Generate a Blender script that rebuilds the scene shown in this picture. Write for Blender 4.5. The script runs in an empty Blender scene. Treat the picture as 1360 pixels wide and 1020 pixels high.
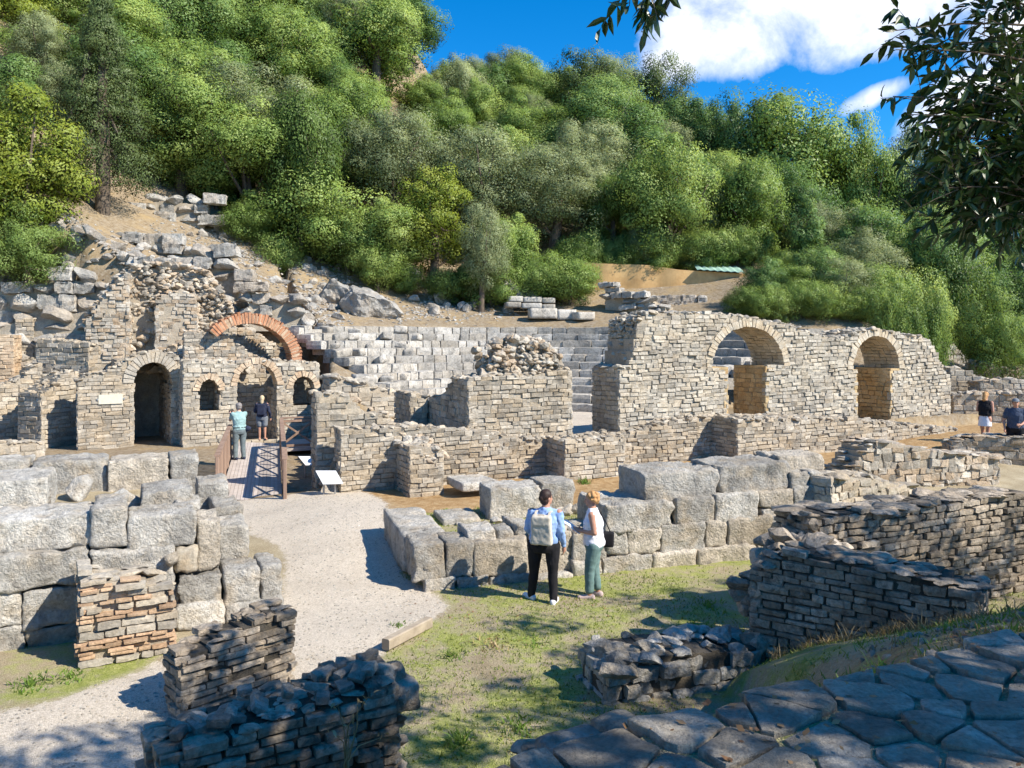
import bpy, bmesh, math, random
import numpy as np
from mathutils import Vector

random.seed(7)
RNG = np.random.default_rng(11)
F, CX, HY, H = 1047.0, 680.0, 450.0, 3.95     # focal length in photo pixels, optical axis, horizon, eye height
scene = bpy.context.scene
COL = scene.collection
R = math.radians


def W(px, py, Y=None, z=None):
    """Where the sight line through a photo pixel meets depth Y or height z."""
    if Y is None:
        Y = (H - z) * F / (py - HY)
    return np.array([(px - CX) / F * Y, Y, H - (py - HY) * Y / F])


def sstep(a, b, x):
    t = np.clip((np.asarray(x, float) - a) / (b - a), 0, 1)
    return t * t * (3 - 2 * t)


def snoise(P, seed=0, scale=1.0, octaves=3, waves=7):
    """Cheap smooth noise in about [-1,1]: a sum of random sine waves."""
    rg = np.random.default_rng(seed)
    P = np.asarray(P, float) * scale
    out = np.zeros(len(P))
    amp, fr, tot = 1.0, 1.0, 0.0
    for o in range(octaves):
        k = rg.normal(size=(waves, P.shape[1])) * 2.2 * fr
        ph = rg.uniform(0, 6.283, waves)
        out += amp * np.sin(P @ k.T + ph).sum(1) / math.sqrt(waves) * 0.75
        tot += amp
        amp *= 0.5
        fr *= 2.1
    return out / tot * 1.25


# ------------------------------------------------------------------ mesh building
class MB:
    def __init__(self):
        self.v, self.q, self.t, self.qt, self.tt, self.n, self.cn = [], [], [], [], [], 0, []

    def add(self, V, Q=None, T=None, tint=0.5):
        V = np.asarray(V, float)
        if Q is not None and len(Q):
            Q = np.asarray(Q, int)
            self.q.append(Q + self.n)
            self.qt.append(np.broadcast_to(np.asarray(tint, float), (len(Q),)) if np.ndim(tint) == 0 or len(np.atleast_1d(tint)) == len(Q) else np.full(len(Q), 0.5))
        if T is not None and len(T):
            T = np.asarray(T, int)
            self.t.append(T + self.n)
            self.tt.append(np.broadcast_to(np.asarray(tint, float), (len(T),)) if np.ndim(tint) == 0 or len(np.atleast_1d(tint)) == len(T) else np.full(len(T), 0.5))
        self.v.append(V)
        self.n += len(V)

    def mesh(self, name, origin=(0, 0, 0), smooth=False):
        V = np.concatenate(self.v) - np.asarray(origin, float)
        nq = sum(len(a) for a in self.q)
        nt = sum(len(a) for a in self.t)
        loops = np.concatenate([a.ravel() for a in self.q] + [a.ravel() for a in self.t])
        starts = np.concatenate([np.arange(nq) * 4, nq * 4 + np.arange(nt) * 3])
        tint = np.concatenate(self.qt + self.tt)
        me = bpy.data.meshes.new(name)
        me.vertices.add(len(V))
        me.vertices.foreach_set("co", V.ravel())
        me.loops.add(len(loops))
        me.loops.foreach_set("vertex_index", loops.astype(np.int32))
        me.polygons.add(nq + nt)
        me.polygons.foreach_set("loop_start", starts.astype(np.int32))
        if smooth:
            me.polygons.foreach_set("use_smooth", np.ones(nq + nt, bool))
        else:
            me.polygons.foreach_set("use_smooth", np.zeros(nq + nt, bool))
        at = me.attributes.new("tint", 'FLOAT', 'FACE')
        at.data.foreach_set("value", tint.astype(np.float32))
        if self.cn:
            pn = np.concatenate(self.cn)
            if len(pn) == len(V):
                at2 = me.attributes.new("puff", 'FLOAT_VECTOR', 'POINT')
                at2.data.foreach_set("vector", pn.astype(np.float32).ravel())
        me.update(calc_edges=True)
        me.validate()
        return me

    def build(self, name, m, parent=None, origin=None, smooth=False):
        if origin is None:
            origin = parent.location if parent is not None else (0, 0, 0)
        me = self.mesh(name, tuple(origin), smooth)
        me.materials.append(m)
        o = bpy.data.objects.new(name, me)
        COL.objects.link(o)
        if parent is not None:
            o.parent = parent
        else:
            o.location = tuple(origin)
        return o


def tag(o, label=None, cat=None, group=None, kind=None):
    if label:
        o["label"] = label
    if cat:
        o["category"] = cat
    if group:
        o["group"] = group
    if kind:
        o["kind"] = kind
    return o


def thing(name, label, cat, loc=(0, 0, 0), group=None):
    o = bpy.data.objects.new(name, None)
    o.empty_display_size = 0.2
    COL.objects.link(o)
    o.location = tuple(float(c) for c in loc)
    return tag(o, label, cat, group, 'thing')


def part(mb, name, m, parent, smooth=False, label=None):
    o = mb.build(name, m, parent, origin=tuple(parent.matrix_world.translation) if False else tuple(WORLD(parent)), smooth=smooth)
    if label:
        o["label"] = label
    return o


def WORLD(o):
    p = Vector((0, 0, 0))
    while o is not None:
        p += o.location
        o = o.parent
    return p


def copy_tree(o, parent=None):
    c = o.copy()
    COL.objects.link(c)
    c.parent = parent
    for ch in list(o.children):
        copy_tree(ch, c)
    return c


# ------------------------------------------------------------------ primitive solids (numpy)
def grid_box(nx, ny, nz):
    """Surface of the cube [-1,1]^3 cut in nx,ny,nz; vertices are welded."""
    idx, V, Q = {}, [], []

    def vid(i, j, k):
        key = (i, j, k)
        if key not in idx:
            idx[key] = len(V)
            V.append((2 * i / nx - 1, 2 * j / ny - 1, 2 * k / nz - 1))
        return idx[key]
    for i in range(nx):
        for j in range(ny):
            Q.append([vid(i, j, 0), vid(i, j + 1, 0), vid(i + 1, j + 1, 0), vid(i + 1, j, 0)])
            Q.append([vid(i, j, nz), vid(i + 1, j, nz), vid(i + 1, j + 1, nz), vid(i, j + 1, nz)])
    for i in range(nx):
        for k in range(nz):
            Q.append([vid(i, 0, k), vid(i + 1, 0, k), vid(i + 1, 0, k + 1), vid(i, 0, k + 1)])
            Q.append([vid(i, ny, k), vid(i, ny, k + 1), vid(i + 1, ny, k + 1), vid(i + 1, ny, k)])
    for j in range(ny):
        for k in range(nz):
            Q.append([vid(0, j, k), vid(0, j, k + 1), vid(0, j + 1, k + 1), vid(0, j + 1, k)])
            Q.append([vid(nx, j, k), vid(nx, j + 1, k), vid(nx, j + 1, k + 1), vid(nx, j, k + 1)])
    return np.array(V), np.array(Q)


_GB = {}


def gb(*n):
    if n not in _GB:
        _GB[n] = grid_box(*n)
    return _GB[n]


def ico(sub):
    bm = bmesh.new()
    bmesh.ops.create_icosphere(bm, subdivisions=sub, radius=1.0)
    V = np.array([v.co[:] for v in bm.verts])
    T = np.array([[v.index for v in f.verts] for f in bm.faces])
    bm.free()
    return V, T


ICO = {s: ico(s) for s in (1, 2, 3, 4, 5)}


def make_rock(seed, sub=2, rough=0.12, cuts=15):
    rg = np.random.default_rng(seed)
    V, T = ICO[sub]
    V = V.copy()
    for _ in range(cuts):
        n = rg.normal(size=3)
        n /= np.linalg.norm(n)
        d = rg.uniform(0.42, 0.8)
        h = V @ n
        m = h > d
        V[m] -= np.outer(h[m] - d, n) * 0.97
    V *= (1 + rough * snoise(V, seed + 5, 1.3, 3))[:, None]
    V /= np.abs(V).max(0)
    return V, T


ROCKS = [make_rock(100 + i, 2) for i in range(14)]
ROCKS3 = [make_rock(200 + i, 3, 0.09, 16) for i in range(10)]


def rotz(a):
    c, s = math.cos(a), math.sin(a)
    return np.array([[c, -s, 0], [s, c, 0], [0, 0, 1]])


def rot_rand(rg, tilt=0.5):
    a, b, c = rg.uniform(0, 6.28), rg.normal() * tilt, rg.normal() * tilt
    cx, sx, cy, sy = math.cos(b), math.sin(b), math.cos(c), math.sin(c)
    return np.array([[1, 0, 0], [0, cx, -sx], [0, sx, cx]]) @ np.array([[cy, 0, sy], [0, 1, 0], [-sy, 0, cy]]) @ rotz(a)


def add_rock(mb, c, size, rg, tint=None, hi=False, tilt=0.35):
    V, T = (ROCKS3 if hi else ROCKS)[rg.integers(len(ROCKS3 if hi else ROCKS))]
    M = rot_rand(rg, tilt)
    P = (V @ rotz(rg.uniform(0, 6.28)).T) * np.asarray(size) @ M.T + np.asarray(c)
    mb.add(P, T=T, tint=rg.uniform(0, 1) if tint is None else tint)


def block_verts(size, seed, amp=0.03, res=0.11, p=9.0, chips=4):
    """A worn dressed block: size (sx,sy,sz), centred, rounded edges, rough faces, broken corners."""
    rg = np.random.default_rng(seed)
    s = np.asarray(size, float)
    n = [int(np.clip(round(x / res), 3, 30)) for x in s]
    V, Q = gb(*n)
    # pull grid lines towards the edges
    V = np.sign(V) * (1 - (1 - np.abs(V)) ** 1.25)
    # round edges with a fixed radius
    rad = min(0.16 * s.min(), 0.024) * rg.uniform(0.7, 1.3)
    half = s / 2
    P = V * half
    inner = np.clip(P, -(half - rad), half - rad)
    dlt = P - inner
    L = np.linalg.norm(dlt, axis=1)
    cnt = (np.abs(dlt) > 1e-6).sum(1)
    k = np.where(cnt > 1, rad / np.maximum(L, 1e-9), 1.0)
    P = inner + dlt * np.minimum(k, 1.0)[:, None]
    for _ in range(chips):
        nn = np.sign(rg.normal(size=3)) * rg.uniform(0.25, 1.0, 3)
        nn /= np.linalg.norm(nn)
        d = (np.abs(nn) * half).sum() * rg.uniform(0.86, 0.98)
        h = P @ nn
        m = h > d
        P[m] -= np.outer(h[m] - d, nn) * 0.9
    nrm = P / half
    nrm = np.sign(nrm) * np.abs(nrm) ** 5
    nrm /= np.maximum(np.linalg.norm(nrm, axis=1), 1e-6)[:, None]
    off = rg.uniform(-50, 50, 3)
    rid = np.abs(snoise(P + off, seed + 4, 3.0, 3))
    disp = amp * (0.45 * snoise(P + off, seed, 2.2, 2) + 0.5 * snoise(P + off, seed + 1, 9.0, 3) + 1.0 * np.minimum(rid, 0.4) - 0.3)
    pit = snoise(P + off, seed + 2, 4.0, 2)
    disp -= amp * 1.5 * np.clip(pit - 0.5, 0, 1)
    P = P + nrm * disp[:, None]
    return P, Q


# ------------------------------------------------------------------ wall frames
class Frame:
    """A vertical wall face: o the foot of its start, d to the right as its viewer sees it."""
    def __init__(self, o, d):
        self.o = np.array([o[0], o[1]], float)
        d = np.asarray(d, float)
        self.d = d / np.linalg.norm(d)
        self.n = np.array([-self.d[1], self.d[0]])      # into the wall

    def xy(self, s, t=0.0):
        return self.o + self.d * s + self.n * t

    def map(self, S, T, Z):
        S, T = np.asarray(S, float), np.asarray(T, float)
        return np.stack([self.o[0] + self.d[0] * S + self.n[0] * T, self.o[1] + self.d[1] * S + self.n[1] * T, np.broadcast_to(np.asarray(Z, float), S.shape)], 1)

    def s_px(self, px, t=0.0):
        k = (px - CX) / F
        o = self.o + self.n * t
        return (k * o[1] - o[0]) / (self.d[0] - k * self.d[1])

    def z_px(self, px, py, t=0.0):
        s = self.s_px(px, t)
        Y = self.xy(s, t)[1]
        return H - (py - HY) * Y / F

    def prof(self, pts, t=0.0):
        a = sorted((self.s_px(px, t), self.z_px(px, py, t)) for px, py in pts)
        return np.array(a)

    def moved(self, t=0.0, s=0.0):
        return Frame(self.xy(s, t), self.d)

    def left_end(self, s, depth):
        return Frame(self.xy(s, depth), -self.n)

    def right_end(self, s):
        return Frame(self.xy(s, 0), self.n)

    def back(self, s1, depth):
        return Frame(self.xy(s1, depth), -self.d)


_SQ = np.array([[0, 1, 2, 3], [0, 4, 5, 1], [1, 5, 6, 2], [2, 6, 7, 3], [3, 7, 4, 0], [4, 8, 9, 5], [5, 9, 10, 6], [6, 10, 11, 7], [7, 11, 8, 4]])


def lay(mb, fr, s0, s1, top, z0=0.0, h=0.15, L=(0.22, 0.55), rg=None, solid=None, gap=0.006, prot=0.010, depth=0.14, wob=0.02, jit=0.10, hi=False, base=None, lump=0.0, tz=(0.0, 1.0), hvar=0.18):
    """Courses of stones on the face of a frame. top(s) is the ruin's upper edge."""
    rg = rg or RNG
    S = np.linspace(s0, s1, 40)
    zmax = max(float(top(s)) for s in S)
    z = z0
    row = 0
    sd = int(rg.integers(1e6))
    while z < zmax:
        hh = h * rg.uniform(1 - hvar, 1 + hvar)
        x = s0 - rg.uniform(0, L[0])
        while x < s1 - 0.02:
            ll = rg.uniform(*L)
            a, b = max(x, s0), min(x + ll, s1)
            x += ll
            if b - a < 0.05:
                continue
            sc, zc = (a + b) / 2, z + hh / 2
            if zc + hh * 0.35 > top(sc) + rg.normal() * 0.03:
                continue
            if base is not None and zc < base(sc):
                continue
            if solid is not None and not (solid(sc, zc) and solid(a + 0.04, zc) and solid(b - 0.04, zc)):
                # try a shorter stone
                ok = False
                for aa, bb in ((a, (a + b) / 2), ((a + b) / 2, b)):
                    if solid((aa + bb) / 2, zc) and solid(aa + 0.02, zc) and solid(bb - 0.02, zc):
                        a, b, ok = aa, bb, True
                        break
                if not ok:
                    continue
                sc = (a + b) / 2
            hs = (b - a) / 2 - gap * rg.uniform(0.3, 1.2)
            hb = hh / 2 - gap * rg.uniform(0.2, 0.9)
            pr = prot * rg.normal() + 0.012
            if lump:
                pr += lump * float(snoise(np.array([[sc, zc]]), sd, 0.9, 2)[0])
            zo = wob * math.sin(sc * 1.7 + row * 0.35 + sd) + wob * 0.5 * math.sin(sc * 4.1 + row)
            t = rg.uniform(*tz)
            if rg.random() < 0.12:
                t = rg.choice([0.0, 1.0])
            if hi:
                V, Q = gb(4, 3, 2)
                P = V * [hs, depth / 2, hb]
                rad = min(hs, hb) * 0.55
                half = np.array([hs, depth / 2, hb])
                inner = np.clip(P, -(half - rad * 0.6), half - rad * 0.6)
                dl = P - inner
                ln = np.linalg.norm(dl, axis=1)
                P = inner + dl * np.minimum(1, rad * 0.6 / np.maximum(ln, 1e-9))[:, None]
                off = rg.uniform(-90, 90, 3)
                am = min(0.022, hb * 0.3)
                P = P + am * np.stack([snoise(P + off, 1, 9, 2), snoise(P + off, 2, 9, 2), snoise(P + off, 3, 9, 2) * 0.8], 1)
                a_ = rg.normal() * 0.03
                P = np.stack([P[:, 0], P[:, 1] + depth / 2 - pr, P[:, 2] + P[:, 0] * a_], 1)
                mb.add(fr.map(sc + P[:, 0], P[:, 1], zc + zo + P[:, 2]), Q, tint=t)
            else:
                ch = min(hs, hb) * rg.uniform(0.12, 0.36)
                X = np.array([-1, 1, 1, -1.0])
                Zz = np.array([-1, -1, 1, 1.0])
                px = np.concatenate([X * (hs - ch), X * hs, X * hs])
                pz = np.concatenate([Zz * (hb - ch * 0.8), Zz * hb, Zz * hb])
                pt = np.concatenate([np.full(4, -pr), np.full(4, -pr + ch), np.full(4, depth)])
                px[:8] += rg.normal(size=8) * jit * hb
                pz[:8] += rg.normal(size=8) * jit * hb
                pt[:4] += rg.normal(size=4) * 0.012
                mb.add(fr.map(sc + px, pt, zc + zo + pz), _SQ, tint=t)
        z += hh
        row += 1


def rubble_face(mb, fr, s0, s1, top, z0, rg, size=(0.12, 0.3), dens=1.0, lump=0.25, solid=None, t0=0.0, hi=False):
    """Irregular stones set in mortar over a face."""
    S = np.linspace(s0, s1, 40)
    zmax = max(float(top(s)) for s in S)
    m = (size[0] + size[1]) / 2
    n = int((s1 - s0) * (zmax - z0) / (m * m * 1.1) * dens)
    sd = int(rg.integers(1e6))
    for _ in range(n):
        s, z = rg.uniform(s0, s1), rg.uniform(z0, zmax)
        if z > top(s) - 0.04 or (solid is not None and not solid(s, z)):
            continue
        r = rg.uniform(*size) * 0.62
        tt = t0 - lump * float(snoise(np.array([[s, z]]), sd, 0.8, 3)[0])
        p = fr.map([s], [tt], [z])[0]
        add_rock(mb, p, (r * rg.uniform(0.8, 1.5), r * rg.uniform(0.7, 1.1), r * rg.uniform(0.5, 0.95)), rg, hi=hi, tilt=0.25)


def core(mb, fr, s0, s1, top, z0, t0, t1, openings=(), step=0.1, base=None, tint=0.35, rg=None):
    """Solid mortar body behind the stones: thin columns, cut where an opening lies."""
    rg = rg or RNG
    n = max(2, int(math.ceil((s1 - s0) / step)))
    e = np.linspace(s0, s1, n + 1)
    for i in range(n):
        a, b = e[i], e[i + 1]
        sc = (a + b) / 2
        zt = float(top(sc)) - 0.03 + rg.normal() * 0.012
        zb = z0 if base is None else float(base(sc))
        iv = [(zb, zt)]
        for op in openings:
            lo, hi_ = op.span(sc)
            if lo is None:
                continue
            new = []
            for (p, q) in iv:
                if hi_ <= p or lo >= q:
                    new.append((p, q))
                    continue
                if lo > p:
                    new.append((p, lo))
                if hi_ < q:
                    new.append((hi_, q))
            iv = new
        for (p, q) in iv:
            if q - p < 0.02:
                continue
            c = fr.map([a, b, b, a, a, b, b, a], [t0, t0, t1, t1, t0, t0, t1, t1], [p, p, p, p, q, q, q, q])
            mb.add(c, [[0, 3, 2, 1], [4, 5, 6, 7], [0, 1, 5, 4], [1, 2, 6, 5], [2, 3, 7, 6], [3, 0, 4, 7]], tint=tint)


class Rect:
    def __init__(self, s0, s1, za, zb):
        self.s0, self.s1, self.za, self.zb = s0, s1, za, zb

    def span(self, s):
        return (self.za, self.zb + 0.03) if self.s0 - 0.07 < s < self.s1 + 0.07 else (None, None)

    def has(self, s, z, m=0.0):
        return self.s0 - m < s < self.s1 + m and self.za - m < z < self.zb


class Arch:
    """Half ellipse standing on height zs."""
    def __init__(self, sc, zs, a, b):
        self.sc, self.zs, self.a, self.b = sc, zs, a, b

    def span(self, s):
        x = (s - self.sc) / (self.a + 0.08)
        if abs(x) >= 1:
            return (None, None)
        return (self.zs - 0.001, self.zs + (self.b + 0.08) * math.sqrt(1 - x * x))

    def has(self, s, z, m=0.0):
        if z < self.zs:
            return False
        return ((s - self.sc) / (self.a + m)) ** 2 + ((z - self.zs) / (self.b + m)) ** 2 < 1


def vault(mb, fr, ar, depth, rt, rg, n=26, t0=-0.02, th0=0.0, th1=math.pi, dstep=0.3, tint=(0.3, 0.9), thin=0.88, soffit=True):
    """Wedge stones round an arch, in rows from the face to the back."""
    nd = max(1, int(round(depth / dstep)))
    e = np.linspace(th0, th1, n + 1)
    for i in range(n):
        for j in range(nd if soffit else 1):
            am, aw = (e[i] + e[i + 1]) / 2, (e[i + 1] - e[i]) / 2 * (thin + rg.normal() * 0.03)
            ta, tb = t0 + depth * j / nd + 0.006, t0 + depth * (j + 1) / nd - 0.006
            if j == 0:
                ta += rg.normal() * 0.012
            jr = rg.normal() * 0.008
            ro = rt * (1 + rg.normal() * 0.06)
            out = []
            for t in (ta, tb):
                for (s_, r_) in ((-1, 0), (1, 0), (1, 1), (-1, 1)):
                    an = am + s_ * aw
                    rr = jr + r_ * ro
                    out.append((ar.sc + (ar.a + rr) * math.cos(an), t, ar.zs + (ar.b + rr) * math.sin(an)))
            o = np.array(out) + rg.normal(size=(8, 3)) * 0.005
            mb.add(fr.map(o[:, 0], o[:, 1], o[:, 2]), [[0, 1, 2, 3], [5, 4, 7, 6], [1, 0, 4, 5], [2, 1, 5, 6], [3, 2, 6, 7], [0, 3, 7, 4]], tint=rg.uniform(*tint))


def top_rocks(mb, fr, s0, s1, top, t0, t1, rg, size=(0.09, 0.2), dens=1.0, flat=0.5, hi=False, sink=0.4, skip=None):
    m = (size[0] + size[1]) / 2
    n = int((s1 - s0) * (t1 - t0) / (m * m * 1.9) * dens)
    for _ in range(n):
        s, t = rg.uniform(s0, s1), rg.uniform(t0, t1)
        r = rg.uniform(*size) * 0.75
        z = float(top(s)) - 0.02
        if skip is not None and skip(s):
            continue
        hz = r * flat * rg.uniform(0.7, 1.3)
        add_rock(mb, fr.map([s], [t], [z + hz * (0.5 - sink)])[0], (r * rg.uniform(0.9, 1.4), r * rg.uniform(0.7, 1.1), hz), rg, hi=hi, tilt=0.18 * min(1.0, (flat / 0.5) ** 1.6))


def interp(prof):
    a = np.asarray(prof, float)
    return lambda s: float(np.interp(s, a[:, 0], a[:, 1]))


def masonry(mb, cmb, fr, s0, s1, top, z0, thick, rg, h=0.15, L=(0.22, 0.55), openings=(), ring=0.25, left=True, right=True, back=False, hi=False, rocks=(0.09, 0.2), rdens=1.0, wob=0.02, prot=0.010, base=None, lump=0.0, rflat=0.5, depth=0.14, gap=0.006, hvar=0.18, jit=0.10, field=None):
    """One piece of coursed wall: faces into mb, mortar body into cmb."""
    ops = list(openings)

    def solid(s, z):
        for o in ops:
            if o.has(s, z, ring if isinstance(o, Arch) else 0.0):
                return False
        return True
    kw = dict(h=h, L=L, rg=rg, hi=hi, wob=wob, prot=prot, depth=depth, gap=gap, hvar=hvar, jit=jit)
    if field:
        rubble_face(mb, fr, s0, s1, top, z0, rg, field, 4.5, 0.03, t0=0.04, hi=True)
    else:
        lay(mb, fr, s0, s1, top, z0, solid=solid, base=base, lump=lump, **kw)
    if left:
        lay(mb, fr.left_end(s0, thick), 0, thick, lambda s: top(s0 + 0.05), z0, **kw)
    if right:
        lay(mb, fr.right_end(s1), 0, thick, lambda s: top(s1 - 0.05), z0, **kw)
    if back:
        lay(mb, fr.back(s1, thick), 0, s1 - s0, lambda s: top(s1 - s), z0, solid=lambda s, z: solid(s1 - s, z), **kw)
    core(cmb, fr, s0 + 0.03, s1 - 0.03, top, z0, 0.035, thick - 0.035, ops, base=base, rg=rg)
    if rocks:
        top_rocks(mb, fr, s0, s1, top, 0.02, thick - 0.02, rg, rocks, rdens, rflat, hi=hi)


# ------------------------------------------------------------------ materials
def new_mat(name):
    m = bpy.data.materials.new(name)
    m.use_nodes = True
    nt = m.node_tree
    for n in list(nt.nodes):
        nt.nodes.remove(n)
    return m, nt


class NT:
    def __init__(self, nt):
        self.nt = nt

    def n(self, typ, **kw):
        nd = self.nt.nodes.new(typ)
        for k, v in kw.items():
            if k in nd.inputs:
                nd.inputs[k].default_value = v
            else:
                setattr(nd, k, v)
        return nd

    def l(self, a, b):
        self.nt.links.new(a, b)

    def noise(self, co, scale, detail=4.0, rough=0.55, dist=0.0):
        nd = self.n('ShaderNodeTexNoise', Scale=scale, Detail=detail, Roughness=rough, Distortion=dist)
        self.l(co, nd.inputs['Vector'])
        return nd.outputs['Fac']

    def ramp(self, fac, stops):
        nd = self.n('ShaderNodeValToRGB')
        cr = nd.color_ramp
        while len(cr.elements) < len(stops):
            cr.elements.new(0.5)
        for e, (p, c) in zip(cr.elements, stops):
            e.position = p
            e.color = tuple(c) + (1.0,) if len(c) == 3 else c
        self.l(fac, nd.inputs['Fac'])
        return nd.outputs['Color']

    def mix(self, fac, a, b, blend='MIX'):
        nd = self.n('ShaderNodeMix', data_type='RGBA', blend_type=blend)
        for sock, val in ((nd.inputs[0], fac), (nd.inputs[6], a), (nd.inputs[7], b)):
            if hasattr(val, 'links'):
                self.l(val, sock)
            elif isinstance(val, (int, float)):
                sock.default_value = val
            else:
                sock.default_value = tuple(val) + (1.0,)
        return nd.outputs[2]

    def math(self, op, a, b=0.0, c=None):
        nd = self.n('ShaderNodeMath', operation=op)
        for i, val in enumerate((a, b) if c is None else (a, b, c)):
            if hasattr(val, 'links'):
                self.l(val, nd.inputs[i])
            else:
                nd.inputs[i].default_value = val
        return nd.outputs[0]

    def mrange(self, v, a, b, c=0.0, d=1.0):
        nd = self.n('ShaderNodeMapRange')
        self.l(v, nd.inputs[0])
        for i, x in enumerate((a, b, c, d)):
            nd.inputs[i + 1].default_value = x
        return nd.outputs[0]


def g3(v):
    return (v, v, v)


def stone_mat(name, dark, mid, light, warm=(0.42, 0.30, 0.17), tint_amt=0.5, warm_amt=0.35, lichen=0.5, scale=1.0, bump=0.6, rough=0.9, lichen_col=(0.09, 0.085, 0.075), cov=(0.56, 0.68), bdist=0.035):
    m, nt = new_mat(name)
    k = NT(nt)
    co = k.n('ShaderNodeTexCoord').outputs['Object']
    tint = k.n('ShaderNodeAttribute', attribute_name='tint').outputs['Fac']
    a = k.noise(co, 1.3 * scale, 6, 0.62, 0.4)
    base = k.ramp(a, [(0.3, dark), (0.5, mid), (0.68, light)])
    # every stone its own tone
    tv = k.mrange(tint, 0, 1, 1 - 0.55 * tint_amt, 1 + 0.45 * tint_amt)
    base = k.mix(1.0, base, k.ramp(tv, [(0, g3(0.0)), (1, g3(1.0))]), 'MULTIPLY') if False else k.mix(1.0, base, k.n('ShaderNodeCombineColor').outputs[0], 'MULTIPLY') if False else base
    cmb = k.n('ShaderNodeCombineColor')
    for i in range(3):
        k.l(tv, cmb.inputs[i])
    base = k.mix(1.0, base, cmb.outputs[0], 'MULTIPLY')
    wn = k.noise(co, 2.6 * scale, 4, 0.6)
    wf = k.math('MULTIPLY', k.mrange(wn, 0.47, 0.68), warm_amt)
    wt = k.math('MULTIPLY', k.math('GREATER_THAN', k.math('FRACT', k.math('MULTIPLY', tint, 7.31)), 0.72), warm_amt * 0.8)
    base = k.mix(k.math('MAXIMUM', wf, wt), base, warm)
    # fine mottling
    f = k.noise(co, 17 * scale, 5, 0.65)
    fm = k.mrange(f, 0.25, 0.75, 0.66, 1.3)
    cm2 = k.n('ShaderNodeCombineColor')
    for i in range(3):
        k.l(fm, cm2.inputs[i])
    base = k.mix(1.0, base, cm2.outputs[0], 'MULTIPLY')
    # lichen and weathering stains
    ln = k.noise(co, 5.5 * scale, 7, 0.72, 0.6)
    lf = k.math('MULTIPLY', k.mrange(ln, cov[0], cov[1]), lichen)
    base = k.mix(lf, base, lichen_col)
    mp = k.n('ShaderNodeMapping')
    mp.inputs['Scale'].default_value = (2.2, 2.2, 0.35)
    k.l(co, mp.inputs['Vector'])
    st = k.noise(mp.outputs[0], 1.3 * scale, 5, 0.65, 0.5)
    base = k.mix(k.math('MULTIPLY', k.mrange(st, 0.56, 0.74), lichen * 0.75), base, tuple(0.5 * x + 0.04 for x in lichen_col))
    b = k.n('ShaderNodeBsdfPrincipled', Roughness=rough)
    b.inputs['Specular IOR Level'].default_value = 0.2
    k.l(base, b.inputs['Base Color'])
    bn = k.noise(co, 24 * scale, 7, 0.7)
    bn2 = k.noise(co, 7 * scale, 4, 0.6)
    hgt = k.math('ADD', bn, k.math('MULTIPLY', bn2, 1.2))
    bp = k.n('ShaderNodeBump', Strength=bump, Distance=bdist / scale)
    k.l(hgt, bp.inputs['Height'])
    k.l(bp.outputs[0], b.inputs['Normal'])
    out = k.n('ShaderNodeOutputMaterial')
    k.l(b.outputs[0], out.inputs[0])
    return m


def leaf_mat(name, cols, trans=0.3, hue_noise=0.9, obj_var=0.5, rough=0.5, spec=0.3, puff=0.0):
    """cols: dark, mid, light leaf colours."""
    m, nt = new_mat(name)
    k = NT(nt)
    co = k.n('ShaderNodeTexCoord').outputs['Object']
    tint = k.n('ShaderNodeAttribute', attribute_name='tint').outputs['Fac']
    rnd = k.n('ShaderNodeObjectInfo').outputs['Random']
    nz = k.noise(co, hue_noise, 3, 0.5)
    v = k.math('ADD', k.math('MULTIPLY', tint, 0.6), k.math('MULTIPLY', k.mrange(nz, 0.3, 0.7), 0.4))
    v = k.math('ADD', v, k.math('MULTIPLY', k.math('SUBTRACT', rnd, 0.5), obj_var))
    c = k.ramp(v, [(0.1, cols[0]), (0.5, cols[1]), (0.95, cols[2])])
    b = k.n('ShaderNodeBsdfPrincipled', Roughness=rough)
    b.inputs['Specular IOR Level'].default_value = spec
    k.l(c, b.inputs['Base Color'])
    t = k.n('ShaderNodeBsdfTranslucent')
    if puff:
        pa_ = k.n('ShaderNodeAttribute', attribute_name='puff').outputs['Vector']
        vt = k.n('ShaderNodeVectorTransform', vector_type='NORMAL', convert_from='OBJECT', convert_to='WORLD')
        k.l(pa_, vt.inputs[0])
        gn = k.n('ShaderNodeNewGeometry').outputs['Normal']
        sc1 = k.n('ShaderNodeVectorMath', operation='SCALE')
        k.l(vt.outputs[0], sc1.inputs[0])
        sc1.inputs['Scale'].default_value = puff
        sc2 = k.n('ShaderNodeVectorMath', operation='SCALE')
        k.l(gn, sc2.inputs[0])
        sc2.inputs['Scale'].default_value = 1 - puff
        ad = k.n('ShaderNodeVectorMath', operation='ADD')
        k.l(sc1.outputs[0], ad.inputs[0])
        k.l(sc2.outputs[0], ad.inputs[1])
        no = k.n('ShaderNodeVectorMath', operation='NORMALIZE')
        k.l(ad.outputs[0], no.inputs[0])
        k.l(no.outputs[0], b.inputs['Normal'])
    k.l(k.mix(1.0, c, (1.0, 1.0, 0.55), 'MULTIPLY'), t.inputs['Color'])
    mx = k.n('ShaderNodeMixShader')
    mx.inputs[0].default_value = trans
    k.l(b.outputs[0], mx.inputs[1])
    k.l(t.outputs[0], mx.inputs[2])
    out = k.n('ShaderNodeOutputMaterial')
    k.l(mx.outputs[0], out.inputs[0])
    return m


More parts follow.
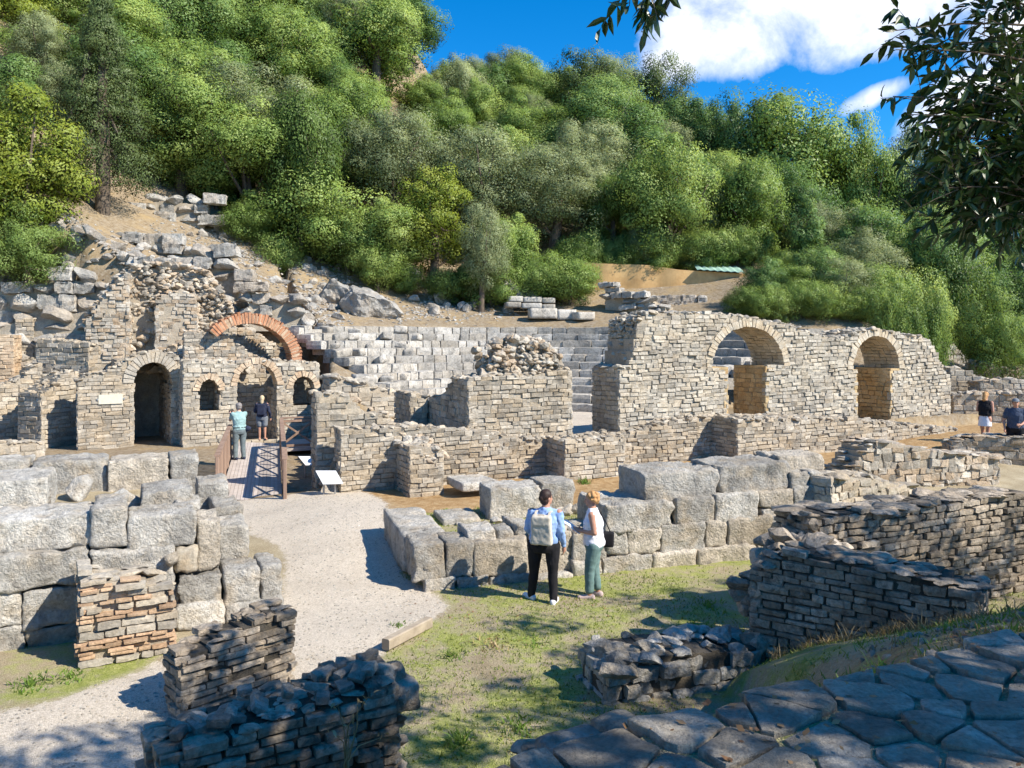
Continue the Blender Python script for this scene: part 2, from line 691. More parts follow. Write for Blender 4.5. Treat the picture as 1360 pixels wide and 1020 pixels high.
def plain_mat(name, c1, c2=None, scale=6.0, rough=0.8, bump=0.0, bscale=40.0, spec=0.3, tint_amt=0.0, stretch=None, metal=0.0):
    m, nt = new_mat(name)
    k = NT(nt)
    co = k.n('ShaderNodeTexCoord').outputs['Object']
    if stretch is not None:
        mp = k.n('ShaderNodeMapping')
        mp.inputs['Scale'].default_value = stretch
        k.l(co, mp.inputs['Vector'])
        co = mp.outputs[0]
    c2 = c2 or tuple(x * 0.75 for x in c1)
    base = k.ramp(k.noise(co, scale, 5, 0.6), [(0.35, c2), (0.65, c1)])
    if tint_amt:
        tint = k.n('ShaderNodeAttribute', attribute_name='tint').outputs['Fac']
        tv = k.mrange(tint, 0, 1, 1 - tint_amt, 1 + tint_amt)
        cm = k.n('ShaderNodeCombineColor')
        for i in range(3):
            k.l(tv, cm.inputs[i])
        base = k.mix(1.0, base, cm.outputs[0], 'MULTIPLY')
    b = k.n('ShaderNodeBsdfPrincipled', Roughness=rough, Metallic=metal)
    b.inputs['Specular IOR Level'].default_value = spec
    k.l(base, b.inputs['Base Color'])
    if bump:
        bp = k.n('ShaderNodeBump', Strength=bump, Distance=0.01)
        k.l(k.noise(co, bscale, 5, 0.6), bp.inputs['Height'])
        k.l(bp.outputs[0], b.inputs['Normal'])
    out = k.n('ShaderNodeOutputMaterial')
    k.l(b.outputs[0], out.inputs[0])
    return m


M = {}
M['ashlar'] = stone_mat('ashlar_limestone', (0.33, 0.305, 0.26), (0.52, 0.49, 0.43), (0.68, 0.65, 0.58), warm=(0.52, 0.38, 0.21), warm_amt=0.4, lichen=0.7, scale=1.1, bump=1.0, tint_amt=0.5, lichen_col=(0.17, 0.155, 0.13), cov=(0.54, 0.66), bdist=0.06)
M['wall'] = stone_mat('coursed_limestone', (0.28, 0.24, 0.185), (0.39, 0.345, 0.275), (0.5, 0.45, 0.37), warm=(0.50, 0.36, 0.20), warm_amt=0.4, lichen=0.5, scale=1.0, bump=0.6, tint_amt=0.5)
M['wallw'] = stone_mat('coursed_pale_limestone', (0.31, 0.272, 0.22), (0.42, 0.378, 0.308), (0.53, 0.485, 0.4), warm=(0.54, 0.41, 0.25), warm_amt=0.35, lichen=0.3, scale=1.0, bump=0.5, tint_amt=0.4)
M['seat'] = stone_mat('seat_limestone', (0.29, 0.27, 0.235), (0.41, 0.385, 0.34), (0.52, 0.495, 0.445), warm=(0.46, 0.36, 0.23), warm_amt=0.25, lichen=0.75, scale=0.9, bump=0.6, tint_amt=0.55, lichen_col=(0.14, 0.135, 0.125), cov=(0.52, 0.64))
M['rubble'] = stone_mat('rubble_core', (0.28, 0.245, 0.195), (0.43, 0.385, 0.315), (0.57, 0.52, 0.435), warm=(0.48, 0.30, 0.14), warm_amt=0.5, lichen=0.45, scale=1.0, bump=0.8, tint_amt=0.6)
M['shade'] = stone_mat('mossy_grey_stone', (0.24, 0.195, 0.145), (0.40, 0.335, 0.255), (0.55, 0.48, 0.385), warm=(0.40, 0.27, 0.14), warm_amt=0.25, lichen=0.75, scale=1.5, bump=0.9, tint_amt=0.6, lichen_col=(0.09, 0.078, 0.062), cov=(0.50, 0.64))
M['mortar'] = stone_mat('old_mortar', (0.3, 0.255, 0.19), (0.42, 0.36, 0.275), (0.51, 0.445, 0.35), warm_amt=0.3, lichen=0.4, scale=2.0, bump=0.9, tint_amt=0.2)
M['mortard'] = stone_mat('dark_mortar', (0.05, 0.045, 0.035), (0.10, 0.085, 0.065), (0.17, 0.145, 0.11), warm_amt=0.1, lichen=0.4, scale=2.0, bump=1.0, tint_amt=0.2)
M['brick'] = stone_mat('terracotta_brick', (0.34, 0.15, 0.075), (0.46, 0.21, 0.11), (0.55, 0.30, 0.17), warm=(0.55, 0.40, 0.27), warm_amt=0.25, lichen=0.3, scale=1.6, bump=0.5, tint_amt=0.4)
M['brickpier'] = stone_mat('faded_brick', (0.36, 0.235, 0.145), (0.49, 0.335, 0.215), (0.58, 0.43, 0.29), warm=(0.52, 0.38, 0.24), warm_amt=0.35, lichen=0.35, scale=1.8, bump=0.6, tint_amt=0.5)
M['brickpale'] = stone_mat('pale_arch_brick', (0.40, 0.29, 0.19), (0.54, 0.42, 0.29), (0.64, 0.53, 0.39), warm=(0.50, 0.30, 0.16), warm_amt=0.4, lichen=0.3, scale=1.2, bump=0.5, tint_amt=0.4)
M['archpale'] = stone_mat('pale_wedge_stone', (0.36, 0.305, 0.225), (0.48, 0.42, 0.325), (0.58, 0.52, 0.42), warm=(0.54, 0.38, 0.20), warm_amt=0.4, lichen=0.3, scale=1.2, bump=0.5, tint_amt=0.5)
M['brickochre'] = stone_mat('ochre_brick', (0.4, 0.28, 0.14), (0.53, 0.39, 0.21), (0.62, 0.48, 0.29), warm=(0.48, 0.27, 0.10), warm_amt=0.5, lichen=0.25, scale=1.2, bump=0.5, tint_amt=0.4)
M['rock'] = stone_mat('hill_limestone', (0.27, 0.255, 0.225), (0.4, 0.38, 0.34), (0.54, 0.52, 0.47), warm=(0.44, 0.31, 0.18), warm_amt=0.35, lichen=0.5, scale=0.55, bump=1.0, tint_amt=0.4, lichen_col=(0.15, 0.14, 0.125))
M['flag'] = stone_mat('paving_slate_grey', (0.22, 0.19, 0.15), (0.36, 0.32, 0.26), (0.51, 0.465, 0.395), warm=(0.30, 0.23, 0.14), warm_amt=0.3, lichen=0.6, scale=2.6, bump=1.0, tint_amt=0.6, lichen_col=(0.08, 0.078, 0.07), rough=0.75, bdist=0.05)
M['wood'] = plain_mat('weathered_brown_timber', (0.33, 0.225, 0.165), (0.21, 0.135, 0.095), 5, 0.7, 0.3, 60, stretch=(1, 1, 0.12), tint_amt=0.25)
M['deck'] = plain_mat('greyed_deck_planks', (0.52, 0.455, 0.40), (0.40, 0.345, 0.30), 4, 0.75, 0.3, 50, tint_amt=0.25)
M['timber'] = plain_mat('pale_edging_timber', (0.42, 0.35, 0.26), (0.28, 0.23, 0.17), 5, 0.85, 0.5, 50)
M['metal'] = plain_mat('galvanised_post', (0.45, 0.45, 0.43), (0.35, 0.35, 0.34), 9, 0.4, metal=0.6)
M['panelw'] = plain_mat('white_panel_face', (0.80, 0.80, 0.78), (0.76, 0.76, 0.74), 3, 0.35)
M['plaque'] = plain_mat('cream_plaque', (0.66, 0.61, 0.48), (0.58, 0.53, 0.41), 8, 0.6)
M['tarp'] = plain_mat('pale_green_tarpaulin', (0.40, 0.58, 0.47), (0.28, 0.44, 0.36), 4, 0.5)
M['tanwall'] = plain_mat('tan_rendered_wall', (0.72, 0.46, 0.20), (0.54, 0.32, 0.13), 1.6, 0.9, 0.8, 14)
M['bark'] = plain_mat('grey_brown_bark', (0.16, 0.125, 0.09), (0.08, 0.06, 0.045), 9, 0.95, 0.9, 24, stretch=(1, 1, 0.3))
M['weed'] = leaf_mat('fresh_weed_leaves', [(0.07, 0.12, 0.02), (0.16, 0.26, 0.04), (0.26, 0.36, 0.08)], 0.3)
M['straw'] = leaf_mat('dry_straw', [(0.22, 0.16, 0.07), (0.40, 0.30, 0.15), (0.55, 0.45, 0.26)], 0.2)
M['litter'] = leaf_mat('fallen_leaves', [(0.12, 0.06, 0.025), (0.26, 0.14, 0.06), (0.42, 0.28, 0.14)], 0.1)
M['grass'] = leaf_mat('short_grass', [(0.13, 0.17, 0.03), (0.24, 0.29, 0.06), (0.44, 0.42, 0.14)], 0.25, hue_noise=0.6, obj_var=0.0)
# crowns
M['leaf_green'] = leaf_mat('broadleaf_green', [(0.08, 0.134, 0.026), (0.215, 0.318, 0.069), (0.388, 0.476, 0.133)], 0.28, obj_var=0.5, puff=0.68)
M['leaf_deep'] = leaf_mat('deep_green', [(0.051, 0.106, 0.028), (0.136, 0.235, 0.061), (0.259, 0.366, 0.108)], 0.25, obj_var=0.4, puff=0.68)
M['leaf_olive'] = leaf_mat('olive_grey_green', [(0.129, 0.166, 0.073), (0.272, 0.322, 0.149), (0.405, 0.455, 0.23)], 0.25, obj_var=0.35, puff=0.68)
M['leaf_yellow'] = leaf_mat('yellow_green', [(0.13, 0.18, 0.020), (0.25, 0.31, 0.040), (0.38, 0.42, 0.09)], 0.3, obj_var=0.0, puff=0.68)
M['leaf_pine'] = leaf_mat('conifer_green', [(0.044, 0.078, 0.021), (0.109, 0.155, 0.046), (0.19, 0.236, 0.078)], 0.2, obj_var=0.1, puff=0.68)
M['leaf_near'] = leaf_mat('laurel_leaf', [(0.018, 0.040, 0.010), (0.035, 0.070, 0.015), (0.065, 0.110, 0.025)], 0.18, obj_var=0.0, rough=0.35, spec=0.5)
M['leaf_fresh'] = leaf_mat('fresh_shrub_green', [(0.108, 0.176, 0.034), (0.23, 0.333, 0.081), (0.345, 0.448, 0.138)], 0.3, obj_var=0.1, puff=0.68)

# ------------------------------------------------------------------ layout frames
A25 = R(25)
D = np.array([math.cos(A25), math.sin(A25)])
N = np.array([-math.sin(A25), math.cos(A25)])
L0 = np.array([0.875, 21.1])                 # recessed face of the long retaining wall
LOW = Frame(L0, D)
UP = Frame(L0 + 0.5 * N, D)                  # arched upper wall
CC = np.array([1.2, 28.8])                   # centre of the seating
EB = Frame((-11.9, 28.5), (math.cos(R(30)), math.sin(R(30))))   # window wall of the entrance building
GW = Frame((-6.4, 9.85), D)                  # great block wall on the left
KW = Frame(W(565, 785, z=0)[:2], W(1000, 742, z=0)[:2] - W(565, 785, z=0)[:2])
WA = Frame((2.85, 9.3), (4.64 - 2.85, 7.97 - 9.3))
WB = Frame((3.65, 10.3), D)
EDGE = np.array([(-30, -4.0), (-3, 2.3), (-1.0, 2.65), (-0.23, 2.96), (0.06, 3.1), (1.11, 3.64), (2.86, 4.41), (5, 5.4), (12, 8.5), (40, 14)])


def gz(x, y):
    """Height of the ground."""
    x, y = np.asarray(x, float), np.asarray(y, float)
    u = (x - L0[0]) * D[0] + (y - L0[1]) * D[1]
    v = (x - L0[0]) * N[0] + (y - L0[1]) * N[1]
    z = 0.28 * sstep(-7, -1.5, v) * sstep(-9, -5.5, u) * (1 - sstep(2, 6, v))
    z = z + 0.2 * sstep(2, 8, u) * sstep(-7, -2, v)
    z = z + 0.35 * sstep(9, 15, u) * sstep(-6, -1.5, v)
    rho = np.hypot(x - CC[0], y - CC[1])
    # theatre platform, orchestra, seats bed
    side = np.maximum(sstep(0.0, 0.25, x + 0.238 * y), sstep(13.3, 14.0, v) * sstep(-2.9, -2.4, u))
    pm = sstep(0.30, 0.42, v) * side
    plat = np.where(rho < 4.6, 0.9, np.clip(0.9 + 0.478 * (rho - 4.4) - 0.25, 0.9, 4.4))
    plat = np.where(v < 7.2, np.minimum(plat, 1.1), plat)
    k = 1 - 0.20 * sstep(3, 13, x) + 0.32 * (1 - sstep(-12, -6, x)) * sstep(26, 44, rho)
    hill = 4.55 + (0.3 * np.clip(rho - 12, 0, 6) + 0.6 * np.clip(rho - 18, 0, 38)) * k
    hill = np.where(rho < 12, plat, hill)
    low = 1.0 + 0.1 * np.clip(y - 28, 0, 16) + 0.3 * np.clip(y - 44, 0, 40)
    w = 1 - sstep(12.5, 24, x)
    low = np.where(x > 10, low, plat)
    zz = hill * w + low * (1 - w)
    zz = np.where((x > 6.5) & (v > 0.5), np.minimum(zz, 1.15 + 0.62 * np.clip(y - 33.5 - 0.12 * (x - 10), 0, 60) + 6 * (1 - sstep(6.5, 9.5, x))), zz)
    zz = np.where(v < 2.6, np.minimum(zz, 1.1 + 0.1 * sstep(9, 15, u)), zz)
    z = z * (1 - pm) + np.where(pm > 0, zz, 0) * pm
    # ground left of the platform stays low until behind the entrance building
    vl = np.interp(u, [-30, -15, -12, -8.0, -3.2], [24.5, 24.0, 21.5, 19.3, 16.8])
    lm = sstep(0.0, 0.7, v - vl) * (1 - side)
    z = z * (1 - lm) + zz * lm
    # pool and ditch round the bridge
    t = np.clip((y - 19.3) / (27.8 - 19.3), 0, 1)
    xl, xr = -7.9 - 3.4 * t, -4.85 - 1.7 * t
    pit = sstep(0, 0.35, x - xl) * sstep(0, 0.35, xr - x) * sstep(19.2, 19.6, y) * (1 - sstep(27.9, 28.5, y))
    z = z - pit * (0.85 + np.clip(z, 0, 1) * 0.0)
    # raised fill behind the great block wall
    ug = (x - GW.o[0]) * D[0] + (y - GW.o[1]) * D[1]
    vg = (x - GW.o[0]) * N[0] + (y - GW.o[1]) * N[1]
    fm = sstep(0.35, 0.5, vg) * (1 - sstep(4.9, 5.2, vg)) * (1 - sstep(1.6, 1.9, ug))
    z = np.maximum(z, 1.18 * fm)
    fm2 = sstep(0.35, 0.5, vg) * (1 - sstep(3.6, 3.9, vg)) * (1 - sstep(2.3, 2.6, ug))
    z = np.maximum(z, 0.5 * fm2)
    # fill inside the middle block wall
    uk = (x - KW.o[0]) * KW.d[0] + (y - KW.o[1]) * KW.d[1]
    vk = (x - KW.o[0]) * KW.n[0] + (y - KW.o[1]) * KW.n[1]
    km = sstep(0.3, 0.6, vk) * (1 - sstep(3.2, 5.5, vk)) * sstep(0.1, 0.4, uk) * (1 - sstep(6.5, 8.0, uk))
    z = np.maximum(z, 0.42 * km)
    # terrace where the camera stands, and the bank below it
    ye = np.interp(x, EDGE[:, 0], EDGE[:, 1])
    dy = y - ye
    kk = np.interp(x, [-1, 0.5, 1.6, 2.6, 3.2, 30], [7, 4.0, 0.9, 0.46, 0.43, 0.38])
    bank = np.where(dy < 0, 2.31, 2.31 - kk * dy)
    ua = (x - WA.o[0]) * WA.d[0] + (y - WA.o[1]) * WA.d[1]
    va = (x - WA.o[0]) * WA.n[0] + (y - WA.o[1]) * WA.n[1]
    cut = sstep(0.1, 0.35, va) * (1 - sstep(2.3, 2.8, ua))
    left = sstep(-0.1, 0.3, ua + 0.9)
    ub = (x - WB.o[0]) * WB.n[0] + (y - WB.o[1]) * WB.n[1]
    bank = np.where(dy > 0, bank * (1 - cut) * np.where(x > 1.6, left, 1), bank)
    bank = bank * (1 - sstep(0.2, 0.5, ub) * (1 - sstep(9, 12, x)) * (dy > 0))
    z = np.maximum(z, np.clip(bank, 0, 2.31) * (y < 16))
    far = np.hypot(x, y - 30)
    z = z + 0.035 * snoise(np.stack([x.ravel(), y.ravel()], 1), 3, 0.5, 3).reshape(x.shape) * sstep(-2, 1, dy)
    return z


def inside(poly, x, y):
    c = np.zeros(x.shape, bool)
    n = len(poly)
    for i in range(n):
        x1, y1 = poly[i]
        x2, y2 = poly[(i + 1) % n]
        cond = (y1 > y) != (y2 > y)
        xin = (x2 - x1) * (y - y1) / ((y2 - y1) if y2 != y1 else 1e-9) + x1
        c ^= cond & (x < xin)
    return c


def gpoly(px):
    return [tuple(W(a, b, z=0)[:2]) for a, b in px]


GRAVEL = gpoly([(-200, 1020), (-200, 960), (100, 915), (235, 872), (300, 830), (378, 800), (372, 740), (320, 700), (270, 690), (280, 672), (420, 668), (500, 668), (512, 690), (550, 770), (592, 800), (540, 850), (470, 905), (430, 1020), (420, 1300), (-600, 1300)])
GRASSL = gpoly([(-80, 905), (40, 880), (130, 895), (110, 925), (0, 945), (-90, 950)])
SOIL = gpoly([(440, 672), (520, 662), (700, 640), (1000, 615), (1060, 640), (860, 655), (800, 700), (700, 706), (560, 690), (510, 685)])


def ground_masks(x, y):
    pts = np.stack([x, y], 1)
    jx = 0.22 * snoise(pts, 21, 1.1, 4)
    jy = 0.22 * snoise(pts, 22, 1.1, 4)
    X, Y = x + jx, y + jy
    g = inside(GRAVEL, X, Y).astype(float)
    u = (x - L0[0]) * D[0] + (y - L0[1]) * D[1]
    v = (x - L0[0]) * N[0] + (y - L0[1]) * N[1]
    s = inside(SOIL, X, Y).astype(float)
    s = np.maximum(s, ((v > -3.0) & (v < 0.3) & (u > -5)).astype(float))
    g = np.maximum(g, ((v > 0.3) & (np.hypot(x - CC[0], y - CC[1]) < 5.2)).astype(float))
    hill = ((v > 4) & (np.hypot(x - CC[0], y - CC[1]) > 10)) | ((v > 11) & (u < -5))
    s = np.maximum(s, hill.astype(float))
    # entrance court and the fill behind the great wall
    dry = ((x < -3.3) & (y > 10.3)) & ~inside(GRAVEL, X, Y) & (v < 14)
    ye = np.interp(x, EDGE[:, 0], EDGE[:, 1])
    gr = ((g < 0.5) & (s < 0.5) & ~dry & (v < -2.5)).astype(float)
    gr = np.where((x > 1.2) & (y < ye + 2.6) & (snoise(pts, 55, 1.4, 3) < 0.25), 0.0, gr)
    gr = np.where(inside(GRASSL, X, Y), 1.0, gr)
    g = np.where(inside(GRASSL, X, Y), 0.0, g)
    gr = np.where((x > 7.5) & (v > -6.5), 0.0, gr)
    s = np.where((x > 1.2) & (y < ye + 2.6) & (y > ye) & (snoise(pts, 55, 1.4, 3) > 0.05), 0.9, s)
    d = np.where(hill | (v > 0.3), 1.0, 0.0)
    return g, gr, s, d


def build_ground():
    def axis(lo, hi, st, far_lo, far_hi):
        a = list(np.arange(lo, hi + 1e-6, st))
        p, s = hi, st
        while p < far_hi:
            s *= 1.22
            p += s
            a.append(p)
        p, s = lo, st
        while p > far_lo:
            s *= 1.22
            p -= s
            a.insert(0, p)
        return np.array(a)
    ax = axis(-20, 22, 0.2, -700, 700)
    ay = axis(1.5, 42, 0.2, -300, 900)
    X, Y = np.meshgrid(ax, ay)
    Z = gz(X, Y)
    nx, ny = len(ax), len(ay)
    V = np.stack([X.ravel(), Y.ravel(), Z.ravel()], 1)
    i, j = np.meshgrid(np.arange(nx - 1), np.arange(ny - 1))
    a = (j * nx + i).ravel()
    Q = np.stack([a, a + 1, a + nx + 1, a + nx], 1)
    cx, cy = V[Q, 0].mean(1), V[Q, 1].mean(1)
    g, gr, s, d = ground_masks(V[:, 0], V[:, 1])

    def blur(a, n=2):
        a = a.reshape(ny, nx)
        for _ in range(n):
            p_ = np.pad(a, 1, mode='edge')
            a = sum(p_[i_:i_ + ny, j_:j_ + nx] for i_ in range(3) for j_ in range(3)) / 9
        return a.ravel()
    g, gr, s = blur(g, 3), blur(gr, 3), blur(s, 3)
    vv = (cx - L0[0]) * N[0] + (cy - L0[1]) * N[1]
    uu = (cx - L0[0]) * D[0] + (cy - L0[1]) * D[1]
    hm = ((np.hypot(cx - CC[0], cy - CC[1]) > 12) & (vv > 4)) | ((vv > 16.5) & (uu < -5)) | (cy > 46)
    for name, sel in (("ground", ~hm), ("hillside", hm)):
        used, inv = np.unique(Q[sel], return_inverse=True)
        mb = MB()
        mb.add(V[used], inv.reshape(-1, 4))
        o = mb.build(name, M['ground'], smooth=True)
        ca = o.data.color_attributes.new("cover", 'FLOAT_COLOR', 'POINT')
        arr = np.stack([g[used], gr[used], s[used], d[used]], 1).astype(np.float32)
        ca.data.foreach_set("color", arr.ravel())
        tag(o, kind='structure')


def ground_mat():
    m, nt = new_mat('court_ground')
    k = NT(nt)
    co = k.n('ShaderNodeTexCoord').outputs['Object']
    at = k.n('ShaderNodeAttribute', attribute_name='cover')
    sep = k.n('ShaderNodeSeparateColor')
    k.l(at.outputs['Color'], sep.inputs[0])
    g, gr, s = sep.outputs[0], sep.outputs[1], sep.outputs[2]
    # base: dry trampled earth with straw
    n1 = k.noise(co, 0.9, 6, 0.65)
    n2 = k.noise(co, 6, 6, 0.7)
    n3 = k.noise(co, 45, 5, 0.7)
    earth = k.ramp(k.math('ADD', k.math('MULTIPLY', n1, 0.5), k.math('MULTIPLY', n3, 0.5)), [(0.34, (0.24, 0.185, 0.11)), (0.5, (0.42, 0.35, 0.23)), (0.64, (0.58, 0.51, 0.37))])
    # gravel: pale stones
    vo = k.n('ShaderNodeTexVoronoi', Scale=80.0)
    k.l(co, vo.inputs['Vector'])
    pv = k.n('ShaderNodeSeparateColor')
    k.l(vo.outputs['Color'], pv.inputs[0])
    gv = k.math('ADD', k.math('MULTIPLY', pv.outputs[0], 0.55), k.math('MULTIPLY', n2, 0.45))
    gravel = k.ramp(gv, [(0.12, (0.40, 0.34, 0.26)), (0.45, (0.58, 0.505, 0.405)), (0.8, (0.72, 0.645, 0.535))])
    gravel = k.mix(k.mrange(n1, 0.52, 0.72, 0, 0.35), gravel, (0.42, 0.36, 0.28))
    # lawn: patchy green over earth
    gn = k.math('ADD', k.math('MULTIPLY', n1, 0.62), k.math('MULTIPLY', n2, 0.38))
    lawn = k.ramp(k.math('ADD', k.math('MULTIPLY', n2, 0.5), k.math('MULTIPLY', n3, 0.5)), [(0.34, (0.14, 0.165, 0.032)), (0.5, (0.27, 0.30, 0.075)), (0.66, (0.50, 0.47, 0.20))])
    gfac = k.math('MULTIPLY', k.mrange(gr, 0.3, 0.7), k.mrange(gn, 0.44, 0.56))
    # orange soil and dry grass
    soil = k.ramp(k.math('ADD', k.math('MULTIPLY', n2, 0.6), k.math('MULTIPLY', n3, 0.4)), [(0.34, (0.22, 0.125, 0.055)), (0.5, (0.40, 0.255, 0.12)), (0.66, (0.56, 0.42, 0.24))])
    c = k.mix(s, earth, soil)
    hl = k.ramp(k.math('ADD', k.math('MULTIPLY', n2, 0.55), k.math('MULTIPLY', n3, 0.45)), [(0.32, (0.12, 0.085, 0.05)), (0.46, (0.26, 0.195, 0.12)), (0.56, (0.36, 0.295, 0.21)), (0.68, (0.46, 0.41, 0.34))])
    hl = k.mix(k.mrange(n1, 0.5, 0.66, 0, 0.6), hl, (0.42, 0.30, 0.15))
    c = k.mix(at.outputs['Alpha'], c, hl)
    c = k.mix(gfac, c, lawn)
    c = k.mix(k.mrange(k.math('ADD', g, k.math('ADD', k.math('MULTIPLY', k.math('SUBTRACT', n2, 0.5), 0.55), k.math('MULTIPLY', k.math('SUBTRACT', n3, 0.5), 0.5))), 0.44, 0.56), c, gravel)
    b = k.n('ShaderNodeBsdfPrincipled', Roughness=0.95)
    b.inputs['Specular IOR Level'].default_value = 0.1
    k.l(c, b.inputs['Base Color'])
    bp = k.n('ShaderNodeBump', Strength=0.8, Distance=0.03)
    hh = k.math('ADD', k.math('MULTIPLY', n3, 0.6), k.math('ADD', n2, k.math('MULTIPLY', vo.outputs['Distance'], -0.5)))
    k.l(hh, bp.inputs['Height'])
    k.l(bp.outputs[0], b.inputs['Normal'])
    out = k.n('ShaderNodeOutputMaterial')
    k.l(b.outputs[0], out.inputs[0])
    return m


M['ground'] = ground_mat()
build_ground()


def gzz(x, y):
    return float(gz(np.array([[x]]), np.array([[y]]))[0, 0])


def loc(fr, s, t=0.3):
    p = fr.xy(s, t)
    return (p[0], p[1], gzz(p[0], p[1]))


# ------------------------------------------------------------------ arched upper wall
rg = np.random.default_rng(31)
mb, cb = MB(), MB()
fr = UP
TH = 1.5
s0 = fr.s_px(822)
sL = fr.s_px(826)
s1 = fr.s_px(1262)
ptop = fr.prof([(800, 487), (838, 487), (841, 462), (847, 440), (851, 421), (866, 414), (900, 415), (960, 416), (1000, 421), (1045, 430), (1080, 443), (1118, 449), (1140, 440), (1165, 436), (1200, 444), (1225, 446), (1240, 458), (1250, 482), (1262, 505), (1268, 552)])
tp = interp(ptop)
n1l, n1r = fr.s_px(967), fr.s_px(1017)
n2l, n2r = fr.s_px(1139), fr.s_px(1183)
zl1, zl2 = fr.z_px(1000, 487), fr.z_px(1165, 490)
a1c, a1a = (fr.s_px(946) + fr.s_px(1041)) / 2, (fr.s_px(1041) - fr.s_px(946)) / 2
a2c, a2a = (fr.s_px(1133) + fr.s_px(1194)) / 2, (fr.s_px(1194) - fr.s_px(1133)) / 2
b1 = fr.z_px(993, 434) - zl1
b2 = fr.z_px(1163, 446) - zl2
zb = 0.9
ar1, ar2 = Arch(a1c, zl1, a1a, b1), Arch(a2c, zl2, a2a, b2)
ops = [Rect(n1l, n1r, zb - 1, zl1 + 0.002), Rect(n2l, n2r, zb - 1, zl2 + 0.002), ar1, ar2]
t_wall = thing('arched_wall', 'long pale coursed stone wall of the stage pierced by two round arched niches', 'ruined wall', loc(fr, (s0 + s1) / 2))
zled = fr.z_px(822, 487)
masonry(mb, cb, fr, s0, s1, tp, zb, TH, rg, h=0.115, L=(0.12, 0.40), openings=ops, ring=0.24, left=False, right=True, rocks=(0.10, 0.22), rdens=1.3, wob=0.03, prot=0.014, lump=0.03)
# broken left end: tall lower jamb, upper part set back
lay(mb, fr.left_end(s0, TH), 0, TH, lambda s: zled, zb, h=0.135, L=(0.2, 0.45), rg=rg)
su_ = fr.s_px(846)
rubble_face(mb, fr.left_end(su_, TH), 0.05, TH - 0.05, lambda s: tp(su_ + 0.4) - 0.1, zled, rg, (0.08, 0.2), 2.4, 0.10)
part(mb, 'stone_facing', M['wallw'], t_wall)
part(cb, 'mortar_core', M['mortar'], t_wall)
for (ar, l_, r_, zl, label) in ((ar1, n1l, n1r, zl1, None), (ar2, n2l, n2r, zl2, None)):
    vb = MB()
    vault(vb, fr, ar, TH, 0.25, rg, n=36 if ar is ar1 else 28, dstep=0.25)
    part(vb, 'arch_ring', M['archpale'], t_wall)
    jb = MB()
    lay(jb, fr.left_end(r_ + 0.0, TH), 0, TH, lambda s: zl, zb, h=0.15, L=(0.2, 0.42), rg=rg, wob=0.01)
    lay(jb, fr.right_end(l_), 0, TH, lambda s: zl, zb, h=0.15, L=(0.2, 0.42), rg=rg, wob=0.01)
    # ledges at the springing
    for (a, b) in ((ar.sc - ar.a - 0.03, l_ + 0.0), (r_ - 0.0, ar.sc + ar.a + 0.03)):
        c = fr.map([a, b, b, a, a, b, b, a], [0.0, 0.0, TH, TH, 0, 0, TH, TH], [zl - 0.07] * 4 + [zl + 0.005] * 4)
        jb.add(c, [[0, 3, 2, 1], [4, 5, 6, 7], [0, 1, 5, 4], [1, 2, 6, 5], [2, 3, 7, 6], [3, 0, 4, 7]], tint=0.5)
    part(jb, 'niche_jamb', M['brickochre'], t_wall)

# ------------------------------------------------------------------ middle upper wall with rubble crown
rg = np.random.default_rng(32)
mb, cb, rb = MB(), MB(), MB()
ms0, ms1 = fr.s_px(622), fr.s_px(760)
mtop = interp(fr.prof([(618, 503), (650, 500), (700, 497), (764, 488)]))
t_mid = thing('rubble_topped_wall', 'coursed stone wall with a ragged rubble lump on top left of the stage doorway', 'ruined wall', loc(fr, (ms0 + ms1) / 2))
masonry(mb, cb, fr, ms0, ms1, mtop, 0.9, 1.2, rg, h=0.118, L=(0.14, 0.40), left=True, right=True, rocks=(0.08, 0.18), wob=0.015, prot=0.012)
# wing running back on the left, stepping down
wing = Frame(fr.xy(ms0 + 0.0, 3.6), -fr.n)
wt = interp([(0, 2.0), (0.8, 2.3), (1.4, 2.32), (2.0, 2.6), (2.8, 2.9), (3.6, mtop(ms0))])
masonry(mb, cb, wing, 0, 3.5, wt, 0.8, 0.6, rg, h=0.155, L=(0.2, 0.5), left=False, right=False, rocks=(0.08, 0.18))
part(mb, 'stone_facing', M['wall'], t_mid)
part(cb, 'mortar_core', M['mortar'], t_mid)
ct = fr.prof([(640, 497), (652, 478), (660, 458), (675, 449), (700, 451), (722, 454), (735, 470), (742, 492)], 0.55)
ctf = interp(ct)
f2 = fr.moved(0.35)
core(rb, f2, ct[0, 0], ct[-1, 0], lambda s: ctf(s) - 0.1, 2.4, 0.05, 0.75, rg=rg)
rubble_face(rb, f2, ct[0, 0], ct[-1, 0], ctf, 2.45, rg, (0.07, 0.24), 2.6, 0.22)
rubble_face(rb, f2.left_end(ct[0, 0] + 0.12, 0.8), 0, 0.8, lambda s: ctf(ct[0, 0] + 0.5), 2.45, rg, (0.13, 0.3), 2.0, 0.15)
top_rocks(rb, f2, ct[0, 0], ct[-1, 0], ctf, 0.0, 0.8, rg, (0.09, 0.24), 1.8, 0.8)
part(rb, 'rubble_crown', M['rubble'], t_mid)

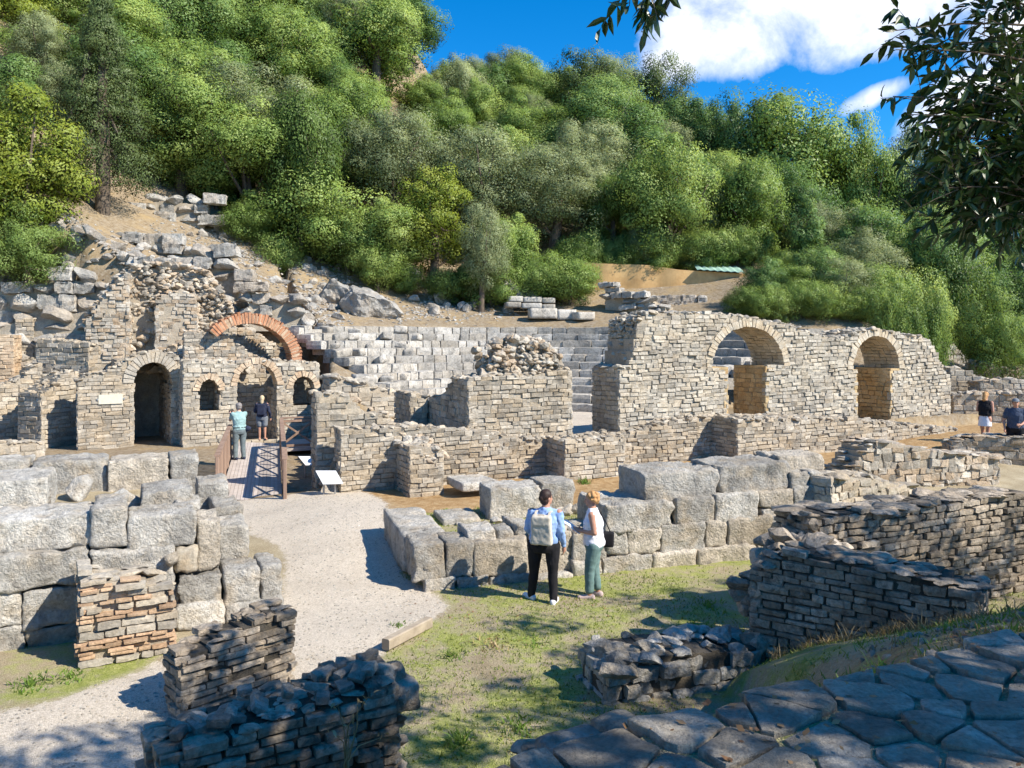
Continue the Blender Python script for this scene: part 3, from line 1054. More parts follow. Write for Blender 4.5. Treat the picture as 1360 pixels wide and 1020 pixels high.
# ------------------------------------------------------------------ long retaining wall with buttresses
rg = np.random.default_rng(33)
fr = LOW
t_low = thing('retaining_wall', 'low coursed retaining wall with buttress piers below the arched stage wall', 'retaining wall', loc(fr, 0))
mb, cb = MB(), MB()
ls0, ls1 = fr.s_px(452), fr.s_px(990)
ltop = interp(fr.prof([(448, 570), (520, 568), (532, 566), (559, 566), (640, 575), (714, 583), (780, 581), (830, 577), (860, 568), (890, 558), (945, 553), (995, 552)]))
masonry(mb, cb, fr, ls0, ls1, ltop, 0.0, 0.62, rg, h=0.115, L=(0.14, 0.42), left=True, right=False, rocks=(0.09, 0.2), rdens=1.4, wob=0.02, prot=0.012, lump=0.02)
part(mb, 'stone_facing', M['wall'], t_low)
part(cb, 'mortar_core', M['mortar'], t_low)


def buttress(pxa, pxb, topp, depth, z0=0.0, rough=0.0, h=0.115):
    f = Frame(LOW.xy(0, -depth), D)
    a, b = f.s_px(pxa), f.s_px(pxb)
    tt = interp(f.prof(topp))
    m1, c1 = MB(), MB()
    masonry(m1, c1, f, a, b, tt, z0, depth + 0.1, rg, h=h, L=(0.18, 0.44), left=True, right=True, rocks=(0.09, 0.2), rdens=1.4)
    p = part(m1, 'buttress', M['wall'], t_low)
    q = c1.build('mortar_core', M['mortar'], p, origin=tuple(WORLD(p)))
    return p


buttress(544, 589, [(540, 596), (560, 592), (589, 597)], 1.05)
buttress(750, 830, [(748, 585), (780, 584), (830, 579)], 1.0)
buttress(979, 1272, [(976, 557), (1050, 555), (1120, 556), (1186, 562), (1275, 570)], 1.1, 0.1)
# sloped rubble heap running up the first buttress
rb = MB()
for i in range(160):
    k = rg.uniform()
    p = LOW.map([LOW.s_px(552) + rg.normal() * 0.22], [-1.0 + k * 1.3], [1.12 + 0.5 * k + rg.uniform(-0.1, 0.05)])[0]
    r = rg.uniform(0.05, 0.14)
    add_rock(rb, p, (r * 1.3, r, r * 0.6), rg)
part(rb, 'rubble_capping', M['rubble'], t_low)

# wall stubs left of the middle wall
rg = np.random.default_rng(34)
f3 = LOW.moved(1.05)
t3 = thing('broken_wall', 'broken stone wall end beside the footbridge with a toppled sloping top', 'ruined wall', loc(f3, f3.s_px(450)))
mb, cb = MB(), MB()
a, b = f3.s_px(420), f3.s_px(520)
tt = interp(f3.prof([(418, 521), (445, 522), (458, 524), (470, 533), (482, 545), (500, 552), (525, 556)]))
masonry(mb, cb, f3, a, b, tt, -0.6, 0.55, rg, h=0.15, L=(0.2, 0.5), rocks=(0.1, 0.24), rdens=1.6, back=True)
part(mb, 'stone_facing', M['wall'], t3)
part(cb, 'mortar_core', M['mortar'], t3)
f4 = LOW.moved(3.6)
t4 = thing('wall_stub', 'short square stone wall stub below the bright theatre seats', 'ruined wall', loc(f4, f4.s_px(550)))
mb, cb = MB(), MB()
masonry(mb, cb, f4, f4.s_px(545), f4.s_px(568), interp(f4.prof([(540, 521), (570, 526)])), 0.8, 1.6, rg, h=0.15, L=(0.2, 0.5), rocks=(0.08, 0.18), rdens=1.4)
part(mb, 'stone_facing', M['wall'], t4)
part(cb, 'mortar_core', M['mortar'], t4)
f5 = LOW.moved(7.5)
t5 = thing('low_rubble_wall', 'low rubble wall sloping down from the seats behind the footbridge railing', 'ruined wall', loc(f5, f5.s_px(470)))
mb, cb = MB(), MB()
masonry(mb, cb, f5, f5.s_px(438), f5.s_px(540), interp(f5.prof([(430, 494), (440, 500), (480, 508), (510, 518), (545, 524)])), 0.4, 1.2, rg, h=0.16, L=(0.25, 0.6), rocks=(0.14, 0.32), rdens=2.0)
part(mb, 'stone_facing', M['wallw'], t5)
part(cb, 'mortar_core', M['mortar'], t5)

# ------------------------------------------------------------------ theatre seats
rg = np.random.default_rng(35)
t_cav = thing('theatre_seating', 'curved tiers of worn pale stone theatre seats rising to the wooded slope', 'theatre seats', (CC[0], CC[1] + 6, gzz(CC[0], CC[1] + 6)))
NROW = 11


def ring_block(mb, r0, r1, ta, tb, z0, z1, rg, drop=0.0):
    V, Q = gb(4, 3, 2)
    P = np.sign(V) * (1 - (1 - np.abs(V)) ** 1.3)
    half = np.array([(tb - ta) * r0 / 2, (r1 - r0) / 2, (z1 - z0) / 2])
    p = P * half
    rad = 0.05
    inner = np.clip(p, -(half - rad), half - rad)
    dl = p - inner
    ln = np.linalg.norm(dl, axis=1)
    p = inner + dl * np.minimum(1, rad / np.maximum(ln, 1e-9))[:, None]
    off = rg.uniform(-60, 60, 3)
    p = p + 0.022 * np.stack([snoise(p + off, i, 5, 2) for i in (1, 2, 3)], 1)
    th = (ta + tb) / 2 + p[:, 0] / r0
    rr = (r0 + r1) / 2 + p[:, 1]
    z = (z0 + z1) / 2 + p[:, 2] - drop
    mb.add(np.stack([CC[0] + rr * np.cos(th), CC[1] + rr * np.sin(th), z], 1), Q[:, ::-1], tint=rg.uniform())


for k in range(NROW):
    r0 = 4.4 + 0.69 * k
    z1 = 0.9 + 0.33 * (k + 1)
    th_max = R(np.interp(k, [0, 3, 5, 8, 10], [190, 169, 158, 156, 155]) + rg.uniform(-2.5, 2.5))
    th_min = R(20 + (0 if k < 9 else 25))
    mb = MB()
    th = th_min
    while th < th_max:
        w = rg.uniform(0.35, 0.95) / r0 if th > R(100) else rg.uniform(0.6, 1.4) / r0
        ruin = sstep(R(140), R(168), th) * (0.25 + 0.045 * k)
        if rg.random() > ruin * 0.42:
            dr = rg.normal() * 0.012 + (rg.uniform(0, 0.09) if rg.random() < ruin else 0)
            push = rg.normal() * 0.02 + (rg.uniform(-0.22, 0.25) if rg.random() < ruin * 0.8 else 0)
            ring_block(mb, r0 + push, r0 + 0.8 + push, th, min(th + w - 0.012 / r0, th_max), z1 - 0.38, z1, rg, dr)
        th += w
    part(mb, 'seat_row', M['seat'], t_cav)
mb = MB()
for k in range(NROW):       # packed bedding under the seats
    r0, z1 = 4.62 + 0.69 * k, 0.9 + 0.33 * (k + 1) - 0.16
    n = 60
    e = np.linspace(R(18), R(np.interp(k, [0, 3, 5, 8, 10], [187, 166, 155, 153, 152])), n + 1)
    for i in range(n):
        th = np.array([e[i], e[i + 1], e[i + 1], e[i]])
        rr = np.array([r0, r0, r0 + 0.8, r0 + 0.8])
        top = np.stack([CC[0] + rr * np.cos(th), CC[1] + rr * np.sin(th), np.full(4, z1)], 1)
        bot = top.copy()
        bot[:, 2] -= 0.45
        mb.add(np.concatenate([top, bot]), [[0, 3, 2, 1], [0, 1, 5, 4], [1, 2, 6, 5], [2, 3, 7, 6], [3, 0, 4, 7]], tint=0.4)
part(mb, 'bedding', M['seat'], t_cav)

# upper benches on the slope
def bench(rows, label, Y, mat='seat'):
    pa = W(*rows[0][0], Y=Y)
    t = thing('stone_bench', label, 'stone bench', (pa[0], pa[1], gzz(pa[0], pa[1])), 'rows of stone benches above the seats')
    for (p, q, hgt, dep, dY) in rows:
        a, b = W(p[0], p[1], Y=Y + dY), W(q[0], q[1], Y=Y + dY + 0.4)
        f = Frame(a[:2], (b - a)[:2])
        ln = np.linalg.norm((b - a)[:2])
        mb = MB()
        x = 0.0
        while x < ln - 0.1:
            w = rg.uniform(0.7, 1.5)
            w = min(w, ln - x)
            P, Q = block_verts((w - 0.02, dep, hgt), int(rg.integers(1e6)), 0.015, 0.2, chips=2)
            zt = a[2] + (b[2] - a[2]) * (x / ln)
            mb.add(f.map(x + w / 2 + P[:, 0], dep / 2 + P[:, 1], zt - hgt / 2 + P[:, 2]), Q, tint=rg.uniform())
            x += w
        part(mb, 'block_row', M[mat], t, smooth=True)


bench([((672, 401), (738, 405), 0.30, 0.9, 0.0), ((675, 393), (738, 396), 0.32, 0.9, 0.9)], 'double row of squared bench blocks below the big white outcrop', 42.6)
bench([((704, 409), (766, 412), 0.55, 0.8, 0.0)], 'long bench of squared blocks with a dark gap underneath', 41.6)
bench([((768, 414), (792, 424), 0.42, 0.8, 0.0)], 'short broken bench end at the right of the dark gap', 41.2)

# ------------------------------------------------------------------ entrance building
rg = np.random.default_rng(36)
fr = EB
t_e = thing('entrance_ruin', 'bright stone facade with one tall niche between two small arched windows behind the footbridge', 'ruined building', loc(fr, 2.5))
mb, cb = MB(), MB()
es0, es1 = 0.0, fr.s_px(424)
et = interp(fr.prof([(240, 478), (280, 479), (320, 480), (370, 478), (400, 480), (426, 483)]))


def win(fr, pl, pr, ptop, pspr, pbot):
    a, b = fr.s_px(pl), fr.s_px(pr)
    zs = fr.z_px((pl + pr) / 2, pspr)
    return Arch((a + b) / 2, zs, (b - a) / 2, fr.z_px((pl + pr) / 2, ptop) - zs), Rect(a, b, fr.z_px((pl + pr) / 2, pbot), zs + 0.002)


w1 = win(fr, 265, 291, 504, 519, 546)
w2 = win(fr, 315, 368, 483, 512, 586)
w3 = win(fr, 389, 418, 500, 516, 538)
TH = 0.75
masonry(mb, cb, fr, es0, es1, et, -0.6, TH, rg, h=0.145, L=(0.2, 0.55), openings=[*w1, *w2, *w3], ring=0.22, left=True, right=True, rocks=(0.08, 0.18), wob=0.012, prot=0.012)
lay(mb, fr.left_end(0, 3.2), 0, 3.2 - TH, lambda s: 2.9, -0.6, h=0.145, L=(0.2, 0.55), rg=rg)
part(mb, 'stone_facing', M['wallw'], t_e)
part(cb, 'mortar_core', M['mortar'], t_e)
for (ar, rc), nm, cl in ((w1, 'arched_window', 0.45), (w2, 'arched_niche', 0.9), (w3, 'arched_window', 0.4)):
    vb = MB()
    vault(vb, fr, ar, TH, 0.22, rg, n=19 if nm == 'arched_niche' else 13, dstep=0.38)
    po = part(vb, nm, M['brickpale'], t_e)
    jb = MB()
    for f_, in ((fr.left_end(rc.s1, TH + cl),), (fr.right_end(rc.s0),)):
        lay(jb, f_, 0, TH + cl, lambda s: ar.zs, rc.za - 0.1, h=0.17, L=(0.25, 0.5), rg=rg)
    # recess back
    zt = ar.zs + ar.b + 0.3
    fb = fr.moved(TH + cl)
    lay(jb, fb, rc.s0 - 0.3, rc.s1 + 0.3, lambda s: zt if nm != 'arched_niche' else ar.zs + ar.b * (1.0 - 0.55 * (s - rc.s0) / (rc.s1 - rc.s0)), rc.za - 0.2, h=0.17, L=(0.25, 0.5), rg=rg)
    core(jb, fb, rc.s0 - 0.3, rc.s1 + 0.3, lambda s: zt if nm != 'arched_niche' else ar.zs + ar.b * (1.0 - 0.55 * (s - rc.s0) / (rc.s1 - rc.s0)), rc.za - 0.2, 0.05, 0.3, rg=rg)
    if nm == 'arched_window':
        c = fr.map([rc.s0, rc.s1, rc.s1, rc.s0] * 2, [-0.02, -0.02, TH + cl, TH + cl] * 2, [rc.za - 0.12] * 4 + [rc.za] * 4)
        jb.add(c, [[0, 3, 2, 1], [4, 5, 6, 7], [0, 1, 5, 4]], tint=0.5)
        ce = fr.map([rc.s0 - .3, rc.s1 + .3, rc.s1 + .3, rc.s0 - .3] * 2, [TH, TH, TH + cl + .2, TH + cl + .2] * 2, [zt - .1] * 4 + [zt] * 4)
        jb.add(ce, [[0, 3, 2, 1], [4, 5, 6, 7], [0, 1, 5, 4]], tint=0.5)
    rp = jb.build('recess', M['wall'], po, origin=tuple(WORLD(po)))

# doorway block on its left
DP0, DP1 = W(103, 600, Y=27.75), W(231, 600, Y=29.35)
fd = Frame(DP0[:2], (DP1 - DP0)[:2])
t_d = thing('arched_doorway', 'tall dark round-headed doorway in a stone wall bearing a small cream plaque', 'ruined gateway', loc(fd, 1.5))
mb, cb = MB(), MB()
dl = float(np.linalg.norm((DP1 - DP0)[:2]))
dtp = interp(fd.prof([(100, 507), (118, 497), (140, 494), (163, 482), (180, 470), (205, 465), (235, 471)]))
dw = win(fd, 178, 228, 481, 508, 640)
masonry(mb, cb, fd, 0, dl + 0.2, dtp, -0.6, 0.9, rg, h=0.13, L=(0.25, 0.6), openings=[*dw], ring=0.34, left=True, right=False, rocks=(0.1, 0.22), wob=0.012)
part(mb, 'stone_facing', M['wall'], t_d)
part(cb, 'mortar_core', M['mortar'], t_d)
vb = MB()
vault(vb, fd, dw[0], 0.6, 0.36, rg, n=19, dstep=0.6, t0=-0.05)
part(vb, 'arch_ring', M['wallw'], t_d)
jb = MB()
for f_ in (fd.left_end(dw[1].s1, 3.6), fd.right_end(dw[1].s0)):
    lay(jb, f_, 0, 3.6, lambda s: dw[0].zs, -0.6, h=0.17, L=(0.25, 0.5), rg=rg)
fb = fd.moved(3.6)
core(jb, fb, dw[1].s0 - 0.4, dw[1].s1 + 0.4, lambda s: 3.2, -0.6, 0, 0.3, rg=rg)
core(jb, fd, dw[1].s0 - 0.5, dw[1].s0 - 0.1, lambda s: 3.2, -0.6, 0.9, 3.7, rg=rg)
vault(jb, fd, Arch(dw[0].sc, dw[0].zs, dw[0].a, dw[0].b), 3.0, 0.2, rg, n=14, dstep=0.4, t0=0.56, tint=(0.2, 0.5))
c = fd.map([dw[1].s0 - 0.4, dw[1].s1 + 0.2, dw[1].s1 + 0.2, dw[1].s0 - 0.4] * 2, [0.9, 0.9, 3.9, 3.9] * 2, [3.05] * 4 + [3.15] * 4)
jb.add(c, [[0, 3, 2, 1], [4, 5, 6, 7], [0, 1, 5, 4], [1, 2, 6, 5], [2, 3, 7, 6], [3, 0, 4, 7]], tint=0.5)
part(jb, 'passage', M['wall'], t_d)


def box(mb, c, s, tint=0.5, M3=None):
    V, Q = gb(1, 1, 1)
    P = V * (np.asarray(s) / 2)
    if M3 is not None:
        P = P @ M3.T
    mb.add(P + np.asarray(c), Q, tint=tint)


def bar(mb, a, b, w, h, tint=0.5, up=(0, 0, 1)):
    a, b = np.asarray(a, float), np.asarray(b, float)
    d = b - a
    L_ = np.linalg.norm(d)
    d = d / L_
    u = np.asarray(up, float)
    if abs(d @ u) > 0.95:
        u = np.array([0, 1.0, 0])
    s = np.cross(d, u)
    s /= np.linalg.norm(s)
    u = np.cross(s, d)
    ch = min(w, h) * 0.12
    prof = [(-w / 2 + ch, -h / 2), (w / 2 - ch, -h / 2), (w / 2, -h / 2 + ch), (w / 2, h / 2 - ch), (w / 2 - ch, h / 2), (-w / 2 + ch, h / 2), (-w / 2, h / 2 - ch), (-w / 2, -h / 2 + ch)]
    V = np.array([a + s * p + u * q for p, q in prof] + [b + s * p + u * q for p, q in prof])
    Q = [[i, (i + 1) % 8, 8 + (i + 1) % 8, 8 + i] for i in range(8)]
    Q += [[0, 3, 2, 1], [0, 7, 4, 3], [7, 6, 5, 4], [8, 9, 10, 11], [8, 11, 12, 15], [15, 12, 13, 14]]
    mb.add(V, np.array(Q)[:, ::-1], tint=tint)


# plaque
mb = MB()
pm_ = fd.map([fd.s_px(147)], [-0.035], [fd.z_px(147, 530)])[0]
ang = math.atan2(fd.d[1], fd.d[0])
box(mb, pm_, (0.78, 0.03, 0.34), M3=rotz(ang))
tq = thing('wall_plaque', 'blank cream rectangular plaque fixed on the stone wall left of the tall doorway', 'plaque', pm_)
part(mb, 'plate', M['plaque'], tq)
mb = MB()
for sx in (-0.42, 0.42):
    mb = MB()
    box(mb, pm_ + np.array([fd.d[0], fd.d[1], 0]) * sx, (0.06, 0.05, 0.06), M3=rotz(ang))
    part(mb, 'bracket', M['metal'], tq)

# walls on the far left
rg = np.random.default_rng(37)


def simple_wall(name, label, pA, pB, YA, YB, top, thick, z0=-0.3, mat='wall', h=0.16, L=(0.25, 0.55), cat='ruined wall', base_py=600, rocks=(0.1, 0.22), rdens=1.4, **kw):
    a, b = W(pA, base_py, Y=YA), W(pB, base_py, Y=YB)
    f = Frame(a[:2], (b - a)[:2])
    ln = float(np.linalg.norm((b - a)[:2]))
    t = thing(name, label, cat, loc(f, ln / 2))
    m1, c1 = MB(), MB()
    masonry(m1, c1, f, 0, ln, interp(f.prof(top)), z0, thick, rg, h=h, L=L, rocks=rocks, rdens=rdens, **kw)
    part(m1, 'stone_facing', M[mat], t)
    part(c1, 'mortar_core', M['mortar'], t)
    return t, f, ln


simple_wall('side_wall', 'stone wall with one lit vertical edge left of the plaque, broken slope on top', 55, 104, 28.2, 29.6, [(50, 524), (62, 520), (78, 507), (90, 495), (110, 490)], 1.2)
simple_wall('tall_broken_wall', 'tall broken wall in shadow above the left of the doorway', 48, 118, 31.5, 31.0, [(44, 470), (50, 450), (80, 452), (110, 455), (122, 460)], 1.0)
simple_wall('shaded_wall', 'low shaded stone wall behind the great blocks at the far left edge', -40, 56, 28.6, 30.4, [(-50, 510), (10, 510), (34, 500), (40, 487), (60, 482)], 0.9)
simple_wall('bright_brick_wall', 'bright tan wall of neat brick courses cut by the left edge of the photo', -60, 19, 32.5, 33.0, [(-70, 444), (24, 444)], 0.8, mat='brickpale', h=0.14, L=(0.4, 0.7), rocks=None)
simple_wall('leaning_wall', 'narrow dark leaning wall fragment between the tan brick wall and the broken wall', 20, 44, 34.0, 34.2, [(18, 440), (26, 424), (40, 422), (46, 436)], 0.9)
simple_wall('court_step', 'low line of stones on the shaded floor in front of the left walls', -30, 60, 24.5, 26.0, [(-40, 588), (60, 588)], 0.6, h=0.2, rocks=(0.12, 0.25))

# great rubble mass behind the doorway
t_t = thing('rubble_mass', 'huge ragged mass of concrete rubble towering above the arched doorway', 'ruined wall', tuple(W(230, 470, Y=32.5)))
fm_ = Frame(W(112, 470, Y=32.2)[:2], (math.cos(R(22)), math.sin(R(22))))
tm = interp(fm_.prof([(108, 430), (125, 405), (150, 372), (170, 355), (200, 350), (250, 353), (275, 362), (292, 385), (305, 405), (322, 428), (335, 446), (352, 470)]))
rb, cb = MB(), MB()
e0, e1 = fm_.s_px(112), fm_.s_px(345)
dp = lambda s: -1.3 * math.exp(-((s - fm_.s_px(245)) / 2.0) ** 2)
core(cb, fm_, e0, e1, lambda s: tm(s) - 0.15, 0.5, 0.12, 3.0, rg=rg, step=0.15)
rubble_face(rb, fm_, e0, e1, tm, 2.2, rg, (0.10, 0.30), 2.2, 0.28, t0=0.02)
rubble_face(rb, fm_, e0, e1, tm, 2.2, rg, (0.25, 0.5), 0.5, 0.3, t0=0.1)
top_rocks(rb, fm_, e0, e1, tm, -0.2, 2.8, rg, (0.14, 0.36), 1.5, 0.6)
part(rb, 'rubble', M['rubble'], t_t)
part(cb, 'mortar_core', M['mortar'], t_t)
# jutting piers of coursed stone on the mass
for (pa, pb, topp, outp) in ((114, 172, [(108, 440), (125, 412), (150, 380), (172, 362)], 0.9), (206, 262, [(200, 420), (215, 392), (240, 384), (262, 396)], 0.7)):
    m1, c1 = MB(), MB()
    f_ = fm_.moved(-outp)
    tt = interp(f_.prof(topp))
    masonry(m1, c1, f_, f_.s_px(pa), f_.s_px(pb), tt, 2.2, outp + 0.5, rg, h=0.15, L=(0.2, 0.4), rocks=(0.14, 0.3), lump=0.06, prot=0.03)
    part(m1, 'pier', M['rubble'], t_t)
    part(c1, 'mortar_core', M['mortar'], t_t)
rb = MB()
for i in range(420):
    px = rg.uniform(180, 330)
    k = rg.uniform()
    Y = 30.9 + 1.6 * k
    z = 2.75 + 1.1 * k * math.exp(-((px - 255) / 60) ** 2) + rg.uniform(-0.15, 0.1)
    r = rg.uniform(0.07, 0.24)
    add_rock(rb, ((px - CX) / F * Y, Y, z), (r * 1.2, r, r * 0.7), rg)
part(rb, 'fallen_rubble', M['rubble'], t_t)

# red brick arch
rg = np.random.default_rng(38)
fa = Frame(W(290, 470, Y=31.0)[:2], (math.cos(R(28)), math.sin(R(28))))
pts = [(fa.s_px(p, 0), fa.z_px(p, q)) for p, q in ((290, 446), (340, 430), (388, 476))]
(x1, y1), (x2, y2), (x3, y3) = pts
dd = 2 * (x1 * (y2 - y3) + x2 * (y3 - y1) + x3 * (y1 - y2))
ux = ((x1 * x1 + y1 * y1) * (y2 - y3) + (x2 * x2 + y2 * y2) * (y3 - y1) + (x3 * x3 + y3 * y3) * (y1 - y2)) / dd
uy = ((x1 * x1 + y1 * y1) * (x3 - x2) + (x2 * x2 + y2 * y2) * (x1 - x3) + (x3 * x3 + y3 * y3) * (x2 - x1)) / dd
rad = math.hypot(x1 - ux, y1 - uy)
tA, tB = math.atan2(y3 - uy, x3 - ux) - 0.12, math.atan2(y1 - uy, x1 - ux) + 0.03
t_ba = thing('brick_arch', 'single curved arch of red terracotta bricks standing free above the facade', 'brick arch', tuple(fa.map([2.0], [0.4], [2.8])[0]))
vb = MB()
vault(vb, fa, Arch(ux, uy, rad, rad), 1.1, 0.42, rg, n=36, dstep=1.1, th0=tA, th1=tB, thin=0.72, tint=(0.2, 1.0))
part(vb, 'brick_ring', M['brick'], t_ba)
mb = MB()
vault(mb, fa, Arch(ux, uy, rad + 0.01, rad + 0.01), 1.06, 0.34, rg, n=34, dstep=1.06, th0=tA, th1=tB, thin=1.02, t0=0.0, tint=(0.4, 0.6))
part(mb, 'mortar_joints', M['brickpale'], t_ba)
# stepped fill under it
t_sf = thing('stepped_gable', 'stepped pale rubble filling below the red brick arch', 'ruined wall', tuple(fa.map([1.5], [1.5], [2.6])[0]))
mb, cb = MB(), MB()
ff = fa.moved(0.5)
st = interp([(-1.2, 4.3), (0.2, 4.1), (1.6, 3.2), (2.4, 3.0)])
masonry(mb, cb, ff, -1.2, 1.9, st, 2.0, 0.5, rg, h=0.15, L=(0.2, 0.4), rocks=(0.08, 0.16), right=True, left=True)
ff2 = fa.moved(1.9)
st2 = interp(ff2.prof([(300, 436), (330, 437), (352, 448), (380, 468), (400, 476)]))
masonry(mb, cb, ff2, ff2.s_px(296), ff2.s_px(398), st2, 2.0, 0.8, rg, h=0.15, L=(0.2, 0.4), rocks=(0.1, 0.25), lump=0.05)
part(mb, 'stone_facing', M['rubble'], t_sf)
part(cb, 'mortar_core', M['mortar'], t_sf)

# ------------------------------------------------------------------ great block wall on the left
rg = np.random.default_rng(41)


def px_block(fr, pl, pr, yt, yb, t=0.0, depth=0.75, amp=0.05, seed=None, tilt=0.0, res=0.065):
    """Verts of a block whose front face fills a photo rectangle on the frame set back by t."""
    f = fr.moved(t)
    a, b = f.s_px(pl), f.s_px(pr)
    pm2 = (pl + pr) / 2
    zt, zb_ = f.z_px(pm2, yt), f.z_px(pm2, yb)
    P, Q = block_verts((b - a - 0.012, depth, zt - zb_ - 0.008), int(rg.integers(1e6)) if seed is None else seed, amp, res)
    P = P.copy()
    P[:, 2] += P[:, 0] * tilt
    return f.map((a + b) / 2 + P[:, 0], depth / 2 + P[:, 1], (zt + zb_) / 2 + P[:, 2]), Q


def add_block(parent, *a, name='block', mat='ashlar', **kw):
    P, Q = px_block(*a, **kw)
    mb = MB()
    mb.add(P, Q, tint=float(rg.uniform()))
    return part(mb, name, M[mat], parent, smooth=True)


def loose_block(label, *a, group=None, name='stone_block', cat='stone block', mat='ashlar', **kw):
    P, Q = px_block(*a, **kw)
    mb = MB()
    mb.add(P, Q, tint=float(rg.uniform()))
    o = mb.build(name, M[mat], origin=(P[:, 0].mean(), P[:, 1].mean(), P[:, 2].min()), smooth=True)
    return tag(o, label, cat, group)


t_g = thing('great_block_wall', 'massive stepped wall of weathered grey limestone blocks left of the gravel path', 'stone wall', loc(GW, 1.5))
for a in ((-40, 34, 834, 874), (32, 106, 832, 870), (-40, 30, 784, 835), (28, 108, 782, 834)):
    add_block(t_g, GW, *a, t=0.05, depth=0.8)
add_block(t_g, GW, 104, 240, 786, 850, t=0.1, depth=0.8)
for a, kw in (((-60, 120, 736, 787), {}), ((118, 232, 729, 786), {}),
              ((-50, 123, 689, 734), dict(t=0.2, depth=0.95)), ((120, 168, 674, 727), dict(t=0.12, depth=1.1)), ((169, 262, 683, 728), dict(t=0.12, depth=0.85)),
              ((261, 293, 690, 757), dict(t=0.2, depth=0.8)),
              ((234, 296, 764, 804), dict(depth=0.7)), ((297, 345, 756, 803), dict(depth=0.7)), ((346, 376, 750, 797), dict(depth=0.75)),
              ((234, 300, 803, 834), dict(t=-0.08, depth=0.9)), ((298, 376, 799, 824), dict(t=-0.08, depth=0.9))):
    add_block(t_g, GW, *a, **kw)
add_block(t_g, GW, 234, 263, 728, 762, t=0.06, depth=0.5, mat='archpale')
for a, kw in (((290, 330, 697, 745), dict(t=0.95, depth=0.8)), ((262, 304, 640, 690), dict(t=2.7, depth=0.9)), ((284, 322, 672, 705), dict(t=1.8, depth=0.9)),
              ((225, 263, 604, 668), dict(t=4.4, depth=0.9)), ((143, 226, 610, 664), dict(t=4.4, depth=0.9)), ((40, 143, 612, 664), dict(t=4.5, depth=0.9)), ((-40, 39, 613, 650), dict(t=4.6, depth=0.9)),
              ((234, 268, 668, 735), dict(t=1.0, depth=0.9))):
    add_block(t_g, GW, *a, **kw)
loose_block('big square grey block sitting on the dry fill at the left edge', GW, -60, 64, 638, 690, t=1.5, depth=1.1)
loose_block('tilted rough block lying behind the front row, right of the dry fill', GW, 186, 256, 650, 684, t=1.3, depth=0.9, tilt=0.06)
for i, (px, py, r, lab) in enumerate(((105, 650, 0.22, 'small pale rock in the dry fill below the back row of blocks'), (168, 668, 0.24, 'jagged rock wedged beside the tilted rough block'), (228, 745, 0.12, 'little rock under the end of the long block'))):
    mb = MB()
    t_ = (3.9, 1.9, -0.1)[i]
    f_ = GW.moved(t_)
    p = f_.map([f_.s_px(px)], [0.1], [f_.z_px(px, py)])[0]
    add_rock(mb, p, (r * 1.3, r, r * 0.9), rg, hi=True)
    tag(mb.build('rock', M['ashlar'], origin=p, smooth=True), lab, 'rock')

# brick pier in front of it
rg = np.random.default_rng(42)
t_bp = thing('brick_pier', 'short pier of mixed red brick and stone courses in front of the great blocks', 'brick pier', (-4.7, 9.7, 0))
pa, pb = W(105, 890, z=0), W(236, 866, z=0)
fp = Frame(pa[:2], (pb - pa)[:2])
pl = float(np.linalg.norm((pb - pa)[:2]))
mb, m2, cb = MB(), MB(), MB()
ptp = fp.prof([(100, 772), (180, 770), (205, 772), (222, 785), (236, 800)])
ptf = interp(ptp)
z, row = 0.0, 0
while z < 1.12:
    isb = row % 3 == 1 or rg.random() < 0.15
    hh = rg.uniform(0.045, 0.06) if isb else rg.uniform(0.07, 0.105)
    for f_, l_ in ((fp, pl * (1 - 0.12 * max(0, z - 0.5))), (fp.left_end(0, 0.75), 0.75)):
        lay(m2 if isb else mb, f_, 0, l_, (lambda s: 9) if False else (lambda s, q=z + hh * 1.3: q if (f_ is not fp or ptf(s) > q - 0.1) else 0), z, h=hh, L=(0.16, 0.34) if isb else (0.14, 0.4), rg=rg, hi=True, prot=0.02, depth=0.16, gap=0.012, hvar=0.0, wob=0.008)
        if f_ is fp:
            pass
    z += hh + 0.004
    row += 1
core(cb, fp, 0.05, pl - 0.05, lambda s: min(ptf(s), 1.13), 0, 0.05, 0.7, rg=rg)
top_rocks(mb, fp, 0.03, pl - 0.05, lambda s: min(ptf(s), 1.13), 0.05, 0.7, rg, (0.12, 0.26), 1.5, 0.4, hi=True)
part(mb, 'stone_course', M['wallw'], t_bp)
part(m2, 'brick_course', M['brickpier'], t_bp)
part(cb, 'mortar_core', M['mortar'], t_bp)

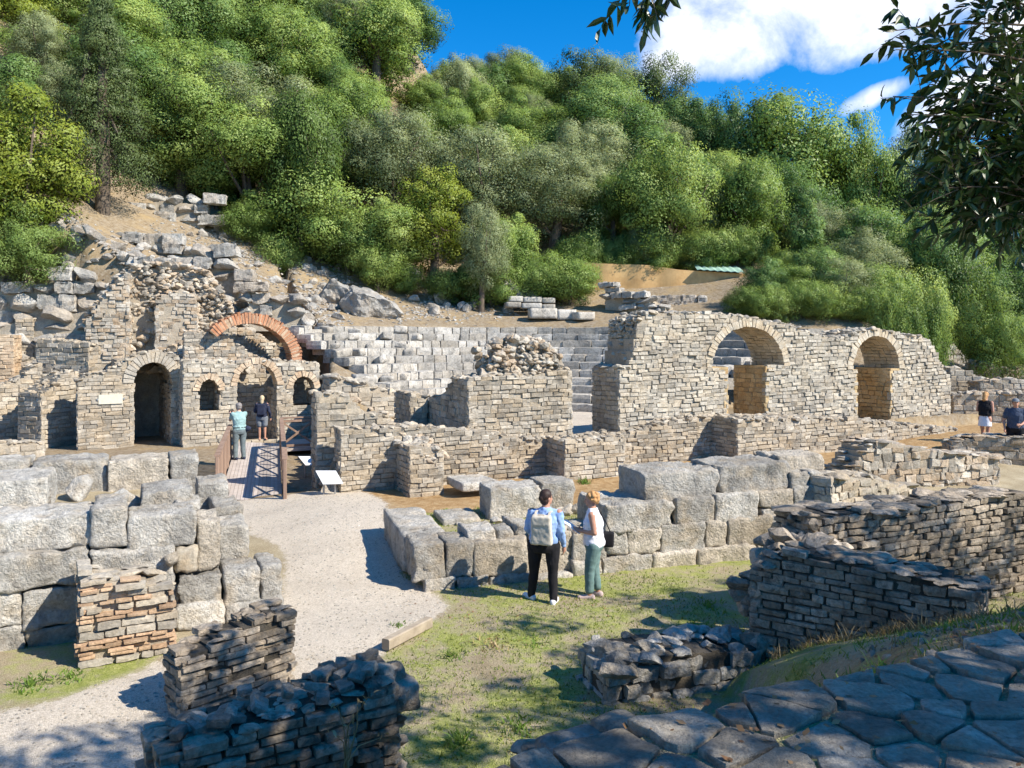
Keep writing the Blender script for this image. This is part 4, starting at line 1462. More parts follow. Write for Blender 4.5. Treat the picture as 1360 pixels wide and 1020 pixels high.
# ------------------------------------------------------------------ block wall behind the two women
rg = np.random.default_rng(43)
t_k = thing('block_wall', 'long wall of huge rough limestone blocks behind the two women', 'stone wall', tuple(KW.map([3.0], [0.4], [0.0])[0]))
K = [((549, 592, 722, 772), dict(t=0.05)), ((592, 631, 720, 768), dict(t=0.05)), ((562, 606, 768, 794), dict(t=-0.03)), ((606, 650, 765, 790), dict(t=-0.03)),
     ((629, 704, 718, 766), dict(t=0.05, depth=0.9)), ((650, 712, 763, 786), dict(t=0.0)), ((704, 760, 704, 766), dict(t=0.15)), ((712, 762, 764, 784), dict(t=0.0)), ((760, 806, 703, 745), dict(t=0.1)), ((762, 802, 744, 778), dict(t=0.0)),
     ((800, 868, 738, 767), {}), ((868, 926, 733, 760), {}), ((926, 1006, 725, 751), {}), ((1006, 1034, 717, 742), {}),
     ((806, 834, 706, 739), dict(t=0.05)), ((834, 878, 703, 736), dict(t=0.05)), ((878, 937, 695, 734), dict(t=0.05)), ((937, 967, 691, 727), dict(t=0.05)), ((967, 1024, 687, 724), dict(t=0.05)), ((1024, 1058, 684, 716), dict(t=0.05)),
     ((803, 898, 668, 706), dict(t=0.05, depth=1.25)), ((898, 950, 660, 700), dict(t=0.08, depth=0.9)), ((950, 1008, 655, 696), dict(t=0.08, depth=0.9)), ((1008, 1054, 652, 674), dict(t=0.1)), ((1012, 1054, 674, 688), dict(t=0.1)), ((1054, 1094, 645, 684), dict(t=0.1)),
     ((855, 953, 626, 666), dict(t=0.2, depth=1.0)), ((953, 1052, 616, 656), dict(t=0.2, depth=1.0)), ((1050, 1078, 627, 652), dict(t=0.15)), ((1076, 1094, 626, 648), dict(t=0.15)), ((1036, 1095, 605, 628), dict(t=0.45, depth=0.8))]
for a, kw in K:
    add_block(t_k, KW, *a, **kw)
# end block running back, and the slabs behind the corner
f_end = Frame(W(552, 740, z=0.5)[:2] * 0 + KW.xy(KW.s_px(556), 0.85), -KW.n)
mb = MB()
P, Q = block_verts((0.75, 2.3, 0.62), 991, 0.02, 0.11)
mb.add(KW.map(KW.s_px(549) + 0.36 + P[:, 0], 1.95 + P[:, 1], 0.36 + P[:, 2]), Q, tint=0.6)
part(mb, 'block', M['ashlar'], t_k, smooth=True)
loose_block('flat slab lying on top of the corner blocks of the wall', KW, 620, 660, 704, 724, t=0.25, depth=0.6)
loose_block('smaller slab at the right end of the flat slab on the corner', KW, 660, 684, 704, 722, t=0.3, depth=0.5)
loose_block('long block leaning down behind the corner of the block wall', KW, 684, 716, 700, 752, t=0.3, depth=0.8, tilt=-0.25)
loose_block('large squared block on the orange soil, larger of a touching pair', KW, 650, 719, 647, 690, t=2.6, depth=0.8)
loose_block('smaller right block of the touching pair on the orange soil', KW, 719, 762, 640, 680, t=2.7, depth=0.8)
loose_block('flat pale slab lying on the orange soil before the buttress', LOW, 614, 662, 640, 652, t=-1.9, depth=1.1, amp=0.015)
loose_block('low flat slab at the foot of the corner fill behind the wall', KW, 588, 640, 688, 700, t=2.4, depth=0.9, amp=0.02)
for i in range(26):
    mb = MB()
    s_, t_ = rg.uniform(0.9, 5.2), rg.uniform(1.0, 3.0)
    r = rg.uniform(0.07, 0.2)
    p = KW.map([s_], [t_], [0.0])[0]
    p[2] = gzz(p[0], p[1]) + r * 0.3
    add_rock(mb, p, (r * 1.3, r, r * 0.8), rg, hi=True)
    tag(mb.build('loose_stone', M['ashlar'], origin=p, smooth=True), 'small loose stone lying on the grassy fill behind the block wall', 'stone', 'loose stones behind the block wall')

# ------------------------------------------------------------------ walls on the right
rg = np.random.default_rng(44)
t_a = thing('angled_wall', 'low shaded wall end of thin grey courses nearest the flagstones', 'stone wall', loc(WA, 1.0))
mb, cb = MB(), MB()
wal = float(np.linalg.norm(np.array([4.64 - 2.85, 7.97 - 9.3]))) + 0.1
atop = interp(WA.prof([(985, 800), (1000, 770), (1015, 742), (1036, 733), (1080, 737), (1150, 748), (1220, 764), (1290, 782)]))
masonry(mb, cb, WA, -0.05, wal, atop, -0.1, 0.62, rg, h=0.088, L=(0.14, 0.38), hi=True, rocks=(0.10, 0.22), rdens=1.5, rflat=0.28, prot=0.012, wob=0.02, gap=0.010, depth=0.15, hvar=0.3)
f_ = WA.left_end(-0.05, 0.62)
rubble_face(mb, f_, 0.0, 0.62, lambda s: atop(0.1) - 0.05, 0.0, rg, (0.12, 0.26), 1.6, 0.06, t0=0.05, hi=True)
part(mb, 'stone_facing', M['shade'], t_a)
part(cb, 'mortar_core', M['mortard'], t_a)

t_b = thing('long_shaded_wall', 'long wall of thin dark courses with broad flat top running to the right edge', 'stone wall', loc(WB, 2.5))
mb, cb, tb = MB(), MB(), MB()
bs1 = WB.s_px(1372)
btop = interp(WB.prof([(1030, 700), (1045, 688), (1075, 684), (1130, 680), (1220, 670), (1300, 660), (1380, 652)]))
masonry(mb, cb, WB, 0.3, bs1, btop, -0.1, 0.66, rg, h=0.09, L=(0.16, 0.42), hi=True, rocks=None, prot=0.018, wob=0.015, gap=0.013, depth=0.16, hvar=0.25, right=False)
rubble_face(mb, WB.left_end(0.3, 0.66), 0.0, 0.66, lambda s: btop(0.3) - 0.05, 0.0, rg, (0.12, 0.28), 1.6, 0.12, t0=0.0, hi=True)
top_rocks(tb, WB, 0.3, bs1, btop, 0.02, 0.64, rg, (0.14, 0.36), 2.2, 0.2, hi=True)
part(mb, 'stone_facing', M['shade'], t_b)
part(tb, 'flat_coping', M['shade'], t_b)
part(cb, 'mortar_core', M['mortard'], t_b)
# rubble heap joining the two
t_j = thing('rubble_heap', 'heap of grey rubble stones joining the two shaded walls at their corner', 'rubble heap', tuple(WA.map([0.2], [0.6], [0.0])[0]))
mb = MB()
for i in range(170):
    s_, t_ = rg.uniform(-0.25, 0.75), rg.uniform(0.2, 1.35)
    r = rg.uniform(0.08, 0.2)
    z = (1.36 + 0.1 * rg.normal()) * (1 - 0.25 * max(0, -s_)) * rg.uniform(0.55, 1.0)
    add_rock(mb, WA.map([s_], [t_], [z])[0], (r * 1.2, r, r * 0.65), rg, hi=True)
part(mb, 'rubble', M['shade'], t_j)

# farther low walls
t_c, fC, lC = simple_wall('low_corner_wall', 'low lit wall of flat stones with pale top beside the end of the block wall', 1104, 1226, 14.4, 16.6, [(1100, 632), (1160, 634), (1226, 650)], 0.9, z0=0.0, h=0.16, L=(0.2, 0.5), hi=True, rocks=(0.2, 0.42), rflat=0.3)
simple_wall('fieldstone_wall', 'irregular fieldstone wall with a lit right end and pale capstones', 1118, 1326, 19.6, 20.8, [(1110, 640), (1135, 622), (1152, 592), (1165, 586), (1200, 590), (1240, 598), (1280, 603), (1330, 606)], 1.0, z0=0.0, h=0.17, L=(0.14, 0.34), mat='rubble', hvar=0.5, jit=0.28, prot=0.02, rocks=(0.16, 0.34), rflat=0.2)
simple_wall('dark_fieldstone_wall', 'dark fieldstone wall below the two visitors at the right edge', 1262, 1420, 23.2, 22.4, [(1255, 600), (1275, 584), (1300, 580), (1380, 580), (1430, 582)], 1.0, z0=0.2, h=0.18, L=(0.15, 0.36), mat='rubble', hvar=0.5, jit=0.28, prot=0.02, rocks=(0.16, 0.32), rflat=0.22)
for i, (lab, pa_, pb_, YA, YB, tp_, mt, z0) in enumerate((
        ('tan low wall directly behind the two visitors', 1266, 1440, 29.5, 28.5, [(1260, 527), (1300, 522), (1440, 520)], 'rubble', 0.5),
        ('grey ruined wall step under the dark round bush', 1262, 1300, 33.0, 33.0, [(1260, 487), (1282, 490), (1300, 500)], 'wall', 0.8),
        ('long low brown wall below the dark round bush', 1290, 1450, 35.5, 34.5, [(1285, 480), (1310, 482), (1340, 490), (1450, 500)], 'rubble', 1.0),
        ('far left-leaning stone pier between the arched wall and dark round bush', 1256, 1290, 38.0, 38.4, [(1255, 462), (1266, 455), (1280, 470), (1292, 480)], 'rock', 1.2),
        ('squat tan wall end beside the visitor in the cap', 1302, 1372, 31.5, 31.5, [(1300, 512), (1310, 504), (1372, 506)], 'rubble', 0.6))):
    simple_wall('garden_wall', lab, pa_, pb_, YA, YB, tp_, 0.8, z0=z0, h=0.2, L=(0.22, 0.5), mat=mt, rocks=(0.16, 0.34), group=None) if False else simple_wall('terrace_wall', lab, pa_, pb_, YA, YB, tp_, 0.8, z0=z0, h=0.2, L=(0.22, 0.5), mat=mt, rocks=(0.16, 0.34))

# ------------------------------------------------------------------ rubble footing and ruins in the foreground
rg = np.random.default_rng(45)
t_f = thing('rubble_footing', 'knee-high rubble footing with pale mossy stones beside the flagstones', 'rubble footing', (1.9, 8.5, 0))
mb, cb = MB(), MB()
a, b = W(806, 938, z=0.0), W(1010, 905, z=0.0)
ff_ = Frame(a[:2], (b - a)[:2])
fl = float(np.linalg.norm((b - a)[:2]))
ftop = interp([(0, 0.30), (0.2, 0.42), (0.6, 0.46), (fl, 0.40)])
masonry(mb, cb, ff_, 0, fl, ftop, -0.1, 0.75, rg, h=0.14, L=(0.18, 0.36), hi=True, rocks=(0.09, 0.26), rdens=2.2, rflat=0.5, prot=0.04, jit=0.2)
part(mb, 'rubble', M['ashlar'], t_f)
part(cb, 'mortar_core', M['mortard'], t_f)

t_w = thing('stone_slab', 'pair of long pale slabs laid end to end at the edge of the flagstones', 'stone slab', tuple(W(790, 975, z=1.5)))
for (pa_, pb_, zz_, w_) in (((722, 990), (800, 968), 1.62, 0.26), ((800, 966), (848, 950), 1.66, 0.3)):
    a, b = W(*pa_, z=zz_), W(*pb_, z=zz_)
    P, Q = block_verts((float(np.linalg.norm(b - a)) - 0.01, w_, 0.2), int(rg.integers(1e6)), 0.012, 0.06)
    f_ = Frame(a[:2], (b - a)[:2])
    mb = MB()
    mb.add(f_.map(P[:, 0] + np.linalg.norm((b - a)[:2]) / 2, P[:, 1], zz_ - 0.1 + P[:, 2]), Q, tint=rg.uniform())
    part(mb, 'slab', M['ashlar'], t_w, smooth=True)
mb = MB()
for i in range(60):
    k_ = rg.uniform()
    p = W(700, 995, z=1.55) * (1 - k_) + W(850, 952, z=1.6) * k_
    r = rg.uniform(0.06, 0.16)
    add_rock(mb, (p[0] + rg.normal() * 0.1, p[1] + rg.normal() * 0.12, 1.5 - rg.uniform(0.05, 0.9)), (r * 1.3, r, r * 0.7), rg, hi=True)
part(mb, 'rubble_base', M['shade'], t_w)


def brick_ruin(name, label, pa, pb, z_top, prof, thick, h, L, seed, zb=0.0, **kw):
    global rg
    rg = np.random.default_rng(seed)
    a, b = W(*pa, z=z_top), W(*pb, z=z_top)
    f = Frame(a[:2], (b - a)[:2])
    ln = float(np.linalg.norm((b - a)[:2]))
    t = thing(name, label, 'ruined wall', (f.xy(ln / 2, thick / 2)[0], f.xy(ln / 2, thick / 2)[1], 0))
    m1, c1 = MB(), MB()
    tf = interp([(ln * k_, z_top + dz) for k_, dz in prof])
    masonry(m1, c1, f, 0, ln, tf, zb, thick, rg, h=h, L=L, hi=True, back=True, rocks=(0.05, 0.13), rdens=1.2, rflat=0.3, prot=0.025, wob=0.015, gap=0.012, depth=0.16, hvar=0.3, **kw)
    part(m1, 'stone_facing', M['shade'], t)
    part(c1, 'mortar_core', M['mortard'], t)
    return t, f, ln, tf


t_n, fN, lN, tfN = brick_ruin('corner_ruin', 'dark low ruined wall nearest the camera with broken bricks strewn on its top', (206, 992), (528, 912), 1.2, [(0, -0.10), (0.35, -0.03), (0.7, 0.0), (0.86, 0.06), (1, 0.08)], 0.62, 0.075, (0.14, 0.36), 51)
for i in range(24):
    mb = MB()
    s_, t_ = rg.uniform(0.15, lN - 0.1), rg.uniform(0.05, 0.5)
    P, Q = block_verts((rg.uniform(0.10, 0.22), rg.uniform(0.07, 0.14), rg.uniform(0.035, 0.07)), int(rg.integers(1e6)), 0.008, 0.03)
    P = P @ rot_rand(rg, 0.22).T
    c = fN.map([s_], [t_], [tfN(s_) + rg.uniform(0.02, 0.07)])[0]
    mb.add(P + c, Q, tint=rg.uniform())
    part(mb, 'loose_brick', M['flag'], t_n)
mb = MB()
for i in range(90):     # lump at its far right end
    k_ = rg.uniform()
    s_, t_ = lN + rg.normal() * 0.13 - 0.12, rg.uniform(0.0, 0.55)
    r = rg.uniform(0.05, 0.13)
    add_rock(mb, fN.map([s_], [t_], [k_ * 1.2 + 0.05])[0], (r * 1.2, r, r * 0.7), rg, hi=True)
part(mb, 'rubble_lump', M['shade'], t_n)
t_n2, fN2, lN2, tfN2 = brick_ruin('brick_ruin_stub', 'small dark stepped stub of ruined brick wall standing on the gravel path', (240, 868), (392, 826), 0.68, [(0, -0.02), (0.3, 0.0), (0.33, 0.07), (0.58, 0.08), (0.62, 0.15), (1, 0.18)], 0.45, 0.072, (0.2, 0.5), 52)
loose_block('dark angular stone lying at the end of the nearest ruined wall', Frame(fN.xy(lN + 0.02, 0.0), fN.d), 515, 560, 912, 948, t=0.0, depth=0.35, mat='shade', amp=0.02, res=0.05)

# ------------------------------------------------------------------ flagstones of the terrace
rg = np.random.default_rng(46)


def clip_half(poly, p, n):
    out = []
    for i in range(len(poly)):
        a, b = poly[i], poly[(i + 1) % len(poly)]
        da, db = (a - p) @ n, (b - p) @ n
        if da <= 0:
            out.append(a)
        if (da < 0 < db) or (db < 0 < da):
            out.append(a + (b - a) * (da / (da - db)))
    return out


seeds = []
for _ in range(20000):
    x, y = rg.uniform(-0.75, 6.5), rg.uniform(1.2, 6.4)
    if y > np.interp(x, EDGE[:, 0], EDGE[:, 1]) - 0.10 + 0.06 * math.sin(x * 5):
        continue
    if all((x - q[0]) ** 2 + (y - q[1]) ** 2 > 0.155 ** 2 * q[2] for q in seeds):
        seeds.append((x, y, rg.uniform(0.5, 2.4)))
mbp = MB()
for i, s_ in enumerate(seeds):
    c = np.array(s_[:2])
    poly = [c + np.array(v) * 0.27 for v in ((-1, -1), (1, -1), (1, 1), (-1, 1))]
    for j, q in enumerate(seeds):
        if j != i:
            e = np.array(q[:2]) - c
            d2 = np.linalg.norm(e)
            if d2 < 1.2:
                wd_ = np.clip(0.5 + 0.010 * (s_[2] - q[2]) / d2 ** 2, 0.3, 0.7)
                poly = clip_half(poly, c + e * (wd_ - rg.uniform(0.004, 0.020) / d2), e / d2)
                if len(poly) < 3:
                    break
    if len(poly) >= 3:
        x0_ = c[0]
        e0_, e1_ = np.array([x0_ - 0.4, np.interp(x0_ - 0.4, EDGE[:, 0], EDGE[:, 1])]), np.array([x0_ + 0.4, np.interp(x0_ + 0.4, EDGE[:, 0], EDGE[:, 1])])
        tn = (e1_ - e0_) / np.linalg.norm(e1_ - e0_)
        poly = clip_half(poly, e0_ + np.array([-tn[1], tn[0]]) * rg.uniform(-0.06, 0.03), np.array([-tn[1], tn[0]]))
    if len(poly) < 3:
        continue
    # refine and roughen the outline
    pts = []
    for a_, b_ in zip(poly, poly[1:] + poly[:1]):
        m_ = max(1, int(np.linalg.norm(b_ - a_) / 0.05))
        for q in range(m_):
            pts.append(a_ + (b_ - a_) * q / m_)
    pts = np.array(pts)
    pts = c + (pts - c) * (1 + 0.045 * rg.normal(size=(len(pts), 1)))
    pts = 0.8 * pts + 0.1 * np.roll(pts, 1, 0) + 0.1 * np.roll(pts, -1, 0)
    n_ = len(pts)
    z0 = 2.332 + rg.uniform(-0.012, 0.014)
    sl = rg.normal(size=2) * 0.035
    rings = []
    for sc, dz in ((1.0, -0.06), (1.0, -0.006), (0.98, 0.0), (0.8, 0.002), (0.6, 0.004), (0.35, 0.003), (0.12, 0.004)):
        P = c + (pts - c) * sc
        zz = z0 + dz + (P - c) @ sl + (0.009 * snoise(P, 77, 7, 4) if sc < 1 else 0)
        rings.append(np.column_stack([P, np.broadcast_to(zz, (n_,))]))
    V = np.concatenate(rings)
    Q = []
    for r_ in range(len(rings) - 1):
        for q in range(n_):
            Q.append([r_ * n_ + q, r_ * n_ + (q + 1) % n_, (r_ + 1) * n_ + (q + 1) % n_, (r_ + 1) * n_ + q])
    base = (len(rings) - 1) * n_
    V = np.vstack([V, [[c[0], c[1], z0 + 0.004]]])
    Tt = [[base + q, base + (q + 1) % n_, len(V) - 1] for q in range(n_)]
    tt_ = rg.uniform()
    mbp.add(V, Q, tint=tt_)
    mbp.q and None
    off = mbp.n - len(V)
    mbp.t.append(np.array(Tt) + off)
    mbp.tt.append(np.full(len(Tt), tt_))
tag(mbp.build('stone_pavement', M['flag'], smooth=False), kind='structure')

# ------------------------------------------------------------------ timber edging, signs
rg = np.random.default_rng(47)
a, b = W(512, 856, z=0.06), W(570, 826, z=0.06)
mb = MB()
bar(mb, a, b, 0.12, 0.14)
tag(mb.build('timber_edging', M['timber'], origin=(a[0], a[1], 0)), 'weathered timber beam edging the gravel path beside the grass', 'timber beam')


def info_sign(label, tl, tr, br, bl, Y, posts, tilt):
    c = W((tl[0] + br[0]) / 2, (tl[1] + br[1]) / 2, Y=Y)
    g_ = gzz(c[0], c[1])
    t = thing('information_sign', label, 'information sign', (c[0], c[1], g_))
    P = [W(*tl, Y=Y + tilt), W(*tr, Y=Y + tilt), W(*br, Y=Y - tilt), W(*bl, Y=Y - tilt)]
    P = np.array(P)
    nrm = np.cross(P[1] - P[0], P[3] - P[0])
    nrm /= np.linalg.norm(nrm)
    mb = MB()
    V = np.concatenate([P, P + nrm * 0.025])
    mb.add(V, [[3, 2, 1, 0], [4, 5, 6, 7], [0, 1, 5, 4], [1, 2, 6, 5], [2, 3, 7, 6], [3, 0, 4, 7]])
    part(mb, 'panel', M['panelw'], t)
    for px, py in posts:
        top = W(px, py, Y=Y)
        mb = MB()
        bar(mb, (top[0], top[1], g_ - 0.1), (top[0], top[1], top[2] - 0.02), 0.04, 0.04)
        part(mb, 'post', M['metal'], t)
    return t


info_sign('white tilted information panel on two thin posts beside the path', (419, 625), (446, 625), (456, 642), (429, 643), 18.6, [(430, 636), (445, 636)], 0.16)
info_sign('pale slanted panel in the ditch beside the footbridge railing', (396, 606), (412, 606), (424, 617), (406, 618), 22.6, [(405, 612), (418, 612)], 0.2)

# ------------------------------------------------------------------ footbridge
rg = np.random.default_rng(48)
ZD = 0.12
t_br = thing('footbridge', 'wooden footbridge with brown cross-braced railings leading to the tall niche', 'footbridge', (-6.2, 18.7, 0))
BL0, BR0 = np.array([-7.02, 18.9]), np.array([-5.38, 18.5])
ax_ = np.array([-0.29, 0.957])
ax_ /= np.linalg.norm(ax_)
LENB = 9.6


def bz(k):
    return ZD + 0.16 * k


mb = MB()
np_ = 15
e_ = (BR0 - BL0)
for i in range(np_):
    k0, k1 = (i + 0.04) / np_, (i + 0.96) / np_
    a, b = BL0 + e_ * k0, BL0 + e_ * k1
    pts = np.array([[*a, bz(0)], [*b, bz(0)], [*(b + ax_ * LENB), bz(1)], [*(a + ax_ * LENB), bz(1)]])
    V = np.concatenate([pts, pts - [0, 0, 0.05]])
    mb.add(V, [[0, 1, 2, 3], [7, 6, 5, 4], [0, 4, 5, 1], [1, 5, 6, 2], [2, 6, 7, 3], [3, 7, 4, 0]], tint=rg.uniform())
part(mb, 'deck', M['deck'], t_br)
for k in (0.08, 0.5, 0.92):
    mb = MB()
    a = BL0 + e_ * k
    bar(mb, (*a, bz(0) - 0.16), (*(a + ax_ * LENB), bz(1) - 0.16), 0.1, 0.18)
    part(mb, 'beam', M['wood'], t_br)


def rail_part(pts, n_bays, hgt=1.0, name='railing', z0=None, balusters=False):
    a, b = np.asarray(pts[0], float), np.asarray(pts[1], float)
    mb = MB()
    posts = []
    for i in range(n_bays + 1):
        p = a + (b - a) * i / n_bays
        pm = MB()
        bar(pm, p - [0, 0, 0.12], p + [0, 0, hgt], 0.085, 0.085, rg.uniform(), up=(b - a) / np.linalg.norm(b - a))
        posts.append(pm)
    bar(mb, a + [0, 0, hgt + 0.03], b + [0, 0, hgt + 0.03], 0.13, 0.05, rg.uniform())
    bar(mb, a + [0, 0, 0.09], b + [0, 0, 0.09], 0.05, 0.08, rg.uniform())
    bar(mb, a + [0, 0, hgt - 0.08], b + [0, 0, hgt - 0.08], 0.04, 0.08, rg.uniform())
    for i in range(n_bays):
        p, q = a + (b - a) * (i + 0.02) / n_bays, a + (b - a) * (i + 0.98) / n_bays
        if balusters:
            m_ = max(3, int(np.linalg.norm(q - p) / 0.13))
            for j in range(1, m_):
                c = p + (q - p) * j / m_
                bar(mb, c + [0, 0, 0.09], c + [0, 0, hgt - 0.05], 0.035, 0.06, rg.uniform(), up=(b - a) / np.linalg.norm(b - a))
        else:
            bar(mb, p + [0, 0, 0.12], q + [0, 0, hgt - 0.1], 0.05, 0.07, rg.uniform())
            bar(mb, p + [0, 0, hgt - 0.1], q + [0, 0, 0.12], 0.045, 0.065, rg.uniform())
    r_ = part(mb, name, M['wood'], t_br)
    for pm in posts:
        part(pm, 'post', M['wood'], r_)
    return r_


R0 = np.array([*(BR0 + [0.05, 0]), bz(0)])
R1 = np.array([*(BR0 + ax_ * 8.2 + [0.05, 0]), bz(0.85)])
rail_part((R0, R1), 5)
Lp0 = np.array([*(BL0 - [0.05, 0]), bz(0)])
Lp1 = np.array([*(BL0 + ax_ * 6.0 - [0.05, 0]), bz(0.62)])
rail_part((Lp0, Lp1), 4, balusters=True)
# far platform with its own railing on the right
mb = MB()
pa = np.array([BR0 + ax_ * 8.2, BR0 + ax_ * 8.2 + [2.1, 0.9], BR0 + ax_ * 10.6 + [2.1, 0.9], BR0 + ax_ * 10.6])
pts = np.column_stack([pa, np.full(4, bz(0.9) + 0.005)])
V = np.concatenate([pts, pts - [0, 0, 0.1]])
mb.add(V, [[0, 1, 2, 3], [7, 6, 5, 4], [0, 4, 5, 1], [1, 5, 6, 2], [2, 6, 7, 3], [3, 7, 4, 0]], tint=0.3)
part(mb, 'platform', M['deck'], t_br)
P0, P1 = pts[0] + [0.02, 0.03, 0], pts[1] + [-0.05, 0.03, 0]
rail_part((P0, P1), 2)
for p in (P0, (P0 + P1) / 2, P1):
    mb = MB()
    bar(mb, p - [0, 0, 1.1], p - [0, 0, 0.08], 0.12, 0.12, up=(1, 0, 0))
    part(mb, 'support_post', M['wood'], t_br)
for k in (1.0, 3.5, 6.0):
    for o_ in (BL0, BR0):
        mb = MB()
        q = o_ + ax_ * k
        bar(mb, (*q, -0.9), (*q, bz(k / LENB) - 0.2), 0.12, 0.12, up=(1, 0, 0))
        part(mb, 'support_post', M['wood'], t_br)

# dark water in the ditch
m, nt = new_mat('dark_pool_water')
k = NT(nt)
b_ = k.n('ShaderNodeBsdfPrincipled', Roughness=0.04)
b_.inputs['Base Color'].default_value = (0.018, 0.020, 0.012, 1)
b_.inputs['IOR'].default_value = 1.33
bp = k.n('ShaderNodeBump', Strength=0.06, Distance=0.02)
k.l(k.noise(k.n('ShaderNodeTexCoord').outputs['Object'], 5, 2), bp.inputs['Height'])
k.l(bp.outputs[0], b_.inputs['Normal'])
o_ = k.n('ShaderNodeOutputMaterial')
k.l(b_.outputs[0], o_.inputs[0])
mb = MB()
wp = np.array([(-9.5, 19.2, -0.4), (-4.6, 19.2, -0.4), (-5.2, 28.3, -0.4), (-12.5, 28.3, -0.4)])
mb.add(wp, [[0, 1, 2, 3]])
tag(mb.build('water', m), kind='structure')

# ------------------------------------------------------------------ rocks and old terraces on the slope
rg = np.random.default_rng(61)


def slope_wall(label, pts, Y, hgt, h, L, seed, thick=0.9, name='terrace_wall', mat='rock', rocks=(0.2, 0.5), rdens=1.0):
    """Dry wall of big rough stones following photo points of its top edge."""
    g2 = np.random.default_rng(seed)
    a, b = W(*pts[0], Y=Y[0]), W(*pts[-1], Y=Y[1])
    f = Frame(a[:2], (b - a)[:2])
    ln = float(np.linalg.norm((b - a)[:2]))
    t = thing(name, label, 'terrace wall', tuple(W(*pts[len(pts) // 2], Y=(Y[0] + Y[1]) / 2) - [0, 0, hgt]))
    m1, c1 = MB(), MB()
    tf = interp(f.prof(pts))
    z0 = min(tf(0), tf(ln)) - hgt
    z = z0
    while z < max(tf(s) for s in np.linspace(0, ln, 12)):
        x = -g2.uniform(0, L[0])
        hh = h * g2.uniform(0.8, 1.2)
        while x < ln:
            w = g2.uniform(*L)
            sc, zc = x + w / 2, z + hh / 2
            if zc - hh * 0.15 < tf(min(max(sc, 0), ln)) and zc > tf(min(max(sc, 0), ln)) - hgt - h:
                if g2.random() < 0.45:
                    P, Q = block_verts((w * 0.97, thick * g2.uniform(0.7, 1.0), hh * g2.uniform(0.8, 1.0)), int(g2.integers(1e6)), 0.09, 0.14, chips=9)
                    a_ = g2.normal() * 0.06
                    m1.add(f.map(sc + P[:, 0] - a_ * P[:, 2], 0.4 + g2.normal() * 0.14 + P[:, 1], zc + P[:, 2] + a_ * P[:, 0]), Q, tint=g2.uniform())
                elif g2.random() < 0.9:
                    V, T = ROCKS3[g2.integers(len(ROCKS3))]
                    P = V * [w * 0.56, thick * 0.5, hh * g2.uniform(0.45, 0.62)]
                    P = P @ rot_rand(g2, 0.1)[:, :].T if False else P
                    a_ = g2.normal() * 0.15
                    m1.add(f.map(sc + P[:, 0] - a_ * P[:, 2], 0.45 + g2.normal() * 0.16 + P[:, 1], zc + P[:, 2] + a_ * P[:, 0]), T=T, tint=g2.uniform())
            x += w
        z += hh
    core(c1, f, 0, ln, lambda s: tf(s) - 0.25, z0 - 0.6, 0.35, thick + 0.5, rg=g2, step=0.3)
    part(m1, 'stone_facing', M[mat], t, smooth=False)
    part(c1, 'earth_fill', M['mortar'], t)
    return t


def hill_hit(px, py):
    """First point of the slope on the sight line of a photo pixel."""
    Y = np.arange(28, 60, 0.25)
    x, z = (px - CX) / F * Y, H - (py - HY) * Y / F
    g_ = gz(x[:, None], Y[:, None]).ravel()
    k_ = np.nonzero(g_ >= z)[0]
    return np.array([x[k_[0]], Y[k_[0]], g_[k_[0]]]) if len(k_) else None


slope_wall('terrace wall of big grey blocks behind the conifer trunk, under the dark trees', [(100, 266), (150, 272), (190, 262), (225, 258), (270, 266)], (42.5, 44.0), 1.1, 0.62, (0.7, 1.5), 71)
slope_wall('rough terrace wall of jumbled boulders just below the conifer trunk', [(82, 302), (130, 303), (180, 308), (230, 318), (262, 322)], (37.5, 38.5), 1.0, 0.5, (0.5, 1.1), 72)
slope_wall('wall of squared blocks with tall upright slabs above the rubble mass', [(165, 345), (230, 345), (246, 335), (300, 334), (312, 352)], (35.5, 36.0), 1.3, 0.62, (0.5, 1.2), 73)
slope_wall('high grey block wall under the feathery pale green bush at left', [(-40, 375), (20, 370), (70, 366), (110, 362), (168, 372)], (34.6, 35.6), 3.0, 0.62, (0.6, 1.3), 74)
slope_wall('block wall beside the ochre hollow above the broken walls', [(-30, 425), (30, 420), (60, 415), (110, 405), (130, 410)], (33.6, 34.4), 2.8, 0.6, (0.6, 1.4), 75)
slope_wall('row of squared stones on the slope left of the white outcrop', [(330, 378), (360, 385), (400, 395)], (34.4, 35.0), 0.9, 0.5, (0.5, 1.0), 76)
slope_wall('stepped dark stones in front of the tan wall', [(800, 378), (830, 382), (850, 390), (880, 402)], (43.5, 41.5), 0.7, 0.35, (0.5, 1.1), 77)
slope_wall('low row of shaded rocks at the foot of the tan wall', [(846, 392), (900, 390), (925, 392), (945, 402), (990, 410)], (44.0, 43.5), 0.8, 0.5, (0.5, 1.1), 78)

def outcrop(label, pts, Y, depth, seed, mat='rock'):
    """A rock mass filling a photo outline's box, craggy all over."""
    px0, py0, px1, py1 = pts
    hp = hill_hit((px0 + px1) / 2, py1 - 0.15 * (py1 - py0))
    Y = Y if hp is None else hp[1] + depth * 0.55
    c = W((px0 + px1) / 2, (py0 + py1) / 2, Y=Y)
    sx, sz = (px1 - px0) / F * Y / 2, (py1 - py0) / F * Y / 2
    V, T = make_rock(seed, 5, 0.16, 14)
    V = np.sign(V) * np.abs(V) ** 0.85
    V[:, 2] -= 0.12 * (1 - V[:, 2])
    V = V * [sx * 1.25, depth * 1.3, sz * 1.1]
    dn = snoise(V, seed, 1.6, 4)
    V = V * (1 + 0.13 * dn + 0.035 * snoise(V, seed + 3, 4, 4))[:, None]
    mb = MB()
    mb.add(V + c, T=T, tint=0.35)
    o = mb.build('rock_outcrop', M[mat], origin=(c[0], c[1], c[2] - sz), smooth=False)
    return tag(o, label, 'rock outcrop')


